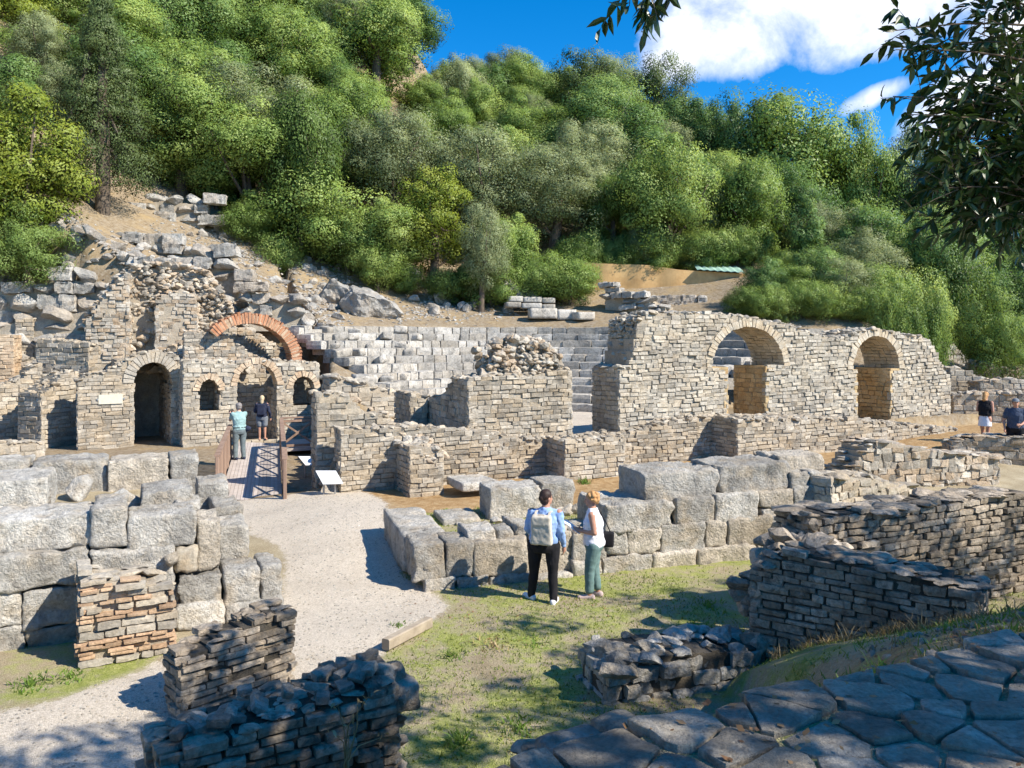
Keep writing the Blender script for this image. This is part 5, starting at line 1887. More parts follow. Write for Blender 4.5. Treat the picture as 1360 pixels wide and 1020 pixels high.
outcrop('broad pale limestone outcrop between the theatre seats and the yellow green tree', (452, 378, 524, 430), 38.5, 1.6, 81)
outcrop('large fractured pale outcrop above the bench blocks', (632, 350, 716, 412), 43.0, 2.2, 82)
outcrop('dark shaded outcrop under the trees behind the pale fractured one', (620, 332, 695, 385), 45.0, 2.0, 83)
outcrop('tan boulder alone on the bare soil right of the bench blocks', (735, 380, 761, 402), 42.0, 0.6, 84, 'brickochre')
outcrop('grey rock hump under the yellow green tree', (528, 352, 560, 392), 41.0, 1.0, 85)
outcrop('long grey rock shelf at the head of the left seats', (420, 372, 462, 410), 37.5, 1.0, 86)

SLOPE = [(88, 318, 330, 420), (150, 330, 340, 400), (300, 350, 420, 440), (380, 390, 470, 440), (400, 345, 470, 410), (520, 375, 640, 425), (560, 385, 680, 415), (230, 300, 330, 345), (0, 380, 110, 440)]


bl = 0
for i in range(400):
    b = SLOPE[rg.integers(len(SLOPE))]
    p = hill_hit(rg.uniform(b[0], b[2]), rg.uniform(b[1], b[3]))
    if p is None or p[1] < 31.5:
        continue
    r = rg.uniform(0.14, 0.34) * (1.5 if rg.random() < 0.2 else 1)
    mb = MB()
    add_rock(mb, p + [0, 0, r * 0.25], (r * 1.35, r, r * 0.8), rg, hi=True)
    tag(mb.build('boulder', M['rock'], origin=p), 'grey limestone boulder lying on the dry slope above the ruins', 'boulder', 'boulders scattered on the dry slope')
    bl += 1
    if bl > 190:
        break
mb = MB()
for i in range(3600):
    b = SLOPE[rg.integers(len(SLOPE))]
    p = hill_hit(rg.uniform(b[0] - 10, b[2] + 10), rg.uniform(b[1] - 6, b[3] + 6)) if i % 4 == 0 else p
    if p is None or p[1] < 31.5:
        continue
    q = p + [rg.normal() * 0.5, rg.normal() * 0.5, 0]
    q[2] = gzz(q[0], q[1])
    r = rg.uniform(0.03, 0.11)
    V, T = ICO[1]
    P = V * [r * 1.4, r, r * 0.7] * (1 + 0.25 * rg.normal(size=(len(V), 1)))
    mb.add(P @ rotz(rg.uniform(0, 6.28)).T + q, T=T, tint=rg.uniform())
tag(mb.build('rubble', M['rock']), kind='stuff')

# tan rendered wall with its green sheet roof
t_h = thing('tan_wall', 'long tan earth wall with a pale green sheet along its top, under the trees', 'earth wall', tuple(W(880, 400, Y=47)))
mb = MB()
a, b = W(772, 400, Y=47.5), W(990, 410, Y=46.5)
f_ = Frame(a[:2], (b - a)[:2])
ln = float(np.linalg.norm((b - a)[:2]))
tp_ = interp(f_.prof([(772, 348), (800, 350), (860, 352), (900, 358), (992, 364)]))
n_ = 60
for i in range(n_):
    s0_, s1_ = ln * i / n_, ln * (i + 1) / n_
    c = f_.map([s0_, s1_, s1_, s0_] * 2, [0.035 * math.sin(i * .5), 0.035 * math.sin((i + 1) * .5), 1.0, 1.0] * 2, [4.6] * 4 + [tp_(s0_), tp_(s1_), tp_(s1_), tp_(s0_)])
    mb.add(c, [[0, 3, 2, 1], [4, 5, 6, 7], [0, 1, 5, 4], [1, 2, 6, 5], [2, 3, 7, 6], [3, 0, 4, 7]], tint=0.5)
part(mb, 'wall', M['tanwall'], t_h)
mb = MB()
s0_, s1_ = f_.s_px(925), f_.s_px(988)
n_ = 14
for i in range(n_):
    u0, u1 = s0_ + (s1_ - s0_) * i / n_, s0_ + (s1_ - s0_) * (i + 1) / n_
    h0, h1 = 0.05 * (i % 2), 0.05 * ((i + 1) % 2)
    c = f_.map([u0, u1, u1, u0] * 2, [-0.3, -0.3, 1.6, 1.6] * 2, [tp_(u0) + 0.02 + h0, tp_(u1) + 0.02 + h1, tp_(u1) + 0.5 + h1, tp_(u0) + 0.5 + h0] + [tp_(u0) + 0.06 + h0, tp_(u1) + 0.06 + h1, tp_(u1) + 0.54 + h1, tp_(u0) + 0.54 + h0])
    mb.add(c, [[0, 3, 2, 1], [4, 5, 6, 7], [0, 1, 5, 4], [1, 2, 6, 5], [2, 3, 7, 6], [3, 0, 4, 7]], tint=0.5)
part(mb, 'sheet_roof', M['tarp'], t_h)

# ------------------------------------------------------------------ trees
def tube(mb, pts, rad, n=8, tint=0.5, wob=0.0, rg=None):
    pts = np.asarray(pts, float)
    rings = []
    for i, p in enumerate(pts):
        d = pts[min(i + 1, len(pts) - 1)] - pts[max(i - 1, 0)]
        d = d / (np.linalg.norm(d) + 1e-9)
        a = np.cross(d, [0.3, 0.9, 0.1])
        a /= np.linalg.norm(a)
        b = np.cross(d, a)
        th = np.arange(n) * 2 * math.pi / n
        r = rad[i] * (1 + (wob * rg.normal(size=n) if wob else 0))
        rings.append(p + np.outer(np.cos(th) * r, a) + np.outer(np.sin(th) * r, b))
    V = np.concatenate(rings + [pts[-1:]])
    Q = [[i * n + j, i * n + (j + 1) % n, (i + 1) * n + (j + 1) % n, (i + 1) * n + j] for i in range(len(pts) - 1) for j in range(n)]
    k0 = (len(pts) - 1) * n
    T = [[k0 + j, k0 + (j + 1) % n, len(V) - 1] for j in range(n)]
    mb.add(V, Q, tint=tint)
    mb.t.append(np.array(T) + mb.n - len(V))
    mb.tt.append(np.full(len(T), tint))


def leaves(mb, C, Nrm, size, rg, tint, asp=0.55, droop=0.0, puff=None):
    """Leaf-clump faces: a lozenge at every point of C, facing roughly Nrm."""
    n = len(C)
    t = rg.normal(size=(n, 3))
    t[:, 2] -= droop
    t -= (t * Nrm).sum(1)[:, None] * Nrm
    t /= np.linalg.norm(t, axis=1)[:, None] + 1e-9
    b = np.cross(Nrm, t)
    l = size * rg.uniform(0.6, 1.3, n)[:, None]
    w = l * asp * rg.uniform(0.7, 1.2, (n, 1))
    bend = Nrm * l * rg.uniform(-0.15, 0.25, (n, 1))
    V = np.stack([C - t * l / 2, C + b * w / 2 + bend * 0.4, C + t * l / 2, C - b * w / 2 + bend * 0.4], 1).reshape(-1, 3)
    mb.add(V, np.arange(n * 4).reshape(-1, 4), tint=tint)
    mb.cn.append(np.repeat(Nrm if puff is None else puff, 4, 0))


def clump(mb, c, r, n, size, rg, tint0, flat=0.8, asp=0.55, spread=0.75, droop=0.0, cc=None):
    d = rg.normal(size=(n, 3))
    d /= np.linalg.norm(d, axis=1)[:, None]
    rad = r * (1 - 0.55 * rg.uniform(0, 1, n) ** 2.2)
    P = d * rad[:, None] * [1, 1, flat]
    P *= (1 + 0.22 * snoise(P / r + rg.uniform(-9, 9, 3), int(rg.integers(999)), 1.5, 2))[:, None]
    Nn = d + rg.normal(size=(n, 3)) * spread * 0.38 + [0, 0, 0.2]
    Nn /= np.linalg.norm(Nn, axis=1)[:, None]
    t = np.clip(tint0 + rg.normal(size=n) * 0.07, 0, 1)
    pf = d.copy()
    if cc is not None:
        o_ = P + c - cc
        pf = 0.62 * d + 0.38 * o_ / (np.linalg.norm(o_, axis=1)[:, None] + 1e-6)
    pf /= np.linalg.norm(pf, axis=1)[:, None] + 1e-9
    leaves(mb, P + c, Nn, size, rg, t, asp, droop, pf)


def crown_round(mb, rg, hgt, wid, base, ncl, per, size, rr=(0.16, 0.3), asp=0.55, flat=0.85, top=0.6, droop=0.0, spread=0.75):
    """Crown between heights base and hgt, width wid, of many overlapping leaf clumps."""
    cz, rz = (hgt + base) / 2, (hgt - base) / 2
    pts = []
    for i in range(ncl):
        d = rg.normal(size=3)
        d /= np.linalg.norm(d)
        f = rg.uniform(0.45, 0.86) if i > ncl * 0.2 else rg.uniform(0.0, 0.45)
        taper = 1.0 if d[2] < 0 else 1 - 0.12 * d[2]
        p = np.array([d[0] * wid / 2 * f * taper, d[1] * wid / 2 * f * taper, cz + d[2] * rz * f])
        r = wid / 2 * rg.uniform(*rr) * (1.25 - 0.35 * f)
        clump(mb, p, r * 1.25, int(per * rg.uniform(0.7, 1.3)), size, rg, rg.uniform(0.2, 0.8), flat, asp, spread, droop, np.array([0, 0, cz]))
        pts.append(p)
    return pts


def crown_cone(mb, rg, hgt, wid, base, ncl, per, size):
    pts = []
    for i in range(ncl):
        k = rg.uniform(0, 1) ** 1.15
        z = base + (hgt - base) * k
        rad = wid / 2 * (1 - k) ** 0.7 * rg.uniform(0.2, 1.0) ** 0.6
        a = rg.uniform(0, 6.283)
        p = np.array([rad * math.cos(a), rad * math.sin(a), z - 0.12 * rad])
        clump(mb, p, wid * rg.uniform(0.10, 0.17) * (1.15 - 0.5 * k), int(per * rg.uniform(0.7, 1.3)), size, rg, rg.uniform(0.2, 0.8), 0.55, 0.4, cc=np.array([0, 0, z - 0.5]))
        pts.append(p)
    return pts


def make_trunk(mb, rg, h, r, pts, nl=7, lean=0.15):
    top = np.array([rg.normal() * lean, rg.normal() * lean, h])
    k = np.linspace(0, 1, 6)
    path = np.outer(k, top) + np.stack([0.06 * np.sin(k * 5 + r), 0.06 * np.cos(k * 4), k * 0], 1)
    path[0, 2] = -0.6
    tube(mb, path, r * (1.25 - 0.6 * k), 9, rg=rg, wob=0.06)
    idx = rg.permutation(len(pts))[:nl]
    for i in idx:
        st = path[rg.integers(2, 6)]
        e = pts[i]
        m = (st + e) / 2 + [0, 0, -0.08 * np.linalg.norm(e - st)] + rg.normal(size=3) * 0.12
        tube(mb, [st, m, e], [r * 0.42, r * 0.28, r * 0.08], 6)


def make_tree(name, mat, h, w, base, seed, ncl=42, per=150, size=0.26, style='round', **kw):
    g2 = np.random.default_rng(seed)
    root = thing(name, None, None, (0, 0, 0))
    cm, tm_ = MB(), MB()
    if style == 'cone':
        pts = crown_cone(cm, g2, h, w, base, ncl, per, size)
    else:
        pts = crown_round(cm, g2, h, w, base, ncl, per, size, **kw)
    make_trunk(tm_, g2, base + (h - base) * 0.45 if style != 'cone' else h * 0.93, 0.03 * h + 0.02, pts)
    part(tm_, 'trunk', M['bark'], root, smooth=True)
    part(cm, 'crown', M[mat], root)
    root['h'], root['w'] = h, w
    return root


PROT = {
    'green': [make_tree('broadleaf_tree', 'leaf_green', 8, 6.6 - 0.5 * (i % 2), 0.5, 500 + i, 78, 560, 0.13, rr=(0.12, 0.34), flat=0.8 + 0.2 * (i % 2)) for i in range(4)],
    'deep': [make_tree('evergreen_tree', 'leaf_deep', 8, 6.2 - 0.7 * (i % 2), 0.5, 520 + i, 78, 560, 0.125, rr=(0.12, 0.34), flat=0.85 + 0.25 * (i % 2)) for i in range(3)],
    'olive': [make_tree('olive_tree', 'leaf_olive', 8, 6.8, 0.8, 540 + i, 84, 520, 0.125, rr=(0.13, 0.24), asp=0.34, droop=0.5) for i in range(3)],
    'shrub': [make_tree('leafy_shrub', 'leaf_green', 4, 5.5, 0.0, 560 + i, 64, 420, 0.11) for i in range(2)],
    'yellow': [make_tree('small_tree', 'leaf_yellow', 7, 5.2, 0.7, 580 + i, 84, 300, 0.13, rr=(0.13, 0.24)) for i in range(2)],
    'yellowbig': [make_tree('leafy_tree', 'leaf_yellow', 10, 7.0, 0.9, 585, 120, 330, 0.15, rr=(0.13, 0.24))],
    'fresh': [make_tree('feathery_bush', 'leaf_fresh', 4.5, 5.0, 0.0, 590, 90, 420, 0.11, rr=(0.13, 0.24), asp=0.3)],
    'cone': [make_tree('conifer_tree', 'leaf_pine', 11, 6.2, 2.2, 600, 320, 190, 0.13, style='cone')],
    'pine': [make_tree('umbrella_pine', 'leaf_pine', 8, 7.5, 3.4, 610 + i, 44, 420, 0.13, rr=(0.16, 0.26), flat=0.7) for i in range(2)],
    'tall': [make_tree('cypress_tree', 'leaf_deep', 8, 3.4, 0.4, 620, 60, 200, 0.16, rr=(0.2, 0.34))],
}
USED = set()
TREES = []


def plant(kind, x, y, h, w=None, label=None, cat='tree', group=None, z=None, rot=None, sink=0.15):
    lst = PROT[kind]
    p = lst[int(rg.integers(len(lst)))]
    if p.name not in USED:
        USED.add(p.name)
        o = p
    else:
        o = p.copy()
        COL.objects.link(o)
        for ch in list(p.children):
            c = ch.copy()
            COL.objects.link(c)
            c.parent = o
    s = h / p['h']
    sw = (w / p['w']) if w else s * rg.uniform(0.9, 1.15)
    o.scale = (sw, sw, s)
    o.rotation_euler = (0, 0, rg.uniform(0, 6.28) if rot is None else rot)
    o.location = (x, y, (gzz(x, y) if z is None else z) - sink)
    for key in ('group', 'label', 'category'):
        if key in o:
            del o[key]
    tag(o, label, cat, group)
    TREES.append((x, y, (w or h * 0.8) / 2))
    return o


def plant_px(kind, px, by, ty, Y, wpx, label, cat='tree', force=False, **kw):
    hp = hill_hit(px, by) if by > 130 else None
    if hp is not None and hp[1] < Y + 7 and px > 120:
        Y = max(Y, hp[1])
    p = W(px, by, Y=Y)
    g_ = gzz(p[0], p[1])
    z = p[2] if force else min(g_, p[2])
    top = H - (ty - HY) * Y / F
    return plant(kind, p[0], p[1], max(1.0, top - z), wpx / F * Y, label, cat, z=z, **kw)


rg = np.random.default_rng(63)
plant_px('yellowbig', 18, 392, 85, 36.4, 210, force=True, label= 'yellow green leafy tree cut by the left edge of the photo')
plant_px('fresh', 38, 386, 262, 35.4, 140, force=True, label= 'feathery pale green bush below the yellow green tree at left', cat='bush')
plant_px('cone', 136, 300, -5, 40.0, 138, 'dark conifer with a bare straight trunk standing on the terrace above the ruins')
plant_px('shrub', 415, 345, 222, 41.0, 200, 'broad dense green shrub at the top of the left seats', 'shrub')
plant_px('yellow', 575, 385, 208, 41.0, 128, 'slender yellow green tree between the pale outcrops')
plant_px('olive', 640, 345, 150, 46.0, 190, 'large grey green olive tree rising behind the slender yellow green tree')
plant_px('olive', 735, 350, 170, 46.5, 190, 'tall grey green olive tree above the fractured outcrop')
plant_px('olive', 330, 260, 70, 47.0, 215, 'big dull green tree right of the conifer with deep shade below')
plant_px('olive', 520, 330, 120, 48.0, 190, 'grey green olive tree behind the dense green shrub')
plant_px('green', 400, 240, 95, 46.0, 120, 'upright leafy tree between the dull green tree and the olives')
plant_px('olive', 640, 345, 250, 43.5, 90, 'small rounded olive bush at the right of the slender yellow green tree', 'bush')
plant_px('green', 885, 365, 165, 48.0, 150, 'bright leafy tree just above the tan wall')
plant_px('green', 815, 345, 215, 46.5, 90, 'narrow leafy tree at the left end of the tan wall')
plant_px('olive', 850, 372, 290, 46.0, 56, 'small silvery bush hanging over the tan wall', 'bush')
plant_px('olive', 912, 362, 300, 46.2, 60, 'rounded dull bush on the tan wall top near the green sheet', 'bush')
plant_px('fresh', 1330, 488, 374, 35.5, 120, 'round green bush over the low walls at the right edge', 'bush')
plant_px('green', 1045, 420, 335, 42.0, 90, 'leafy bush at the foot of the wood behind the first arch', 'bush')
plant_px('olive', 1115, 425, 330, 42.0, 110, 'silvery bush at the foot of the wood between the two arches', 'bush')
plant_px('shrub', 1200, 435, 345, 43.0, 120, 'dark leafy shrub at the foot of the wood behind the second arch', 'shrub')
plant_px('shrub', 1265, 430, 330, 43.5, 110, 'glossy leafy shrub left of the round green bush', 'shrub')
plant_px('deep', 1240, 420, 260, 46.0, 130, 'deep green tree at the foot of the wood near the right edge')
plant_px('deep', 1360, 430, 280, 46.0, 150, 'dark tree behind the round green bush')
plant_px('green', 990, 380, 190, 50.0, 130, 'leafy tree at the right end of the tan wall')
plant_px('tall', 1072, 400, 235, 47.0, 55, 'slim yellowish cypress like tree hanging over the dark gap in the wood')
plant_px('pine', 780, 120, 38, 74.0, 120, 'flat topped pine on the skyline with sky between its branches', sink=1.5)
plant_px('pine', 872, 125, 42, 74.0, 105, 'rounded pine on the skyline right beside the flat topped one', sink=1.5)
plant_px('olive', 612, 110, 44, 72.0, 95, 'pale grey green tree top standing against the blue sky', sink=1.5)
plant_px('green', 500, 110, -25, 66.0, 150, 'tall bright tree on the skyline at the left of the blue sky')
plant_px('yellow', 30, 100, -40, 52.0, 120, 'leafy tree high on the slope at the top left corner', force=True)
plant_px('green', 40, 150, 20, 50.0, 140, 'leafy tree behind the yellow green tree at left', force=True)
plant_px('deep', 5, 215, 60, 44.0, 130, 'deep green tree half hidden by the yellow green tree at the left edge', force=True)
plant_px('olive', 80, 190, 70, 46.0, 110, 'grey green tree between the yellow green tree and the conifer', force=True)
plant_px('green', 1030, 190, 92, 62.0, 200, 'broad domed tree on the skyline below the cloud')
for kd_, px_, by_, ty_, Y_, w_, lb_ in (('green', 1140, 300, 132, 60, 120, 'leafy tree on the skyline right of the broad domed tree'), ('olive', 1205, 300, 145, 60, 110, 'grey green tree on the skyline left of the hanging branch'), ('deep', 1265, 310, 155, 58, 120, 'deep green tree on the skyline behind the hanging branch'), ('green', 1335, 320, 190, 58, 130, 'leafy tree on the skyline at the right edge behind the hanging branch'), ('deep', 960, 300, 105, 62, 110, 'dark tree on the skyline left of the broad domed tree'),
        ('deep', 1015, 428, 330, 41.5, 80, 'dark bushy tree just behind the top of the first arch'), ('deep', 1085, 432, 318, 42.5, 90, 'dark bushy tree behind the arched wall, between both arches'), ('shrub', 1160, 436, 345, 42.0, 90, 'leafy shrub just behind the crown of the second arch'), ('shrub', 1225, 445, 372, 41.0, 90, 'dark shrub behind the sloping right end of the arched wall')):
    plant_px(kd_, px_, by_, ty_, Y_, w_, lb_)
# the wood that covers the hillside
rg = np.random.default_rng(64)
kinds_lbl = {'green': ('mid green leafy tree in the wood that covers the hillside', 'leafy trees of the hillside wood'),
             'deep': ('dark green evergreen tree in the wood that covers the hillside', 'evergreen trees of the hillside wood'),
             'olive': ('grey green olive tree in the wood that covers the hillside', 'olive trees of the hillside wood')}
cnt = 0
for i in range(14000):
    Y = 41 + 50 * rg.uniform() ** 1.3
    x = rg.uniform(-0.78, 0.80) * Y
    rho = math.hypot(x - CC[0], Y - CC[1])
    px = CX + x / Y * F
    if rho < 16.5 or rho > 62:
        continue
    g_ = gzz(x, Y)
    py = HY - (g_ - H) / Y * F
    if px < 330 and Y < 47.5:
        continue
    if 330 <= px < 700 and Y < 45.5:
        continue
    if 700 <= px < 1000 and Y < 48.5:
        continue
    if 540 < px < 1010 and py < 150:
        continue
    if px > 1000 and Y < 44 or (995 < px < 1140 and Y < 49):
        continue
    h = rg.uniform(5.5, 9.5) * (1.0 if Y < 60 else 1.1)
    if 545 < px < 760 and Y > 58:
        h *= 0.75
    if px > 1110:
        h *= 1.05
    wr = h * 0.38
    if any((x - a) ** 2 + (Y - b) ** 2 < (0.52 * (wr + c)) ** 2 for a, b, c in TREES):
        continue
    olive_zone = 480 < px < 800 and Y < 60
    kd = 'olive' if rg.random() < (0.75 if olive_zone else 0.18) else ('deep' if rg.random() < (0.3 + 0.2 * (px < 300) + 0.15 * (px > 1100)) else 'green')
    plant(kd, x, Y, h, h * rg.uniform(0.75, 1.05), kinds_lbl[kd][0], 'tree', kinds_lbl[kd][1])
    cnt += 1
    if cnt > 255:
        break
for i, px in enumerate((985, 1008, 1034, 1062, 1092, 1122, 1150, 1180, 1208, 1238)):
    by = 418 + 0.07 * (px - 985) + rg.uniform(-6, 8)
    plant_px('shrub', px, by, by - rg.uniform(38, 62), 35.0, rg.uniform(50, 78), 'low leafy shrub on the bank behind the arched wall', 'shrub', group='shrubs on the bank behind the arched wall')
for i in range(46):       # low growth at the edge of the wood
    px = rg.uniform(200, 1380)
    Y = rg.uniform(44.5, 47) if 330 < px < 1000 else (48 if px < 330 else rg.uniform(43.5, 47))
    if 760 < px < 1000:
        Y = rg.uniform(48.3, 50)
    x = (px - CX) / F * Y
    plant('shrub', x, Y, rg.uniform(1.8, 3.6), None, 'low leafy shrub at the lower edge of the hillside wood', 'shrub', 'shrubs at the foot of the wood')
for lst in PROT.values():
    for p in lst:
        if p.name not in USED:
            for c in list(p.children):
                bpy.data.objects.remove(c)
            bpy.data.objects.remove(p)
print('trees', cnt)

# ------------------------------------------------------------------ the two big trees that shade the terrace
rg = np.random.default_rng(65)
SUNR = np.array([1.06, -0.5, 1.0])


def in_frame(p, r):
    if p[1] < 0.15:
        return False
    m = r / max(p[1], 0.2) * F
    px, py = CX + p[0] / p[1] * F, HY - (p[2] - H) / p[1] * F
    return -m < px < 1360 + m and -m < py < 1020 + m


def shade(mb, P, t, r, n, size, lst):
    c = np.asarray(P, float) + SUNR * t
    if in_frame(c, r * 1.2):
        return
    clump(mb, c, r, n, size, rg, rg.uniform(0.2, 0.8), 0.8, 0.5)
    lst.append(c)


crownA, ptsA = MB(), []
for x in np.arange(-1.2, 5.6, 0.62):
    for y in np.arange(1.6, 5.6, 0.62):
        shade(crownA, (x + rg.normal() * 0.2, y + rg.normal() * 0.2, 2.35), rg.uniform(4.5, 8), 0.62, 120, 0.17, ptsA)
for x, y, z, pr in [(x, y, 1.0, 0.95) for x in np.arange(-2.6, -0.4, 0.5) for y in np.arange(4.9, 6.6, 0.5)] + [(x, y, 0.5, 0.72) for x in np.arange(-3.6, -2.3, 0.5) for y in np.arange(8.2, 9.4, 0.5)] + [(x, y, 0, 0.35) for x in np.arange(-6, -2.5, 0.7) for y in np.arange(6.6, 8.2, 0.6)]:
    if rg.random() < pr:
        shade(crownA, (x + rg.normal() * 0.15, y + rg.normal() * 0.15, z), rg.uniform(6, 9.5), 0.5, 110, 0.16, ptsA)
crownB, ptsB = MB(), []
tg = []
for s_ in np.arange(0, 2.4, 0.45):
    for z in (0.3, 0.8, 1.25):
        tg.append((*WA.xy(s_, 0.2), z, 0.62))
for s_ in np.arange(0.2, 6.0, 0.5):
    for z in (0.3, 0.8, 1.3):
        tg.append((*WB.xy(s_, 0.1), z, 0.62))
    tg.append((*WB.xy(s_, 0.75), 1.5, 0.3))
for px in np.arange(1020, 1400, 28):
    for py in np.arange(800, 880, 26):
        p = W(px, py, z=1.5)
        tg.append((p[0], p[1], 1.5, 0.9))
for (x0, y0, x1, y1, pr) in ((700, 832, 880, 880, 0.26), (560, 915, 800, 1010, 0.2), (810, 870, 1000, 935, 0.32), (520, 970, 620, 1020, 0.35)):
    for px in np.arange(x0, x1, 34):
        for py in np.arange(y0, y1, 20):
            p = W(px, py, z=0.0)
            tg.append((p[0], p[1], 0.0, pr))
for x, y, z, pr in tg:
    if rg.random() < pr:
        shade(crownB, (x + rg.normal() * 0.1, y + rg.normal() * 0.1, z), rg.uniform(6.5, 9.5), 0.42, 85, 0.16, ptsB)


def near_trunk(parent, base, top, r, pts, nl, seed):
    g2 = np.random.default_rng(seed)
    mb = MB()
    k = np.linspace(0, 1, 8)
    base, top = np.asarray(base, float), np.asarray(top, float)
    path = base + np.outer(k, top - base) + 0.12 * np.stack([np.sin(k * 6), np.cos(k * 5), 0 * k], 1)
    tube(mb, path, r * (1.3 - 0.7 * k), 14, rg=g2, wob=0.05)
    part(mb, 'trunk', M['bark'], parent, smooth=True)
    pts = np.array(pts)
    for i in g2.permutation(len(pts))[:nl]:
        mb = MB()
        st = path[g2.integers(4, 8)]
        e = pts[i]
        ms = [st + (e - st) * q + np.array([0, 0, 0.5 * math.sin(q * math.pi)]) + g2.normal(size=3) * 0.1 for q in (0.35, 0.7)]
        tube(mb, [st, *ms, e], [r * 0.4, r * 0.28, r * 0.15, r * 0.05], 8)
        part(mb, 'limb', M['bark'], parent, smooth=True)


tA_ = thing('overhanging_tree', 'big laurel leaved tree whose dark branches hang into the top right of the photo', 'tree', (9.2, -0.6, 2.31))
near_trunk(tA_, (9.2, -0.6, 1.9), (8.6, 0.4, 7.4), 0.32, [p for p in ptsA], 16, 91)
tB_ = thing('overhanging_tree', 'big leafy tree beyond the right edge that shades the angled walls and the grass', 'tree', (14.6, 4.6, gzz(14.6, 4.6)))
near_trunk(tB_, (14.6, 4.6, gzz(14.6, 4.6) - 0.3), (14.0, 5.0, 7.6), 0.3, ptsB, 16, 92)
part(crownA, 'crown', M['leaf_near'], tA_)
part(crownB, 'crown', M['leaf_near'], tB_)


def laurel(mb, p, d, L_, rg):
    """One pointed leaf with a folded midrib, from its stalk at p along d."""
    d = d / np.linalg.norm(d)
    n = rg.normal(size=3) * 0.55 + [0, 0, 1.0]
    n -= (n @ d) * d
    n /= np.linalg.norm(n)
    b = np.cross(n, d)
    w = L_ * rg.uniform(0.15, 0.21)
    c = rg.uniform(0.05, 0.3) * L_
    V = [p, p + d * L_ * 0.28 + b * w * 0.8 + n * w * 0.35, p + d * L_ * 0.62 + b * w * 0.85 + n * (w * 0.3 - c * 0.3), p + d * L_ - n * c,
         p + d * L_ * 0.62 - b * w * 0.85 + n * (w * 0.3 - c * 0.3), p + d * L_ * 0.28 - b * w * 0.8 + n * w * 0.35, p + d * L_ * 0.3, p + d * L_ * 0.64 - n * c * 0.35]
    mb.add(np.array(V), [[0, 6, 7, 1], [1, 7, 7, 2]][:0] or None, T=[[0, 6, 1], [1, 6, 2], [6, 7, 2], [2, 7, 3], [0, 5, 6], [5, 4, 6], [6, 4, 7], [4, 3, 7]], tint=rg.uniform())


lm, tw = MB(), MB()
rg = np.random.default_rng(66)


def spray(a, b, r0, nleaf, side=4, L_=(0.085, 0.14), sag=0.05):
    a, b = np.asarray(a, float), np.asarray(b, float)
    k = np.linspace(0, 1, 6)
    path = a + np.outer(k, b - a) + np.outer(np.sin(k * math.pi), [0, 0, sag])
    tube(tw, path, r0 * (1 - 0.8 * k) + 0.0015, 6)
    ax = (b - a) / np.linalg.norm(b - a)
    for i in range(nleaf):
        q = rg.uniform(0.25, 1.0)
        p = a + (b - a) * q + np.array([0, 0, sag * math.sin(q * math.pi)])
        d = ax * rg.uniform(0.3, 1.0) + rg.normal(size=3) * 0.55 + [0, 0, -0.25]
        laurel(lm, p, d, rg.uniform(*L_), rg)
    for i in range(side):
        q = rg.uniform(0.2, 0.95)
        p = a + (b - a) * q
        d = ax * 0.7 + rg.normal(size=3) * 0.55
        e = p + d / np.linalg.norm(d) * rg.uniform(0.18, 0.42)
        tube(tw, [p, (p + e) / 2 + [0, 0, 0.01], e], [r0 * 0.4, r0 * 0.28, 0.0012], 5)
        for j in range(int(rg.integers(6, 11))):
            qq = rg.uniform(0.2, 1.05)
            dd = (e - p) / np.linalg.norm(e - p) * 0.8 + rg.normal(size=3) * 0.5 + [0, 0, -0.2]
            laurel(lm, p + (e - p) * min(qq, 1), dd, rg.uniform(*L_), rg)


def spx(px, py, Y):
    return W(px, py, Y=Y)


SPR = [((1420, 40, 5.2), (1178, 42, 5.0)), ((1420, 95, 5.3), (1190, 66, 4.8)), ((1430, 30, 5.6), (1245, -10, 5.2)), ((1430, 70, 5.0), (1240, 62, 5.2)),
       ((1430, 165, 5.4), (1186, 128, 5.0)), ((1430, 150, 5.0), (1250, 112, 5.4)), ((1440, 190, 5.2), (1205, 152, 5.0)), ((1430, 120, 5.8), (1290, 40, 5.6)),
       ((1440, 230, 5.5), (1220, 172, 5.1)), ((1440, 220, 5.0), (1270, 200, 5.3)), ((1440, 250, 5.4), (1235, 205, 5.2)), ((1440, 270, 5.2), (1255, 250, 5.0)),
       ((1440, 290, 5.5), (1240, 268, 5.4)), ((1440, 300, 5.1), (1290, 290, 5.2)), ((1440, 200, 5.8), (1320, 160, 5.5)), ((1440, 240, 5.9), (1310, 225, 5.7)),
       ((1440, 280, 5.9), (1320, 268, 5.7)), ((1440, 90, 5.9), (1320, 100, 5.7)), ((1440, 10, 5.7), (1320, 20, 5.4)), ((1440, 260, 6.1), (1215, 232, 5.6)),
       ((1440, 130, 5.5), (1330, 140, 5.3)), ((1440, 210, 5.4), (1340, 245, 5.2)), ((1450, 180, 6.0), (1262, 160, 5.8)), ((1450, 300, 6.0), (1330, 305, 5.8)), ((1440, 60, 6.0), (1340, 60, 5.8))]
for i in range(34):
    x_, y_ = rg.uniform(1235, 1360), rg.uniform(95, 300)
    if y_ < 300 - (x_ - 1225) * 0.0 and not (x_ < 1290 and y_ < 150):
        Y_ = rg.uniform(5.0, 6.4)
        SPR.append(((x_ + 130, y_ + rg.uniform(-40, 15), Y_ + 0.2), (x_, y_, Y_)))
for a, b in SPR:
    spray(spx(*a), spx(*b), 0.008, 20, 7)
for a, b in (((840, -60, 4.8), (836, 8, 4.7)), ((850, -60, 4.8), (872, 20, 4.7)), ((900, -60, 4.8), (884, 14, 4.8)), ((860, -60, 4.9), (858, 4, 4.9))):
    spray(spx(*a), spx(*b), 0.005, 9, 1, (0.10, 0.15), 0.0)
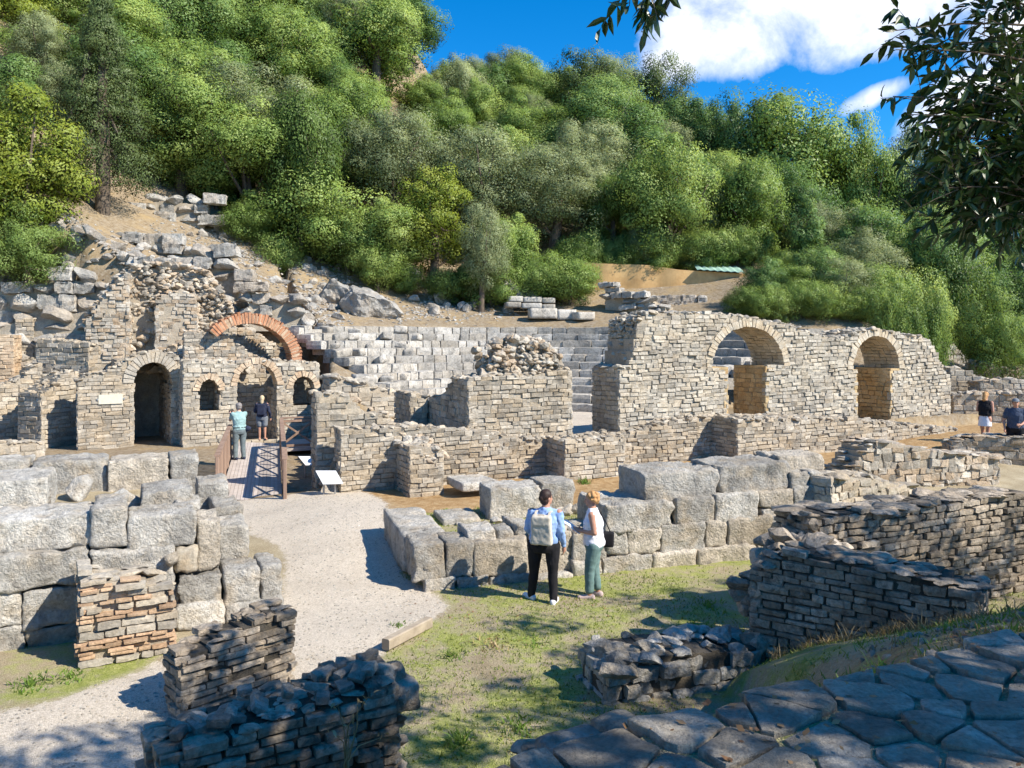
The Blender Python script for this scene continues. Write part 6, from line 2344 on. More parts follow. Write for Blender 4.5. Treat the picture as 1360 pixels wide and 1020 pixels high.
for a, e in (((1440, 120, 5.6), 0), ((1440, 230, 5.5), 0), ((1440, 40, 5.5), 0)):
    st = np.array([8.4, 1.2, 6.8])
    p = spx(*a)
    tube(tw, [st, (st + p) / 2 + [0, 0, 0.4], p], [0.05, 0.035, 0.012], 7)
st = np.array([7.8, 1.0, 7.4])
p = spx(865, -60, 4.8)
tube(tw, [st, (st + p) / 2 + [0, 0.2, 0.35], p + [0.15, 0, 0.12], p], [0.05, 0.03, 0.012, 0.005], 7)
tube(tw, [p + [0.15, 0, 0.12], spx(838, -60, 4.8)], [0.008, 0.004], 6)
part(tw, 'branch', M['bark'], tA_)
part(lm, 'foliage', M['leaf_near'], tA_)

# ------------------------------------------------------------------ grass, weeds, litter
rg = np.random.default_rng(67)
mb = MB()
n = 60000
x, y = rg.uniform(-4, 8, n), rg.uniform(6.5, 17, n)
g_, gr_, s_, d_ = ground_masks(x, y)
dens = snoise(np.stack([x, y], 1), 91, 0.9, 4)
sel = (gr_ > 0.5) & (dens + 0.35 * rg.normal(size=n) > -0.1)
x, y = x[sel], y[sel]
z = gz(x[:, None], y[:, None]).ravel()
n = len(x)
th = rg.uniform(0, 6.28, n)
hh = rg.uniform(0.012, 0.045, n)
w = rg.uniform(0.006, 0.014, n)
lx, ly = rg.normal(size=n) * 0.02, rg.normal(size=n) * 0.02
V = np.stack([np.stack([x - np.cos(th) * w, y - np.sin(th) * w, z - 0.004], 1), np.stack([x + np.cos(th) * w, y + np.sin(th) * w, z - 0.004], 1), np.stack([x + lx, y + ly, z + hh], 1)], 1).reshape(-1, 3)
mb.add(V, T=np.arange(n * 3).reshape(-1, 3), tint=np.clip(0.45 + 0.3 * rg.normal(size=n), 0, 1))
tag(mb.build('grass', M['grass']), kind='stuff')


def tuft(mb, p, r, n, h, rg, wid=0.012, lean=0.6):
    for i in range(n):
        a, q = rg.uniform(0, 6.28), rg.uniform(0, r)
        b = np.array([p[0] + math.cos(a) * q, p[1] + math.sin(a) * q, p[2] - 0.02])
        L_ = h * rg.uniform(0.5, 1.2)
        d = np.array([rg.normal() * lean, rg.normal() * lean, 1.0])
        d /= np.linalg.norm(d)
        s = np.array([-math.sin(a), math.cos(a), 0]) * wid * rg.uniform(0.5, 1.3)
        m_ = b + d * L_ * 0.55
        e = b + d * L_ + np.array([d[0], d[1], -0.3]) * L_ * 0.25
        mb.add([b - s, b + s, m_ + s * 0.7, m_ - s * 0.7, e], [[0, 1, 2, 3]], tint=rg.uniform())
        mb.t.append(np.array([[3, 2, 4]]) + mb.n - 5)
        mb.tt.append(np.array([0.6]))


PL = [((95, 895), 0.25, 120, 0.10, 'weed'), ((40, 905), 0.3, 140, 0.10, 'weed'), ((640, 692), 0.2, 60, 0.14, 'weed'), ((592, 690), 0.14, 50, 0.12, 'weed'), ((775, 655), 0.22, 90, 0.2, 'weed'), ((470, 655), 0.12, 50, 0.2, 'weed'), ((530, 825), 0.14, 60, 0.08, 'weed'), ((600, 865), 0.2, 80, 0.1, 'weed'), ((655, 850), 0.3, 120, 0.09, 'straw'), ((612, 985), 0.2, 100, 0.14, 'weed'), ((690, 965), 0.25, 110, 0.1, 'weed'), ((940, 800), 0.35, 160, 0.10, 'weed'), ((930, 830), 0.3, 120, 0.10, 'weed'), ((790, 870), 0.3, 120, 0.09, 'weed'), ((710, 850), 0.3, 120, 0.08, 'weed')]
for (px, py), r, n_, h_, mt in PL:
    p = W(px, py, z=0.05)
    p[2] = gzz(p[0], p[1])
    m2 = MB()
    tuft(m2, p, r, n_, h_, rg)
    tag(m2.build('grass_clump', M[mt], origin=p), 'clump of longer grass on the lawn or at a wall foot' if mt == 'weed' else 'clump of dry straw coloured grass on the lawn', 'grass clump', 'grass clumps on the court')
# dry grass at the foot of the angled wall, and on the bank
m2, m3 = MB(), MB()
for i in range(75):
    s_ = rg.uniform(0.3, 2.6)
    p = WA.xy(s_, -rg.uniform(0.05, 0.5))
    p = np.array([p[0], p[1], gzz(p[0], p[1])])
    tuft(m2, p, 0.08, 12, rg.uniform(0.08, 0.24), rg, 0.006)
for i in range(520):
    x_ = rg.uniform(1.3, 6.5)
    y_ = np.interp(x_, EDGE[:, 0], EDGE[:, 1]) + rg.uniform(0.0, 1.0) ** 1.4 * 2.3
    if snoise(np.array([[x_, y_]]), 55, 1.4, 3)[0] > 0.35 and i % 5:
        continue
    tuft(m3 if rg.random() < 0.7 else m2, (x_, y_, gzz(x_, y_)), 0.11, 12, rg.uniform(0.03, 0.10), rg, 0.006)
mb = MB()
for i in range(160):
    x_ = rg.uniform(1.2, 6.5)
    y_ = np.interp(x_, EDGE[:, 0], EDGE[:, 1]) + rg.uniform(0.02, 1.8)
    r = rg.uniform(0.012, 0.05)
    add_rock(mb, (x_, y_, gzz(x_, y_) + r * 0.2), (r * 1.3, r, r * 0.7), rg)
tag(mb.build('bank_rubble', M['shade']), kind='stuff')
tag(m2.build('dry_grass', M['straw']), kind='stuff')
tag(m3.build('bank_grass', M['weed']), kind='stuff')
# tall dead weed beside the nearest ruin
t_wd = thing('dead_weed', 'tall dry pale weed with bare stalks beside the nearest dark ruin', 'weed', (-0.95, 5.0, 0.3))
m2, m3 = MB(), MB()
bs = W(462, 1010, Y=5.0)
for (px, py) in ((475, 930), (455, 955), (448, 935), (490, 925), (470, 960), (505, 980), (440, 970)):
    e = W(px, py, Y=5.0 + rg.normal() * 0.05)
    mm = (bs + e) / 2 + [rg.normal() * 0.03, 0, 0.02]
    m2 = MB()
    tube(m2, [bs - [0, 0, 0.4], bs + rg.normal(size=3) * 0.02, mm, e], [0.006, 0.005, 0.004, 0.0015], 5)
    part(m2, 'stalk', M['straw'], t_wd)
    for j in range(3):
        laurel(m3, e + rg.normal(size=3) * 0.015, rg.normal(size=3), rg.uniform(0.03, 0.07), rg)
part(m3, 'foliage', M['straw'], t_wd)
# leaf litter in the joints of the paving and on the grass
mb = MB()
for i in range(3800):
    if i < 3000:
        x_, y_ = rg.uniform(-0.6, 5.5), rg.uniform(2.2, 6.8)
        if y_ > np.interp(x_, EDGE[:, 0], EDGE[:, 1]) + (0.35 if i < 1500 else 1.6) or (i > 1500 and (x_ < 1.4 or y_ < np.interp(x_, EDGE[:, 0], EDGE[:, 1]))):
            continue
        if snoise(np.array([[x_, y_]]), 12, 1.6, 3)[0] < 0.0 and i % 4:
            continue
        z_ = 2.352 if y_ < np.interp(x_, EDGE[:, 0], EDGE[:, 1]) - 0.05 else gzz(x_, y_) + 0.015
        L_ = rg.uniform(0.018, 0.055)
    else:
        x_, y_ = rg.uniform(-1.6, 3.5), rg.uniform(6.8, 12)
        z_ = gzz(x_, y_) + 0.012
        L_ = rg.uniform(0.02, 0.05)
        if snoise(np.array([[x_, y_]]), 14, 0.8, 3)[0] < 0.1:
            continue
    a = rg.uniform(0, 6.28)
    d = np.array([math.cos(a), math.sin(a), rg.normal() * 0.2]) * L_
    b = np.array([-math.sin(a), math.cos(a), rg.normal() * 0.3]) * L_ * 0.32
    c = np.array([x_, y_, z_])
    mb.add([c - d / 2, c + b, c + d / 2, c - b], [[0, 1, 2, 3]], tint=rg.uniform())
tag(mb.build('fallen_leaves', M['litter']), kind='stuff')
# pebbles on the gravel
mb = MB()
V0, T0 = ICO[1]
n = 9000
x, y = rg.uniform(-6, 0, n), rg.uniform(6.6, 18.5, n)
g_, gr_, s_, d_ = ground_masks(x, y)
for xx, yy in zip(x[g_ > 0.5], y[g_ > 0.5]):
    r = rg.uniform(0.006, 0.018)
    mb.add(V0 * [r * 1.2, r, r * 0.7] + [xx, yy, 0.0], T=T0, tint=rg.uniform())
mb.v = [np.concatenate(mb.v)]
zz = gz(mb.v[0][:, 0][:, None], mb.v[0][:, 1][:, None]).ravel()
mb.v[0][:, 2] += zz
tag(mb.build('gravel', M['ashlar']), kind='stuff')

# tumbled seat blocks and rubble on the ruined left part of the seats
rg = np.random.default_rng(68)
for i in range(24):
    th, k = R(rg.uniform(122, 172)), rg.uniform(0.5, 10)
    r_ = 4.4 + 0.69 * k + 0.3
    z = 0.9 + 0.33 * (int(k) + 1)
    sz_ = (rg.uniform(0.35, 0.9), rg.uniform(0.3, 0.55), rg.uniform(0.22, 0.36))
    P, Q = block_verts(sz_, int(rg.integers(1e6)), 0.03, 0.12)
    P = P @ rot_rand(rg, 0.16).T
    c = np.array([CC[0] + r_ * math.cos(th), CC[1] + r_ * math.sin(th), z + sz_[2] * 0.45])
    if CX + c[0] / c[1] * F < 412:
        continue
    m2 = MB()
    m2.add(P + c, Q, tint=rg.uniform())
    tag(m2.build('seat_block', M['seat'], origin=c - [0, 0, sz_[2] / 2], smooth=True), 'loose squared block tumbled on the ruined left side of the theatre seats', 'stone block', 'loose blocks on the theatre seats')
m2 = MB()
for i in range(900):
    px, v_ = rg.uniform(430, 640), rg.uniform(0.8, 8.5)
    f_ = LOW.moved(v_)
    p = f_.xy(f_.s_px(px))
    r = rg.uniform(0.05, 0.2)
    add_rock(m2, (p[0], p[1], gzz(p[0], p[1]) + r * 0.2), (r * 1.3, r, r * 0.7), rg)
m2o = m2.build('rubble', M['rubble'])
tag(m2o, kind='stuff')

# ------------------------------------------------------------------ people
def capsule(mb, a, b, ra, rb, n=14, flat=None):
    """Closed tapered limb with round ends; flat squeezes it along a direction."""
    a, b = np.asarray(a, float), np.asarray(b, float)
    d = b - a
    L_ = np.linalg.norm(d)
    d = d / L_ if L_ > 1e-9 else np.array([0, 0, 1.0])
    u = np.cross(d, [0.0, 1.0, 0.0])
    if np.linalg.norm(u) < 0.1:
        u = np.cross(d, [1.0, 0.0, 0.0])
    u /= np.linalg.norm(u)
    v = np.cross(d, u)
    th = np.arange(n) * 2 * math.pi / n
    cs = np.outer(np.cos(th), u) + np.outer(np.sin(th), v)
    rings = [a + d * (-ra * math.sin(q)) + cs * ra * math.cos(q) for q in (1.2, 0.8, 0.4, 0)] + [b + d * (rb * math.sin(q)) + cs * rb * math.cos(q) for q in (0, 0.4, 0.8, 1.2)]
    V = np.concatenate(rings + [[a - d * ra], [b + d * rb]])
    m_ = len(rings)
    Q = [[i * n + j, i * n + (j + 1) % n, (i + 1) * n + (j + 1) % n, (i + 1) * n + j] for i in range(m_ - 1) for j in range(n)]
    T = [[len(V) - 2, (j + 1) % n, j] for j in range(n)] + [[len(V) - 1, (m_ - 1) * n + j, (m_ - 1) * n + (j + 1) % n] for j in range(n)]
    mb.add(V, Q)
    mb.t.append(np.array(T) + mb.n - len(V))
    mb.tt.append(np.full(len(T), 0.5))


def ball(mb, c, r, M3=None):
    V, T = ICO[3]
    P = V * np.asarray(r)
    if M3 is not None:
        P = P @ M3.T
    mb.add(P + np.asarray(c), T=T)


def loft(mb, secs, n=20):
    """Closed body through elliptical sections (centre xyz, half width, half depth)."""
    th = np.arange(n) * 2 * math.pi / n
    rings = []
    for (c, w, d) in secs:
        rings.append(np.stack([c[0] + w * np.cos(th), c[1] + d * np.sin(th), np.full(n, c[2])], 1))
    V = np.concatenate(rings + [[secs[0][0]], [secs[-1][0]]])
    m_ = len(secs)
    Q = [[i * n + j, i * n + (j + 1) % n, (i + 1) * n + (j + 1) % n, (i + 1) * n + j] for i in range(m_ - 1) for j in range(n)]
    T = [[len(V) - 2, (j + 1) % n, j] for j in range(n)] + [[len(V) - 1, (m_ - 1) * n + j, (m_ - 1) * n + (j + 1) % n] for j in range(n)]
    mb.add(V, Q)
    mb.t.append(np.array(T) + mb.n - len(V))
    mb.tt.append(np.full(len(T), 0.5))


def fuse(mb, name, mat, parent, voxel=0.011, smooth_it=3, wrinkle=0.0, seed=0, label=None):
    """Melts the overlapping solids into one continuous skin."""
    me = mb.mesh(name)
    tmp = bpy.data.objects.new("tmp_fuse", me)
    COL.objects.link(tmp)
    r = tmp.modifiers.new("r", 'REMESH')
    r.mode = 'VOXEL'
    r.voxel_size = voxel
    r.use_smooth_shade = True
    if smooth_it:
        sm = tmp.modifiers.new("s", 'SMOOTH')
        sm.iterations = smooth_it
        sm.factor = 0.5
    dg = bpy.context.evaluated_depsgraph_get()
    dg.update()
    out = bpy.data.meshes.new_from_object(tmp.evaluated_get(dg))
    bpy.data.objects.remove(tmp)
    bpy.data.meshes.remove(me)
    out.name = name
    if wrinkle:
        n = len(out.vertices)
        co = np.empty(n * 3)
        no = np.empty(n * 3)
        out.vertices.foreach_get("co", co)
        out.vertices.foreach_get("normal", no)
        co, no = co.reshape(-1, 3), no.reshape(-1, 3)
        w = snoise(co * [1, 1, 1.6], seed + 7, 7.0, 3) * 0.6 + np.abs(snoise(co * [1.3, 1.3, 0.8], seed + 9, 11.0, 2)) * 0.8
        co = co + no * (w * wrinkle)[:, None]
        out.vertices.foreach_set("co", co.ravel())
        out.update()
    out.polygons.foreach_set("use_smooth", np.ones(len(out.polygons), bool))
    out.materials.clear()
    out.materials.append(mat)
    o = bpy.data.objects.new(name, out)
    COL.objects.link(o)
    o.parent = parent
    if label:
        o["label"] = label
    return o


def cloth(name, c1, c2=None, scale=9, rough=0.9):
    return plain_mat(name, c1, c2 or tuple(x * 0.8 for x in c1), scale, rough, 0.25, 180)


M['skin'] = plain_mat('tanned_skin', (0.52, 0.28, 0.19), (0.46, 0.23, 0.15), 14, 0.5)
M['skinp'] = plain_mat('pale_skin', (0.60, 0.37, 0.27), (0.54, 0.31, 0.22), 14, 0.5)
M['hairdark'] = plain_mat('dark_brown_hair', (0.055, 0.03, 0.022), (0.025, 0.014, 0.011), 40, 0.5, 0.6, 90)
M['hairblond'] = plain_mat('blond_hair', (0.58, 0.33, 0.13), (0.42, 0.20, 0.075), 30, 0.6, 0.8, 70)
M['hairpale'] = plain_mat('pale_blond_hair', (0.62, 0.50, 0.32), (0.50, 0.38, 0.22), 30, 0.6, 0.8, 70)
M['hairgrey'] = plain_mat('grey_hair', (0.30, 0.27, 0.25), (0.18, 0.16, 0.15), 30, 0.6, 0.6, 70)
M['denim'] = cloth('light_blue_shirt', (0.32, 0.46, 0.72), (0.24, 0.37, 0.64))
M['black'] = cloth('black_fabric', (0.016, 0.015, 0.018), (0.010, 0.010, 0.012))
M['whitec'] = cloth('white_cotton', (0.80, 0.79, 0.82), (0.74, 0.73, 0.77))
M['teal'] = cloth('grey_teal_fabric', (0.16, 0.25, 0.24), (0.12, 0.20, 0.19))
M['tealshirt'] = cloth('pale_teal_shirt', (0.30, 0.44, 0.42), (0.24, 0.37, 0.36))
M['navy'] = cloth('navy_fabric', (0.028, 0.036, 0.065), (0.018, 0.022, 0.045))
M['navyp'] = cloth('faded_navy_polo', (0.065, 0.085, 0.13), (0.045, 0.06, 0.10))
M['greyc'] = cloth('grey_shorts_fabric', (0.20, 0.22, 0.24), (0.15, 0.16, 0.18))
M['greyt'] = cloth('blue_grey_trousers', (0.17, 0.21, 0.22), (0.12, 0.15, 0.16))
M['cream'] = cloth('cream_canvas', (0.60, 0.54, 0.44), (0.54, 0.48, 0.38))
M['pinkish'] = cloth('pale_pink_shoes', (0.68, 0.52, 0.48))
M['paper'] = plain_mat('white_paper', (0.78, 0.77, 0.74), (0.70, 0.72, 0.75), 30, 0.6)
M['eye'] = plain_mat('eye_dark', (0.03, 0.02, 0.015), None, 5, 0.2)
M['lip'] = plain_mat('lips', (0.42, 0.16, 0.13), None, 5, 0.5)


def V3(*a):
    return np.array(a, float)


def person(label, loc_, rot, hgt, look, skin, hair_mat, top, bottom, shoes, J, hair='short', sleeves='long', legs='long', wide=1.0, voxel=0.012, top_wr=0.013, hem=0.50, head_yaw=0.0, head_pitch=0.0, cap=None, skirt=False, loose=1.0):
    """A standing figure. Local axes: +y is where the body faces, +x its right hand side is -x... (left hand at -x)."""
    g = thing('person', label, 'person', loc_)
    g.rotation_euler = (0, 0, rot)
    s = hgt
    hipz, waist, chest, sh, nk, hd = 0.50 * s, 0.61 * s, 0.72 * s, 0.80 * s, 0.85 * s, 0.925 * s
    sw = 0.107 * s * wide ** 0.6   # shoulder half width
    hw = 0.062 * s                  # hip joint half width
    lean = V3(*J.get('lean', (0, 0, 0)))

    def P(z, x=0, y=0):
        k = max(0, (z - hipz) / (nk - hipz))
        return V3(x, y, z) + lean * k
    foot = {k: V3(*J['foot_' + k]) for k in 'lr'}
    knee = {k: V3(*J['knee_' + k]) for k in 'lr'}
    elbow = {k: V3(*J['elbow_' + k]) for k in 'lr'}
    wrist = {k: V3(*J['wrist_' + k]) for k in 'lr'}
    hand_d = {k: V3(*J.get('hand_' + k, (0, 0, -1))) for k in 'lr'}
    hip = {'l': V3(-hw * wide, 0, hipz), 'r': V3(hw * wide, 0, hipz)}
    shl = {'l': P(sh, -sw), 'r': P(sh, sw)}
    body = MB()
    loft(body, [(P(hipz - 0.03 * s), 0.088 * s * wide, 0.066 * s), (P(hipz + 0.03 * s), 0.098 * s * wide, 0.070 * s * wide), (P(waist), 0.082 * s * wide, 0.060 * s * wide), (P(chest), 0.100 * s * wide, 0.068 * s * wide), (P(sh - 0.01 * s), 0.088 * s * wide ** 0.6, 0.052 * s), (P(sh + 0.026 * s), 0.06 * s, 0.043 * s), (P(nk), 0.035 * s, 0.034 * s)])
    hc = P(hd, 0, 0.012 * s)
    capsule(body, P(sh, 0, -0.005 * s), hc + [0, 0, -0.04 * s], 0.036 * s, 0.034 * s)
    cy, sy = math.cos(head_yaw), math.sin(head_yaw)
    cp, sp = math.cos(head_pitch), math.sin(head_pitch)
    HM = np.array([[cy, -sy, 0], [sy, cy, 0], [0, 0, 1]]) @ np.array([[1, 0, 0], [0, cp, -sp], [0, sp, cp]])

    def HP(x, y, z):
        return hc + HM @ (V3(x, y, z) * s)
    ball(body, HP(0, -0.004, 0.012), V3(0.046, 0.056, 0.058) * s, HM)
    ball(body, HP(0, 0.014, -0.022), V3(0.036, 0.042, 0.044) * s, HM)
    ball(body, HP(0, 0.042, -0.050), V3(0.016, 0.014, 0.012) * s, HM)
    capsule(body, HP(0, 0.050, 0.006), HP(0, 0.063, -0.018), 0.006 * s, 0.009 * s)
    for sx in (-1, 1):
        ball(body, HP(sx * 0.047, -0.006, -0.004), V3(0.007, 0.014, 0.019) * s, HM)
    for k in 'lr':
        sg = -1 if k == 'l' else 1
        capsule(body, shl[k], elbow[k], 0.031 * s * wide ** 0.5, 0.024 * s)
        capsule(body, elbow[k], wrist[k], 0.025 * s, 0.016 * s)
        # hand: palm, four unequal bent fingers, thumb
        d = hand_d[k] / np.linalg.norm(hand_d[k])
        side = np.cross(d, V3(0, 1, 0))
        if np.linalg.norm(side) < 0.2:
            side = V3(1, 0, 0)
        side /= np.linalg.norm(side)
        side = side * (1 if side[1] * 1 >= 0 else -1)
        curl = V3(-sg, 0, 0) - d * (V3(-sg, 0, 0) @ d)
        curl /= np.linalg.norm(curl) + 1e-9
        fan = np.cross(curl, d)
        w0 = wrist[k]
        pc = w0 + d * 0.028 * s
        capsule(body, w0 + d * 0.008 * s, w0 + d * 0.046 * s + fan * 0.0, 0.014 * s, 0.019 * s)
        for q, (off, ln) in enumerate(((-0.017, 0.040), (-0.006, 0.047), (0.006, 0.044), (0.017, 0.034))):
            b0 = w0 + d * 0.052 * s + fan * off * s
            b1 = b0 + d * ln * 0.55 * s + curl * 0.006 * s
            b2 = b1 + d * ln * 0.38 * s + curl * (0.014 + 0.002 * q) * s
            capsule(body, b0, b1, 0.0058 * s, 0.0054 * s, 8)
            capsule(body, b1, b2, 0.0054 * s, 0.0046 * s, 8)
        t0_ = w0 + d * 0.022 * s - fan * 0.017 * s
        t1_ = t0_ + (d * 0.6 - fan * 0.75) * 0.026 * s + curl * 0.008 * s
        capsule(body, t0_, t1_, 0.0072 * s, 0.0062 * s, 8)
        capsule(body, t1_, t1_ + d * 0.022 * s + curl * 0.006 * s, 0.0062 * s, 0.0052 * s, 8)
        capsule(body, hip[k], knee[k], 0.050 * s * wide, 0.033 * s)
        capsule(body, knee[k], foot[k] + [0, 0, 0.045 * s], 0.034 * s, 0.021 * s)
        fd_ = V3(*J.get('toe_' + k, (0.2 * sg, 1, 0)))
        fd_ /= np.linalg.norm(fd_)
        capsule(body, foot[k] + [0, 0, 0.026 * s] - fd_ * 0.02 * s, foot[k] + fd_ * 0.085 * s + [0, 0, 0.016 * s], 0.022 * s, 0.015 * s)
    fuse(body, 'body', skin, g, min(voxel, 0.0085), 2)
    # clothing
    if top is not None:
        t = MB()
        e = 0.012 * s * loose
        hz = hem * s
        loft(t, [(P(hz - 0.005 * s), 0.094 * s * wide + e, 0.072 * s * wide + e), (P(hz + 0.04 * s), 0.096 * s * wide + e, 0.072 * s * wide + e), (P(waist), 0.086 * s * wide + e, 0.064 * s * wide + e), (P(chest), 0.103 * s * wide + e * 0.8, 0.071 * s * wide + e * 0.8), (P(sh), 0.092 * s * wide ** 0.6, 0.054 * s * wide ** 0.5), (P(sh + 0.028 * s), 0.068 * s, 0.048 * s), (P(nk - 0.004 * s), 0.044 * s, 0.042 * s)])
        for k in 'lr':
            if sleeves == 'none':
                capsule(t, P(sh, 0), shl[k] * 0.92 + P(sh) * 0.08, 0.04 * s, 0.030 * s)
                continue
            capsule(t, P(sh, 0), shl[k] - [0, 0, 0.012 * s], 0.042 * s, 0.036 * s)
            if sleeves == 'short':
                m_ = shl[k] + (elbow[k] - shl[k]) * 0.62
                capsule(t, shl[k], m_, 0.036 * s * wide ** 0.5, 0.036 * s)
            else:
                capsule(t, shl[k] - [0, 0, 0.012 * s], elbow[k], 0.036 * s * wide ** 0.5, 0.031 * s)
                m_ = elbow[k] + (wrist[k] - elbow[k]) * (0.97 if sleeves == 'long' else 0.4)
                capsule(t, elbow[k], m_, 0.031 * s, 0.024 * s)
        fuse(t, 'top', top, g, voxel, 2, top_wr, int(hgt * 1000))
    b = MB()
    e = 0.006 * s * loose
    if skirt:
        loft(b, [(P(hipz - 0.14 * s), 0.115 * s, 0.095 * s), (P(hipz - 0.05 * s), 0.108 * s, 0.085 * s), (P(hipz + 0.03 * s), 0.100 * s, 0.074 * s), (P(waist - 0.02 * s), 0.086 * s, 0.064 * s)])
    else:
        loft(b, [(P(hipz - 0.05 * s), 0.09 * s * wide, 0.068 * s * wide), (P(hipz), 0.102 * s * wide + e, 0.078 * s * wide + e), (P(hipz + 0.05 * s), 0.096 * s * wide + e, 0.070 * s * wide + e), (P(waist - 0.015 * s), 0.083 * s * wide + e, 0.062 * s * wide + e)])
        for k in 'lr':
            if legs == 'shorts':
                capsule(b, hip[k], hip[k] + (knee[k] - hip[k]) * 0.72, 0.056 * s * wide + e, 0.052 * s + e)
            else:
                capsule(b, hip[k], knee[k], 0.053 * s * wide + e, 0.038 * s + e)
                kq = {'long': 1.0, 'crop': 0.80}[legs]
                ft = knee[k] + (foot[k] + [0, 0, 0.045 * s] - knee[k]) * kq
                capsule(b, knee[k], ft, 0.038 * s + e, 0.026 * s + e * 1.6)
    fuse(b, 'skirt' if skirt else ('shorts' if legs == 'shorts' else 'trousers'), bottom, g, voxel, 2, 0.006, int(hgt * 900))
    for k in 'lr':
        sg = -1 if k == 'l' else 1
        fd_ = V3(*J.get('toe_' + k, (0.2 * sg, 1, 0)))
        fd_ /= np.linalg.norm(fd_)
        m2 = MB()
        capsule(m2, foot[k] + [0, 0, 0.024 * s] - fd_ * 0.026 * s, foot[k] + fd_ * 0.092 * s + [0, 0, 0.018 * s], 0.028 * s, 0.022 * s)
        capsule(m2, foot[k] + [0, 0, 0.010 * s] - fd_ * 0.03 * s, foot[k] + fd_ * 0.098 * s + [0, 0, 0.010 * s], 0.024 * s, 0.022 * s)
        fuse(m2, 'shoe', shoes, g, 0.01, 1)
    # hair
    h_ = MB()
    ball(h_, HP(0, -0.012, 0.022), V3(0.052, 0.058, 0.056) * s, HM)
    if hair == 'bun':
        ball(h_, HP(0, -0.010, 0.030), V3(0.052, 0.057, 0.052) * s, HM)
        ball(h_, HP(0, -0.062, 0.004), V3(0.026, 0.022, 0.026) * s, HM)
        ball(h_, HP(0, -0.026, -0.022), V3(0.046, 0.036, 0.038) * s, HM)
    elif hair == 'curly':
        g3_ = np.random.default_rng(3)
        for i in range(46):
            q = g3_.normal(size=3)
            q /= np.linalg.norm(q)
            if (q[1] > 0.45 and q[2] < 0.62) or q[2] < -0.75:
                continue
            ball(h_, HP(q[0] * 0.052, -0.014 + q[1] * 0.058, 0.008 + q[2] * 0.058), V3(1, 1, 1) * 0.017 * s * g3_.uniform(0.8, 1.25))
    elif hair == 'long':
        capsule(h_, HP(0, -0.03, 0.0), HP(0, -0.040, -0.085), 0.046 * s, 0.036 * s)
    else:
        ball(h_, HP(0, -0.024, -0.004), V3(0.049, 0.042, 0.046) * s, HM)
    fuse(h_, 'hair', hair_mat, g, 0.009, 1, 0.004, 5)
    for sx in (-1, 1):
        m2 = MB()
        ball(m2, HP(sx * 0.018, 0.0475, 0.004), V3(0.0065, 0.005, 0.0045) * s, HM)
        m2.build('eye', M['eye'], g, origin=(0, 0, 0), smooth=True)
    m2 = MB()
    ball(m2, HP(0, 0.0535, -0.034), V3(0.013, 0.005, 0.004) * s, HM)
    m2.build('mouth', M['lip'], g, origin=(0, 0, 0), smooth=True)
    if cap is not None:
        m2 = MB()
        ball(m2, HP(0, -0.008, 0.036), V3(0.054, 0.062, 0.044) * s, HM)
        loft(m2, [(HP(0, 0.055, 0.030) - [0, 0, 0.004], 0.04 * s, 0.045 * s), (HP(0, 0.055, 0.030) + [0, 0, 0.004], 0.04 * s, 0.045 * s)])
        fuse(m2, 'cap', cap, g, 0.009, 1)
    return g


def wpt(g, p):
    """Local point of a figure to the world."""
    a = g.rotation_euler[2]
    return np.array(g.location) + rotz(a) @ np.asarray(p, float)


# 1 the woman with the cream backpack, seen from behind
p1 = W(722, 797, z=0.0)
g1 = person('woman in pale blue shirt and black leggings with a cream backpack, seen from behind', (p1[0], p1[1], gzz(p1[0], p1[1]) - 0.005), R(-14), 1.68, None, M['skin'], M['hairdark'], M['denim'], M['black'], M['whitec'],
            dict(foot_l=(-0.20, 0.05, 0), foot_r=(0.17, -0.08, 0), knee_l=(-0.155, 0.04, 0.45), knee_r=(0.145, -0.01, 0.45), elbow_l=(-0.265, 0.03, 1.08), wrist_l=(-0.20, 0.20, 0.93), hand_l=(0.3, 0.8, -0.4), elbow_r=(0.275, -0.03, 1.07), wrist_r=(0.30, 0.05, 0.85), hand_r=(0.02, 0.15, -1), toe_l=(-0.75, 0.6, 0), toe_r=(0.1, 1, 0), lean=(0.03, 0.01, 0)),
            hair='bun', wide=1.27, hem=0.54, head_yaw=R(-40), loose=1.15)
bp = MB()
P, Q = block_verts((0.30, 0.13, 0.42), 5, 0.006, 0.03, chips=1)
P[:, 0] *= 1 - 0.12 * (P[:, 2] / 0.21)
bp.add(P, Q)
P, Q = block_verts((0.29, 0.15, 0.15), 6, 0.006, 0.03, chips=1)
bp.add(P + [0, 0, 0.15], Q)
t_bk = thing('backpack', 'cream canvas backpack worn by the woman in the pale blue shirt', 'backpack', wpt(g1, (0.02, -0.235, 0.90)))
t_bk.rotation_euler = (R(4), 0, R(-14))
o = fuse(bp, 'bag', M['cream'], t_bk, 0.012, 3, 0.006, 3)
o.location = (0, 0, 0.23)
for sx in (-0.10, 0.10):
    m2 = MB()
    bar(m2, (sx, 0.045, 0.43), (sx * 1.05, 0.115, 0.475), 0.035, 0.012)
    bar(m2, (sx * 1.05, 0.115, 0.475), (sx * 1.1, 0.24, 0.46), 0.035, 0.012)
    m2.build('strap', M['cream'], t_bk, origin=(0, 0, 0))
m2 = MB()
tube(m2, [(-0.05, 0.03, 0.43), (-0.04, 0.0, 0.47), (0.04, 0.0, 0.47), (0.05, 0.03, 0.43)], [0.008] * 4, 6)
m2.build('handle', M['cream'], t_bk, origin=(0, 0, 0))

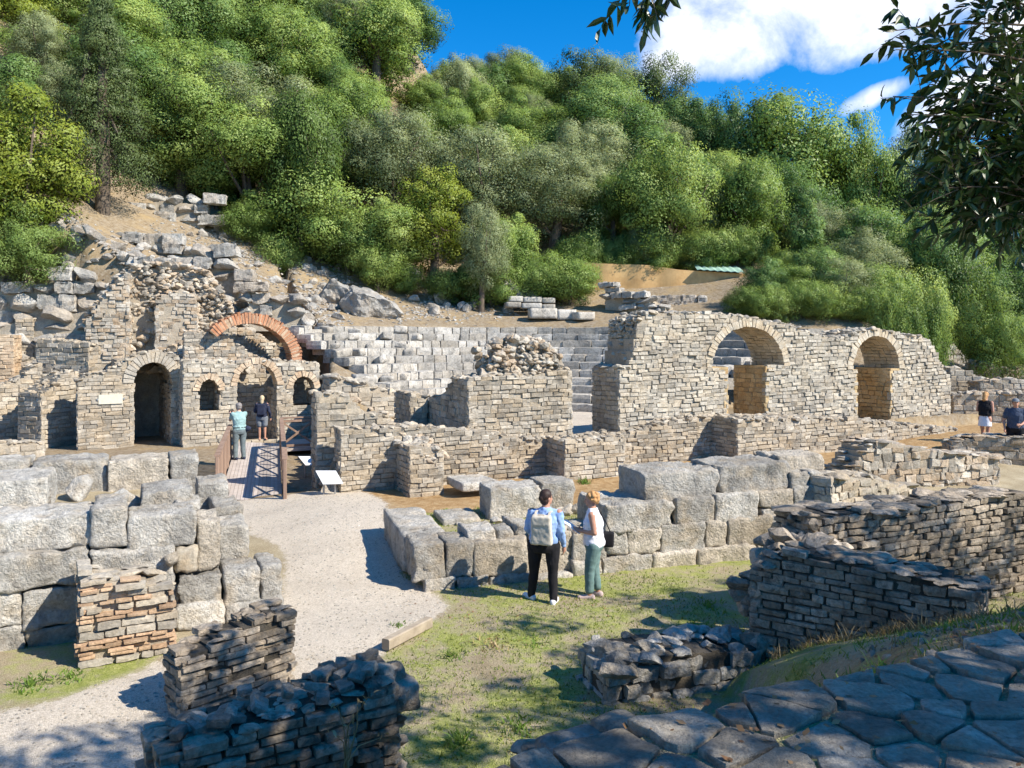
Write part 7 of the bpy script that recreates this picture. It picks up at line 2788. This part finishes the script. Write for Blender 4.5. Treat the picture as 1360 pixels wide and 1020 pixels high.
# 2 the woman holding a leaflet, in profile
p2 = W(789, 790, z=0.0)
g2_ = person('blond woman in white top and teal cropped trousers holding a leaflet', (p2[0], p2[1], gzz(p2[0], p2[1]) - 0.005), R(78), 1.64, None, M['skin'], M['hairblond'], M['whitec'], M['teal'], M['pinkish'],
             dict(foot_l=(-0.10, 0.06, 0), foot_r=(0.09, -0.05, 0), knee_l=(-0.09, 0.06, 0.45), knee_r=(0.09, 0.01, 0.45), elbow_l=(-0.225, -0.03, 1.05), wrist_l=(-0.09, 0.21, 1.04), hand_l=(0.4, 0.9, 0.15), elbow_r=(0.235, -0.04, 1.05), wrist_r=(0.10, 0.20, 1.02), hand_r=(-0.35, 0.9, 0.1), toe_l=(-0.1, 1, 0), toe_r=(0.3, 0.9, 0), lean=(0, 0.02, 0)),
             hair='curly', sleeves='none', legs='crop', wide=1.10, hem=0.50, head_pitch=R(-8), loose=1.5)
m2 = MB()
lp = wpt(g2_, (0.0, 0.33, 1.08))
V, Q = gb(4, 3, 1)
P = V * [0.11, 0.15, 0.002]
P[:, 2] += 0.015 * np.sin(P[:, 1] * 12)
P = P @ np.array([[1, 0, 0], [0, math.cos(0.5), -math.sin(0.5)], [0, math.sin(0.5), math.cos(0.5)]]).T @ rotz(R(78)).T
m2.add(P + lp, Q)
tag(m2.build('leaflet', M['paper'], origin=lp), 'open printed leaflet held by the blond woman in the white top', 'leaflet')
m2 = MB()
hb = wpt(g2_, (0.20, -0.16, 0.86))
P, Q = block_verts((0.12, 0.26, 0.24), 9, 0.008, 0.03, chips=2)
m2.add(P, Q)
t_hb = thing('shoulder_bag', 'black shoulder bag at the hip of the blond woman in the white top', 'bag', hb - [0, 0, 0.12])
t_hb.rotation_euler = (0, 0, R(78))
o = fuse(m2, 'bag', M['black'], t_hb, 0.012, 3)
o.location = (0, 0, 0.12)
m2 = MB()
tube(m2, [(0.0, -0.08, 0.22), (-0.06, -0.01, 0.40), (-0.17, 0.10, 0.62), (-0.20, 0.16, 0.65), (-0.16, 0.30, 0.50), (-0.03, 0.14, 0.30), (0.0, 0.08, 0.22)], [0.009] * 7, 6)
m2.build('strap', M['black'], t_hb, origin=(0, 0, 0))


def at_px(px, py, Y):
    return W(px, py, Y=Y)


# 3 the man photographing from the footbridge
p3 = at_px(318, 615, 24.4)
kb = (p3[1] - BL0[1]) / (ax_[1] * LENB)
zb_ = bz(min(max(kb, 0), 1))
g3 = person('grey haired man in pale teal shirt raising a phone at the footbridge railing', (p3[0], p3[1], zb_), R(48), 1.76, None, M['skinp'], M['hairgrey'], M['tealshirt'], M['greyt'], M['navy'],
            dict(foot_l=(-0.12, 0.02, 0), foot_r=(0.12, -0.04, 0), knee_l=(-0.11, 0.04, 0.48), knee_r=(0.11, 0.0, 0.48), elbow_l=(-0.20, 0.20, 1.22), wrist_l=(-0.07, 0.42, 1.36), hand_l=(0.2, 0.7, 0.6), elbow_r=(0.22, 0.18, 1.22), wrist_r=(0.08, 0.42, 1.36), hand_r=(-0.2, 0.7, 0.6), lean=(0, 0.03, 0)),
            sleeves='short', wide=1.12, hem=0.53, voxel=0.015, loose=1.2)
m2 = MB()
ph = wpt(g3, (0.0, 0.50, 1.46))
box(m2, ph, (0.16, 0.012, 0.08), M3=rotz(R(48)))
tag(m2.build('phone', M['black'], origin=ph), 'dark phone held up by the man on the footbridge', 'phone')
m2 = MB()
wb = wpt(g3, (0.20, -0.10, 0.95))
ball(m2, (0, 0, 0), (0.13, 0.08, 0.09))
t_wb = thing('waist_bag', 'small dark bag hanging at the waist of the man on the footbridge', 'bag', wb - [0, 0, 0.09])
o = fuse(m2, 'bag', M['navy'], t_wb, 0.014, 1)
o.location = (0, 0, 0.09)
m2 = MB()
th_ = np.linspace(0, 2 * math.pi, 17)
c_ = np.array(wpt(g3, (0, 0, 1.0)) - t_wb.location)
tube(m2, [c_ + rotz(R(48)) @ np.array([0.205 * math.cos(a), 0.155 * math.sin(a), 0.0]) for a in th_], [0.014] * 17, 6)
m2.build('belt', M['black'], t_wb, origin=(0, 0, 0))

# 4 the woman looking into the niche
p4 = at_px(348, 585, 28.6)
g4 = person('pale blond woman in dark jacket and grey shorts facing the tall niche', (p4[0], p4[1], bz(1)), R(8), 1.62, None, M['skin'], M['hairpale'], M['navy'], M['greyc'], M['skin'],
            dict(foot_l=(-0.09, 0.02, 0), foot_r=(0.11, -0.03, 0), knee_l=(-0.09, 0.02, 0.44), knee_r=(0.10, 0.0, 0.44), elbow_l=(-0.25, 0.04, 1.03), wrist_l=(-0.18, 0.22, 0.98), hand_l=(0.3, 0.9, 0), elbow_r=(0.27, -0.05, 1.02), wrist_r=(0.29, 0.06, 0.80), hand_r=(0, 0.2, -1)),
            hair='long', legs='shorts', wide=1.08, hem=0.52, voxel=0.016)
m2 = MB()
P, Q = block_verts((0.28, 0.14, 0.40), 15, 0.006, 0.05, chips=2)
m2.add(P, Q)
t_b4 = thing('backpack', 'dark navy backpack on the woman facing the tall niche', 'backpack', wpt(g4, (0, -0.20, 0.92)))
t_b4.rotation_euler = (0, 0, R(8))
o = fuse(m2, 'bag', M['navy'], t_b4, 0.014, 2)
o.location = (0, 0, 0.2)
for sx in (-0.1, 0.1):
    m2 = MB()
    bar(m2, (sx, 0.05, 0.38), (sx, 0.2, 0.44), 0.04, 0.014)
    m2.build('strap', M['black'], t_b4, origin=(0, 0, 0))

# 5, 6 the pair at the right edge
p5 = at_px(1308, 592, 24.3)
g5 = person('blond woman in black top and white skirt looking down at her camera', (p5[0], p5[1], gzz(p5[0], p5[1])), R(-50), 1.64, None, M['skin'], M['hairblond'], M['black'], M['whitec'], M['whitec'],
            dict(foot_l=(-0.10, 0.08, 0), foot_r=(0.09, -0.08, 0), knee_l=(-0.09, 0.09, 0.44), knee_r=(0.09, -0.02, 0.44), elbow_l=(-0.22, 0.02, 1.06), wrist_l=(-0.06, 0.24, 1.06), hand_l=(0.4, 0.9, 0.1), elbow_r=(0.22, 0.0, 1.06), wrist_r=(0.07, 0.25, 1.06), hand_r=(-0.3, 0.9, 0.1), lean=(0, 0.04, 0)),
            hair='long', sleeves='none', skirt=True, wide=1.05, hem=0.56, head_pitch=R(-22), voxel=0.016)
m2 = MB()
cm_ = wpt(g5, (0.0, 0.36, 1.10))
box(m2, cm_, (0.13, 0.06, 0.09), M3=rotz(R(-50)))
capsule(m2, cm_, wpt(g5, (0.0, 0.44, 1.10)), 0.03, 0.028)
tag(m2.build('camera', M['black'], origin=cm_), 'small black camera held by the blond woman in the white skirt', 'camera')
p6 = at_px(1349, 594, 23.2)
g6 = person('man in navy polo, dark shorts and grey cap walking at the right edge', (p6[0], p6[1], gzz(p6[0], p6[1])), R(150), 1.80, None, M['skin'], M['hairdark'], M['navyp'], M['black'], M['greyc'],
            dict(foot_l=(-0.11, 0.16, 0), foot_r=(0.11, -0.16, 0), knee_l=(-0.11, 0.14, 0.48), knee_r=(0.11, 0.0, 0.49), elbow_l=(-0.25, 0.06, 1.14), wrist_l=(-0.12, 0.27, 1.05), hand_l=(0.4, 0.8, 0), elbow_r=(0.30, 0.0, 1.13), wrist_r=(0.28, 0.16, 0.92), hand_r=(0, 0.5, -0.9), lean=(0, 0.02, 0)),
            sleeves='short', legs='shorts', wide=1.16, hem=0.52, head_yaw=R(10), cap=M['greyc'], voxel=0.016, loose=1.2)

# ------------------------------------------------------------------ camera, sky, sun
cam = bpy.data.cameras.new("camera")
cam.sensor_width = 36.0
cam.lens = 36.0 * F / 1360.0
cam.shift_y = -(510 - HY) / 1360.0
cam.clip_start = 0.05
cam.clip_end = 3000
co_ = bpy.data.objects.new("camera", cam)
COL.objects.link(co_)
co_.location = (0, 0, H)
co_.rotation_euler = (R(90), 0, 0)
scene.camera = co_

SUNV = np.array([1.06, -0.5, 1.0])
SUNV /= np.linalg.norm(SUNV)
el = math.asin(SUNV[2])
sun = bpy.data.lights.new("sun", 'SUN')
sun.energy = 4.5
sun.angle = R(0.5)
sun.color = (1.0, 0.925, 0.81)
so = bpy.data.objects.new("sun", sun)
COL.objects.link(so)
so.rotation_euler = Vector(SUNV).to_track_quat('Z', 'Y').to_euler()

world = bpy.data.worlds.new("World")
scene.world = world
world.use_nodes = True
nt = world.node_tree
for n_ in list(nt.nodes):
    nt.nodes.remove(n_)
k = NT(nt)
sky = k.n('ShaderNodeTexSky', sky_type='NISHITA', sun_disc=False)
sky.sun_elevation = el
sky.sun_rotation = math.atan2(SUNV[0], SUNV[1])
sky.altitude = 2500
sky.air_density = 1.0
sky.dust_density = 0.1
sky.ozone_density = 5.0
hs = k.n('ShaderNodeHueSaturation', Saturation=1.32, Value=1.0)
hs.inputs['Hue'].default_value = 0.497
k.l(sky.outputs[0], hs.inputs['Color'])
dirv = k.n('ShaderNodeTexCoord').outputs['Generated']


def cloud_blob(c, ax, ay, rot=0.0):
    """Soft ellipse of cloud round the sky direction c."""
    v = Vector(c).normalized()
    right = Vector((v.y, -v.x, 0)).normalized()
    up = right.cross(v)
    r2 = right * math.cos(rot) + up * math.sin(rot)
    u2 = -right * math.sin(rot) + up * math.cos(rot)
    acc = None
    for axv, a in ((r2, ax), (u2, ay)):
        d = k.n('ShaderNodeVectorMath', operation='DOT_PRODUCT')
        k.l(dirv, d.inputs[0])
        d.inputs[1].default_value = tuple(axv / a)
        sq = k.math('MULTIPLY', d.outputs['Value'], d.outputs['Value'])
        acc = sq if acc is None else k.math('ADD', acc, sq)
    return k.math('SUBTRACT', 1.0, acc)


def pdir(px, py):
    return ((px - CX) / F, 1.0, (HY - py) / F)


blobs = None
for c, ax, ay, rot in ((pdir(1050, -40), 0.17, 0.10, 0.12), (pdir(960, 50), 0.10, 0.045, -0.1), (pdir(1180, 5), 0.13, 0.06, 0.2), (pdir(915, 75), 0.06, 0.03, 0.2), (pdir(1160, 128), 0.042, 0.014, 0.35), (pdir(1300, 130), 0.10, 0.035, 0.4), (pdir(1350, 40), 0.05, 0.05, 0.4)):
    b_ = cloud_blob(c, ax, ay, rot)
    blobs = b_ if blobs is None else k.math('MAXIMUM', blobs, b_)
cn = k.noise(dirv, 9.0, 8, 0.6, 0.3)
cn2 = k.noise(dirv, 26.0, 6, 0.6)
cf = k.math('ADD', blobs, k.math('MULTIPLY', k.math('SUBTRACT', cn, 0.5), 2.6))
cf = k.math('ADD', cf, k.math('MULTIPLY', k.math('SUBTRACT', cn2, 0.5), 0.6))
cfac = k.mrange(cf, -0.1, 0.85)
ccol = k.ramp(k.math('ADD', k.math('MULTIPLY', cn2, 0.5), k.math('MULTIPLY', cn, 0.5)), [(0.35, (3.5, 3.85, 4.6)), (0.6, (5.5, 5.6, 5.9))])
skyc = k.mix(cfac, hs.outputs[0], ccol)
bg = k.n('ShaderNodeBackground', Strength=0.14)
k.l(skyc, bg.inputs['Color'])
wo = k.n('ShaderNodeOutputWorld')
k.l(bg.outputs[0], wo.inputs[0])

scene.view_settings.view_transform = 'Standard'
scene.view_settings.look = 'None'
scene.view_settings.exposure = 0.85
scene.view_settings.gamma = 1.0
scene.cycles.max_bounces = 6
scene.cycles.diffuse_bounces = 4
scene.cycles.glossy_bounces = 2
scene.cycles.transmission_bounces = 4
scene.cycles.use_denoising = True
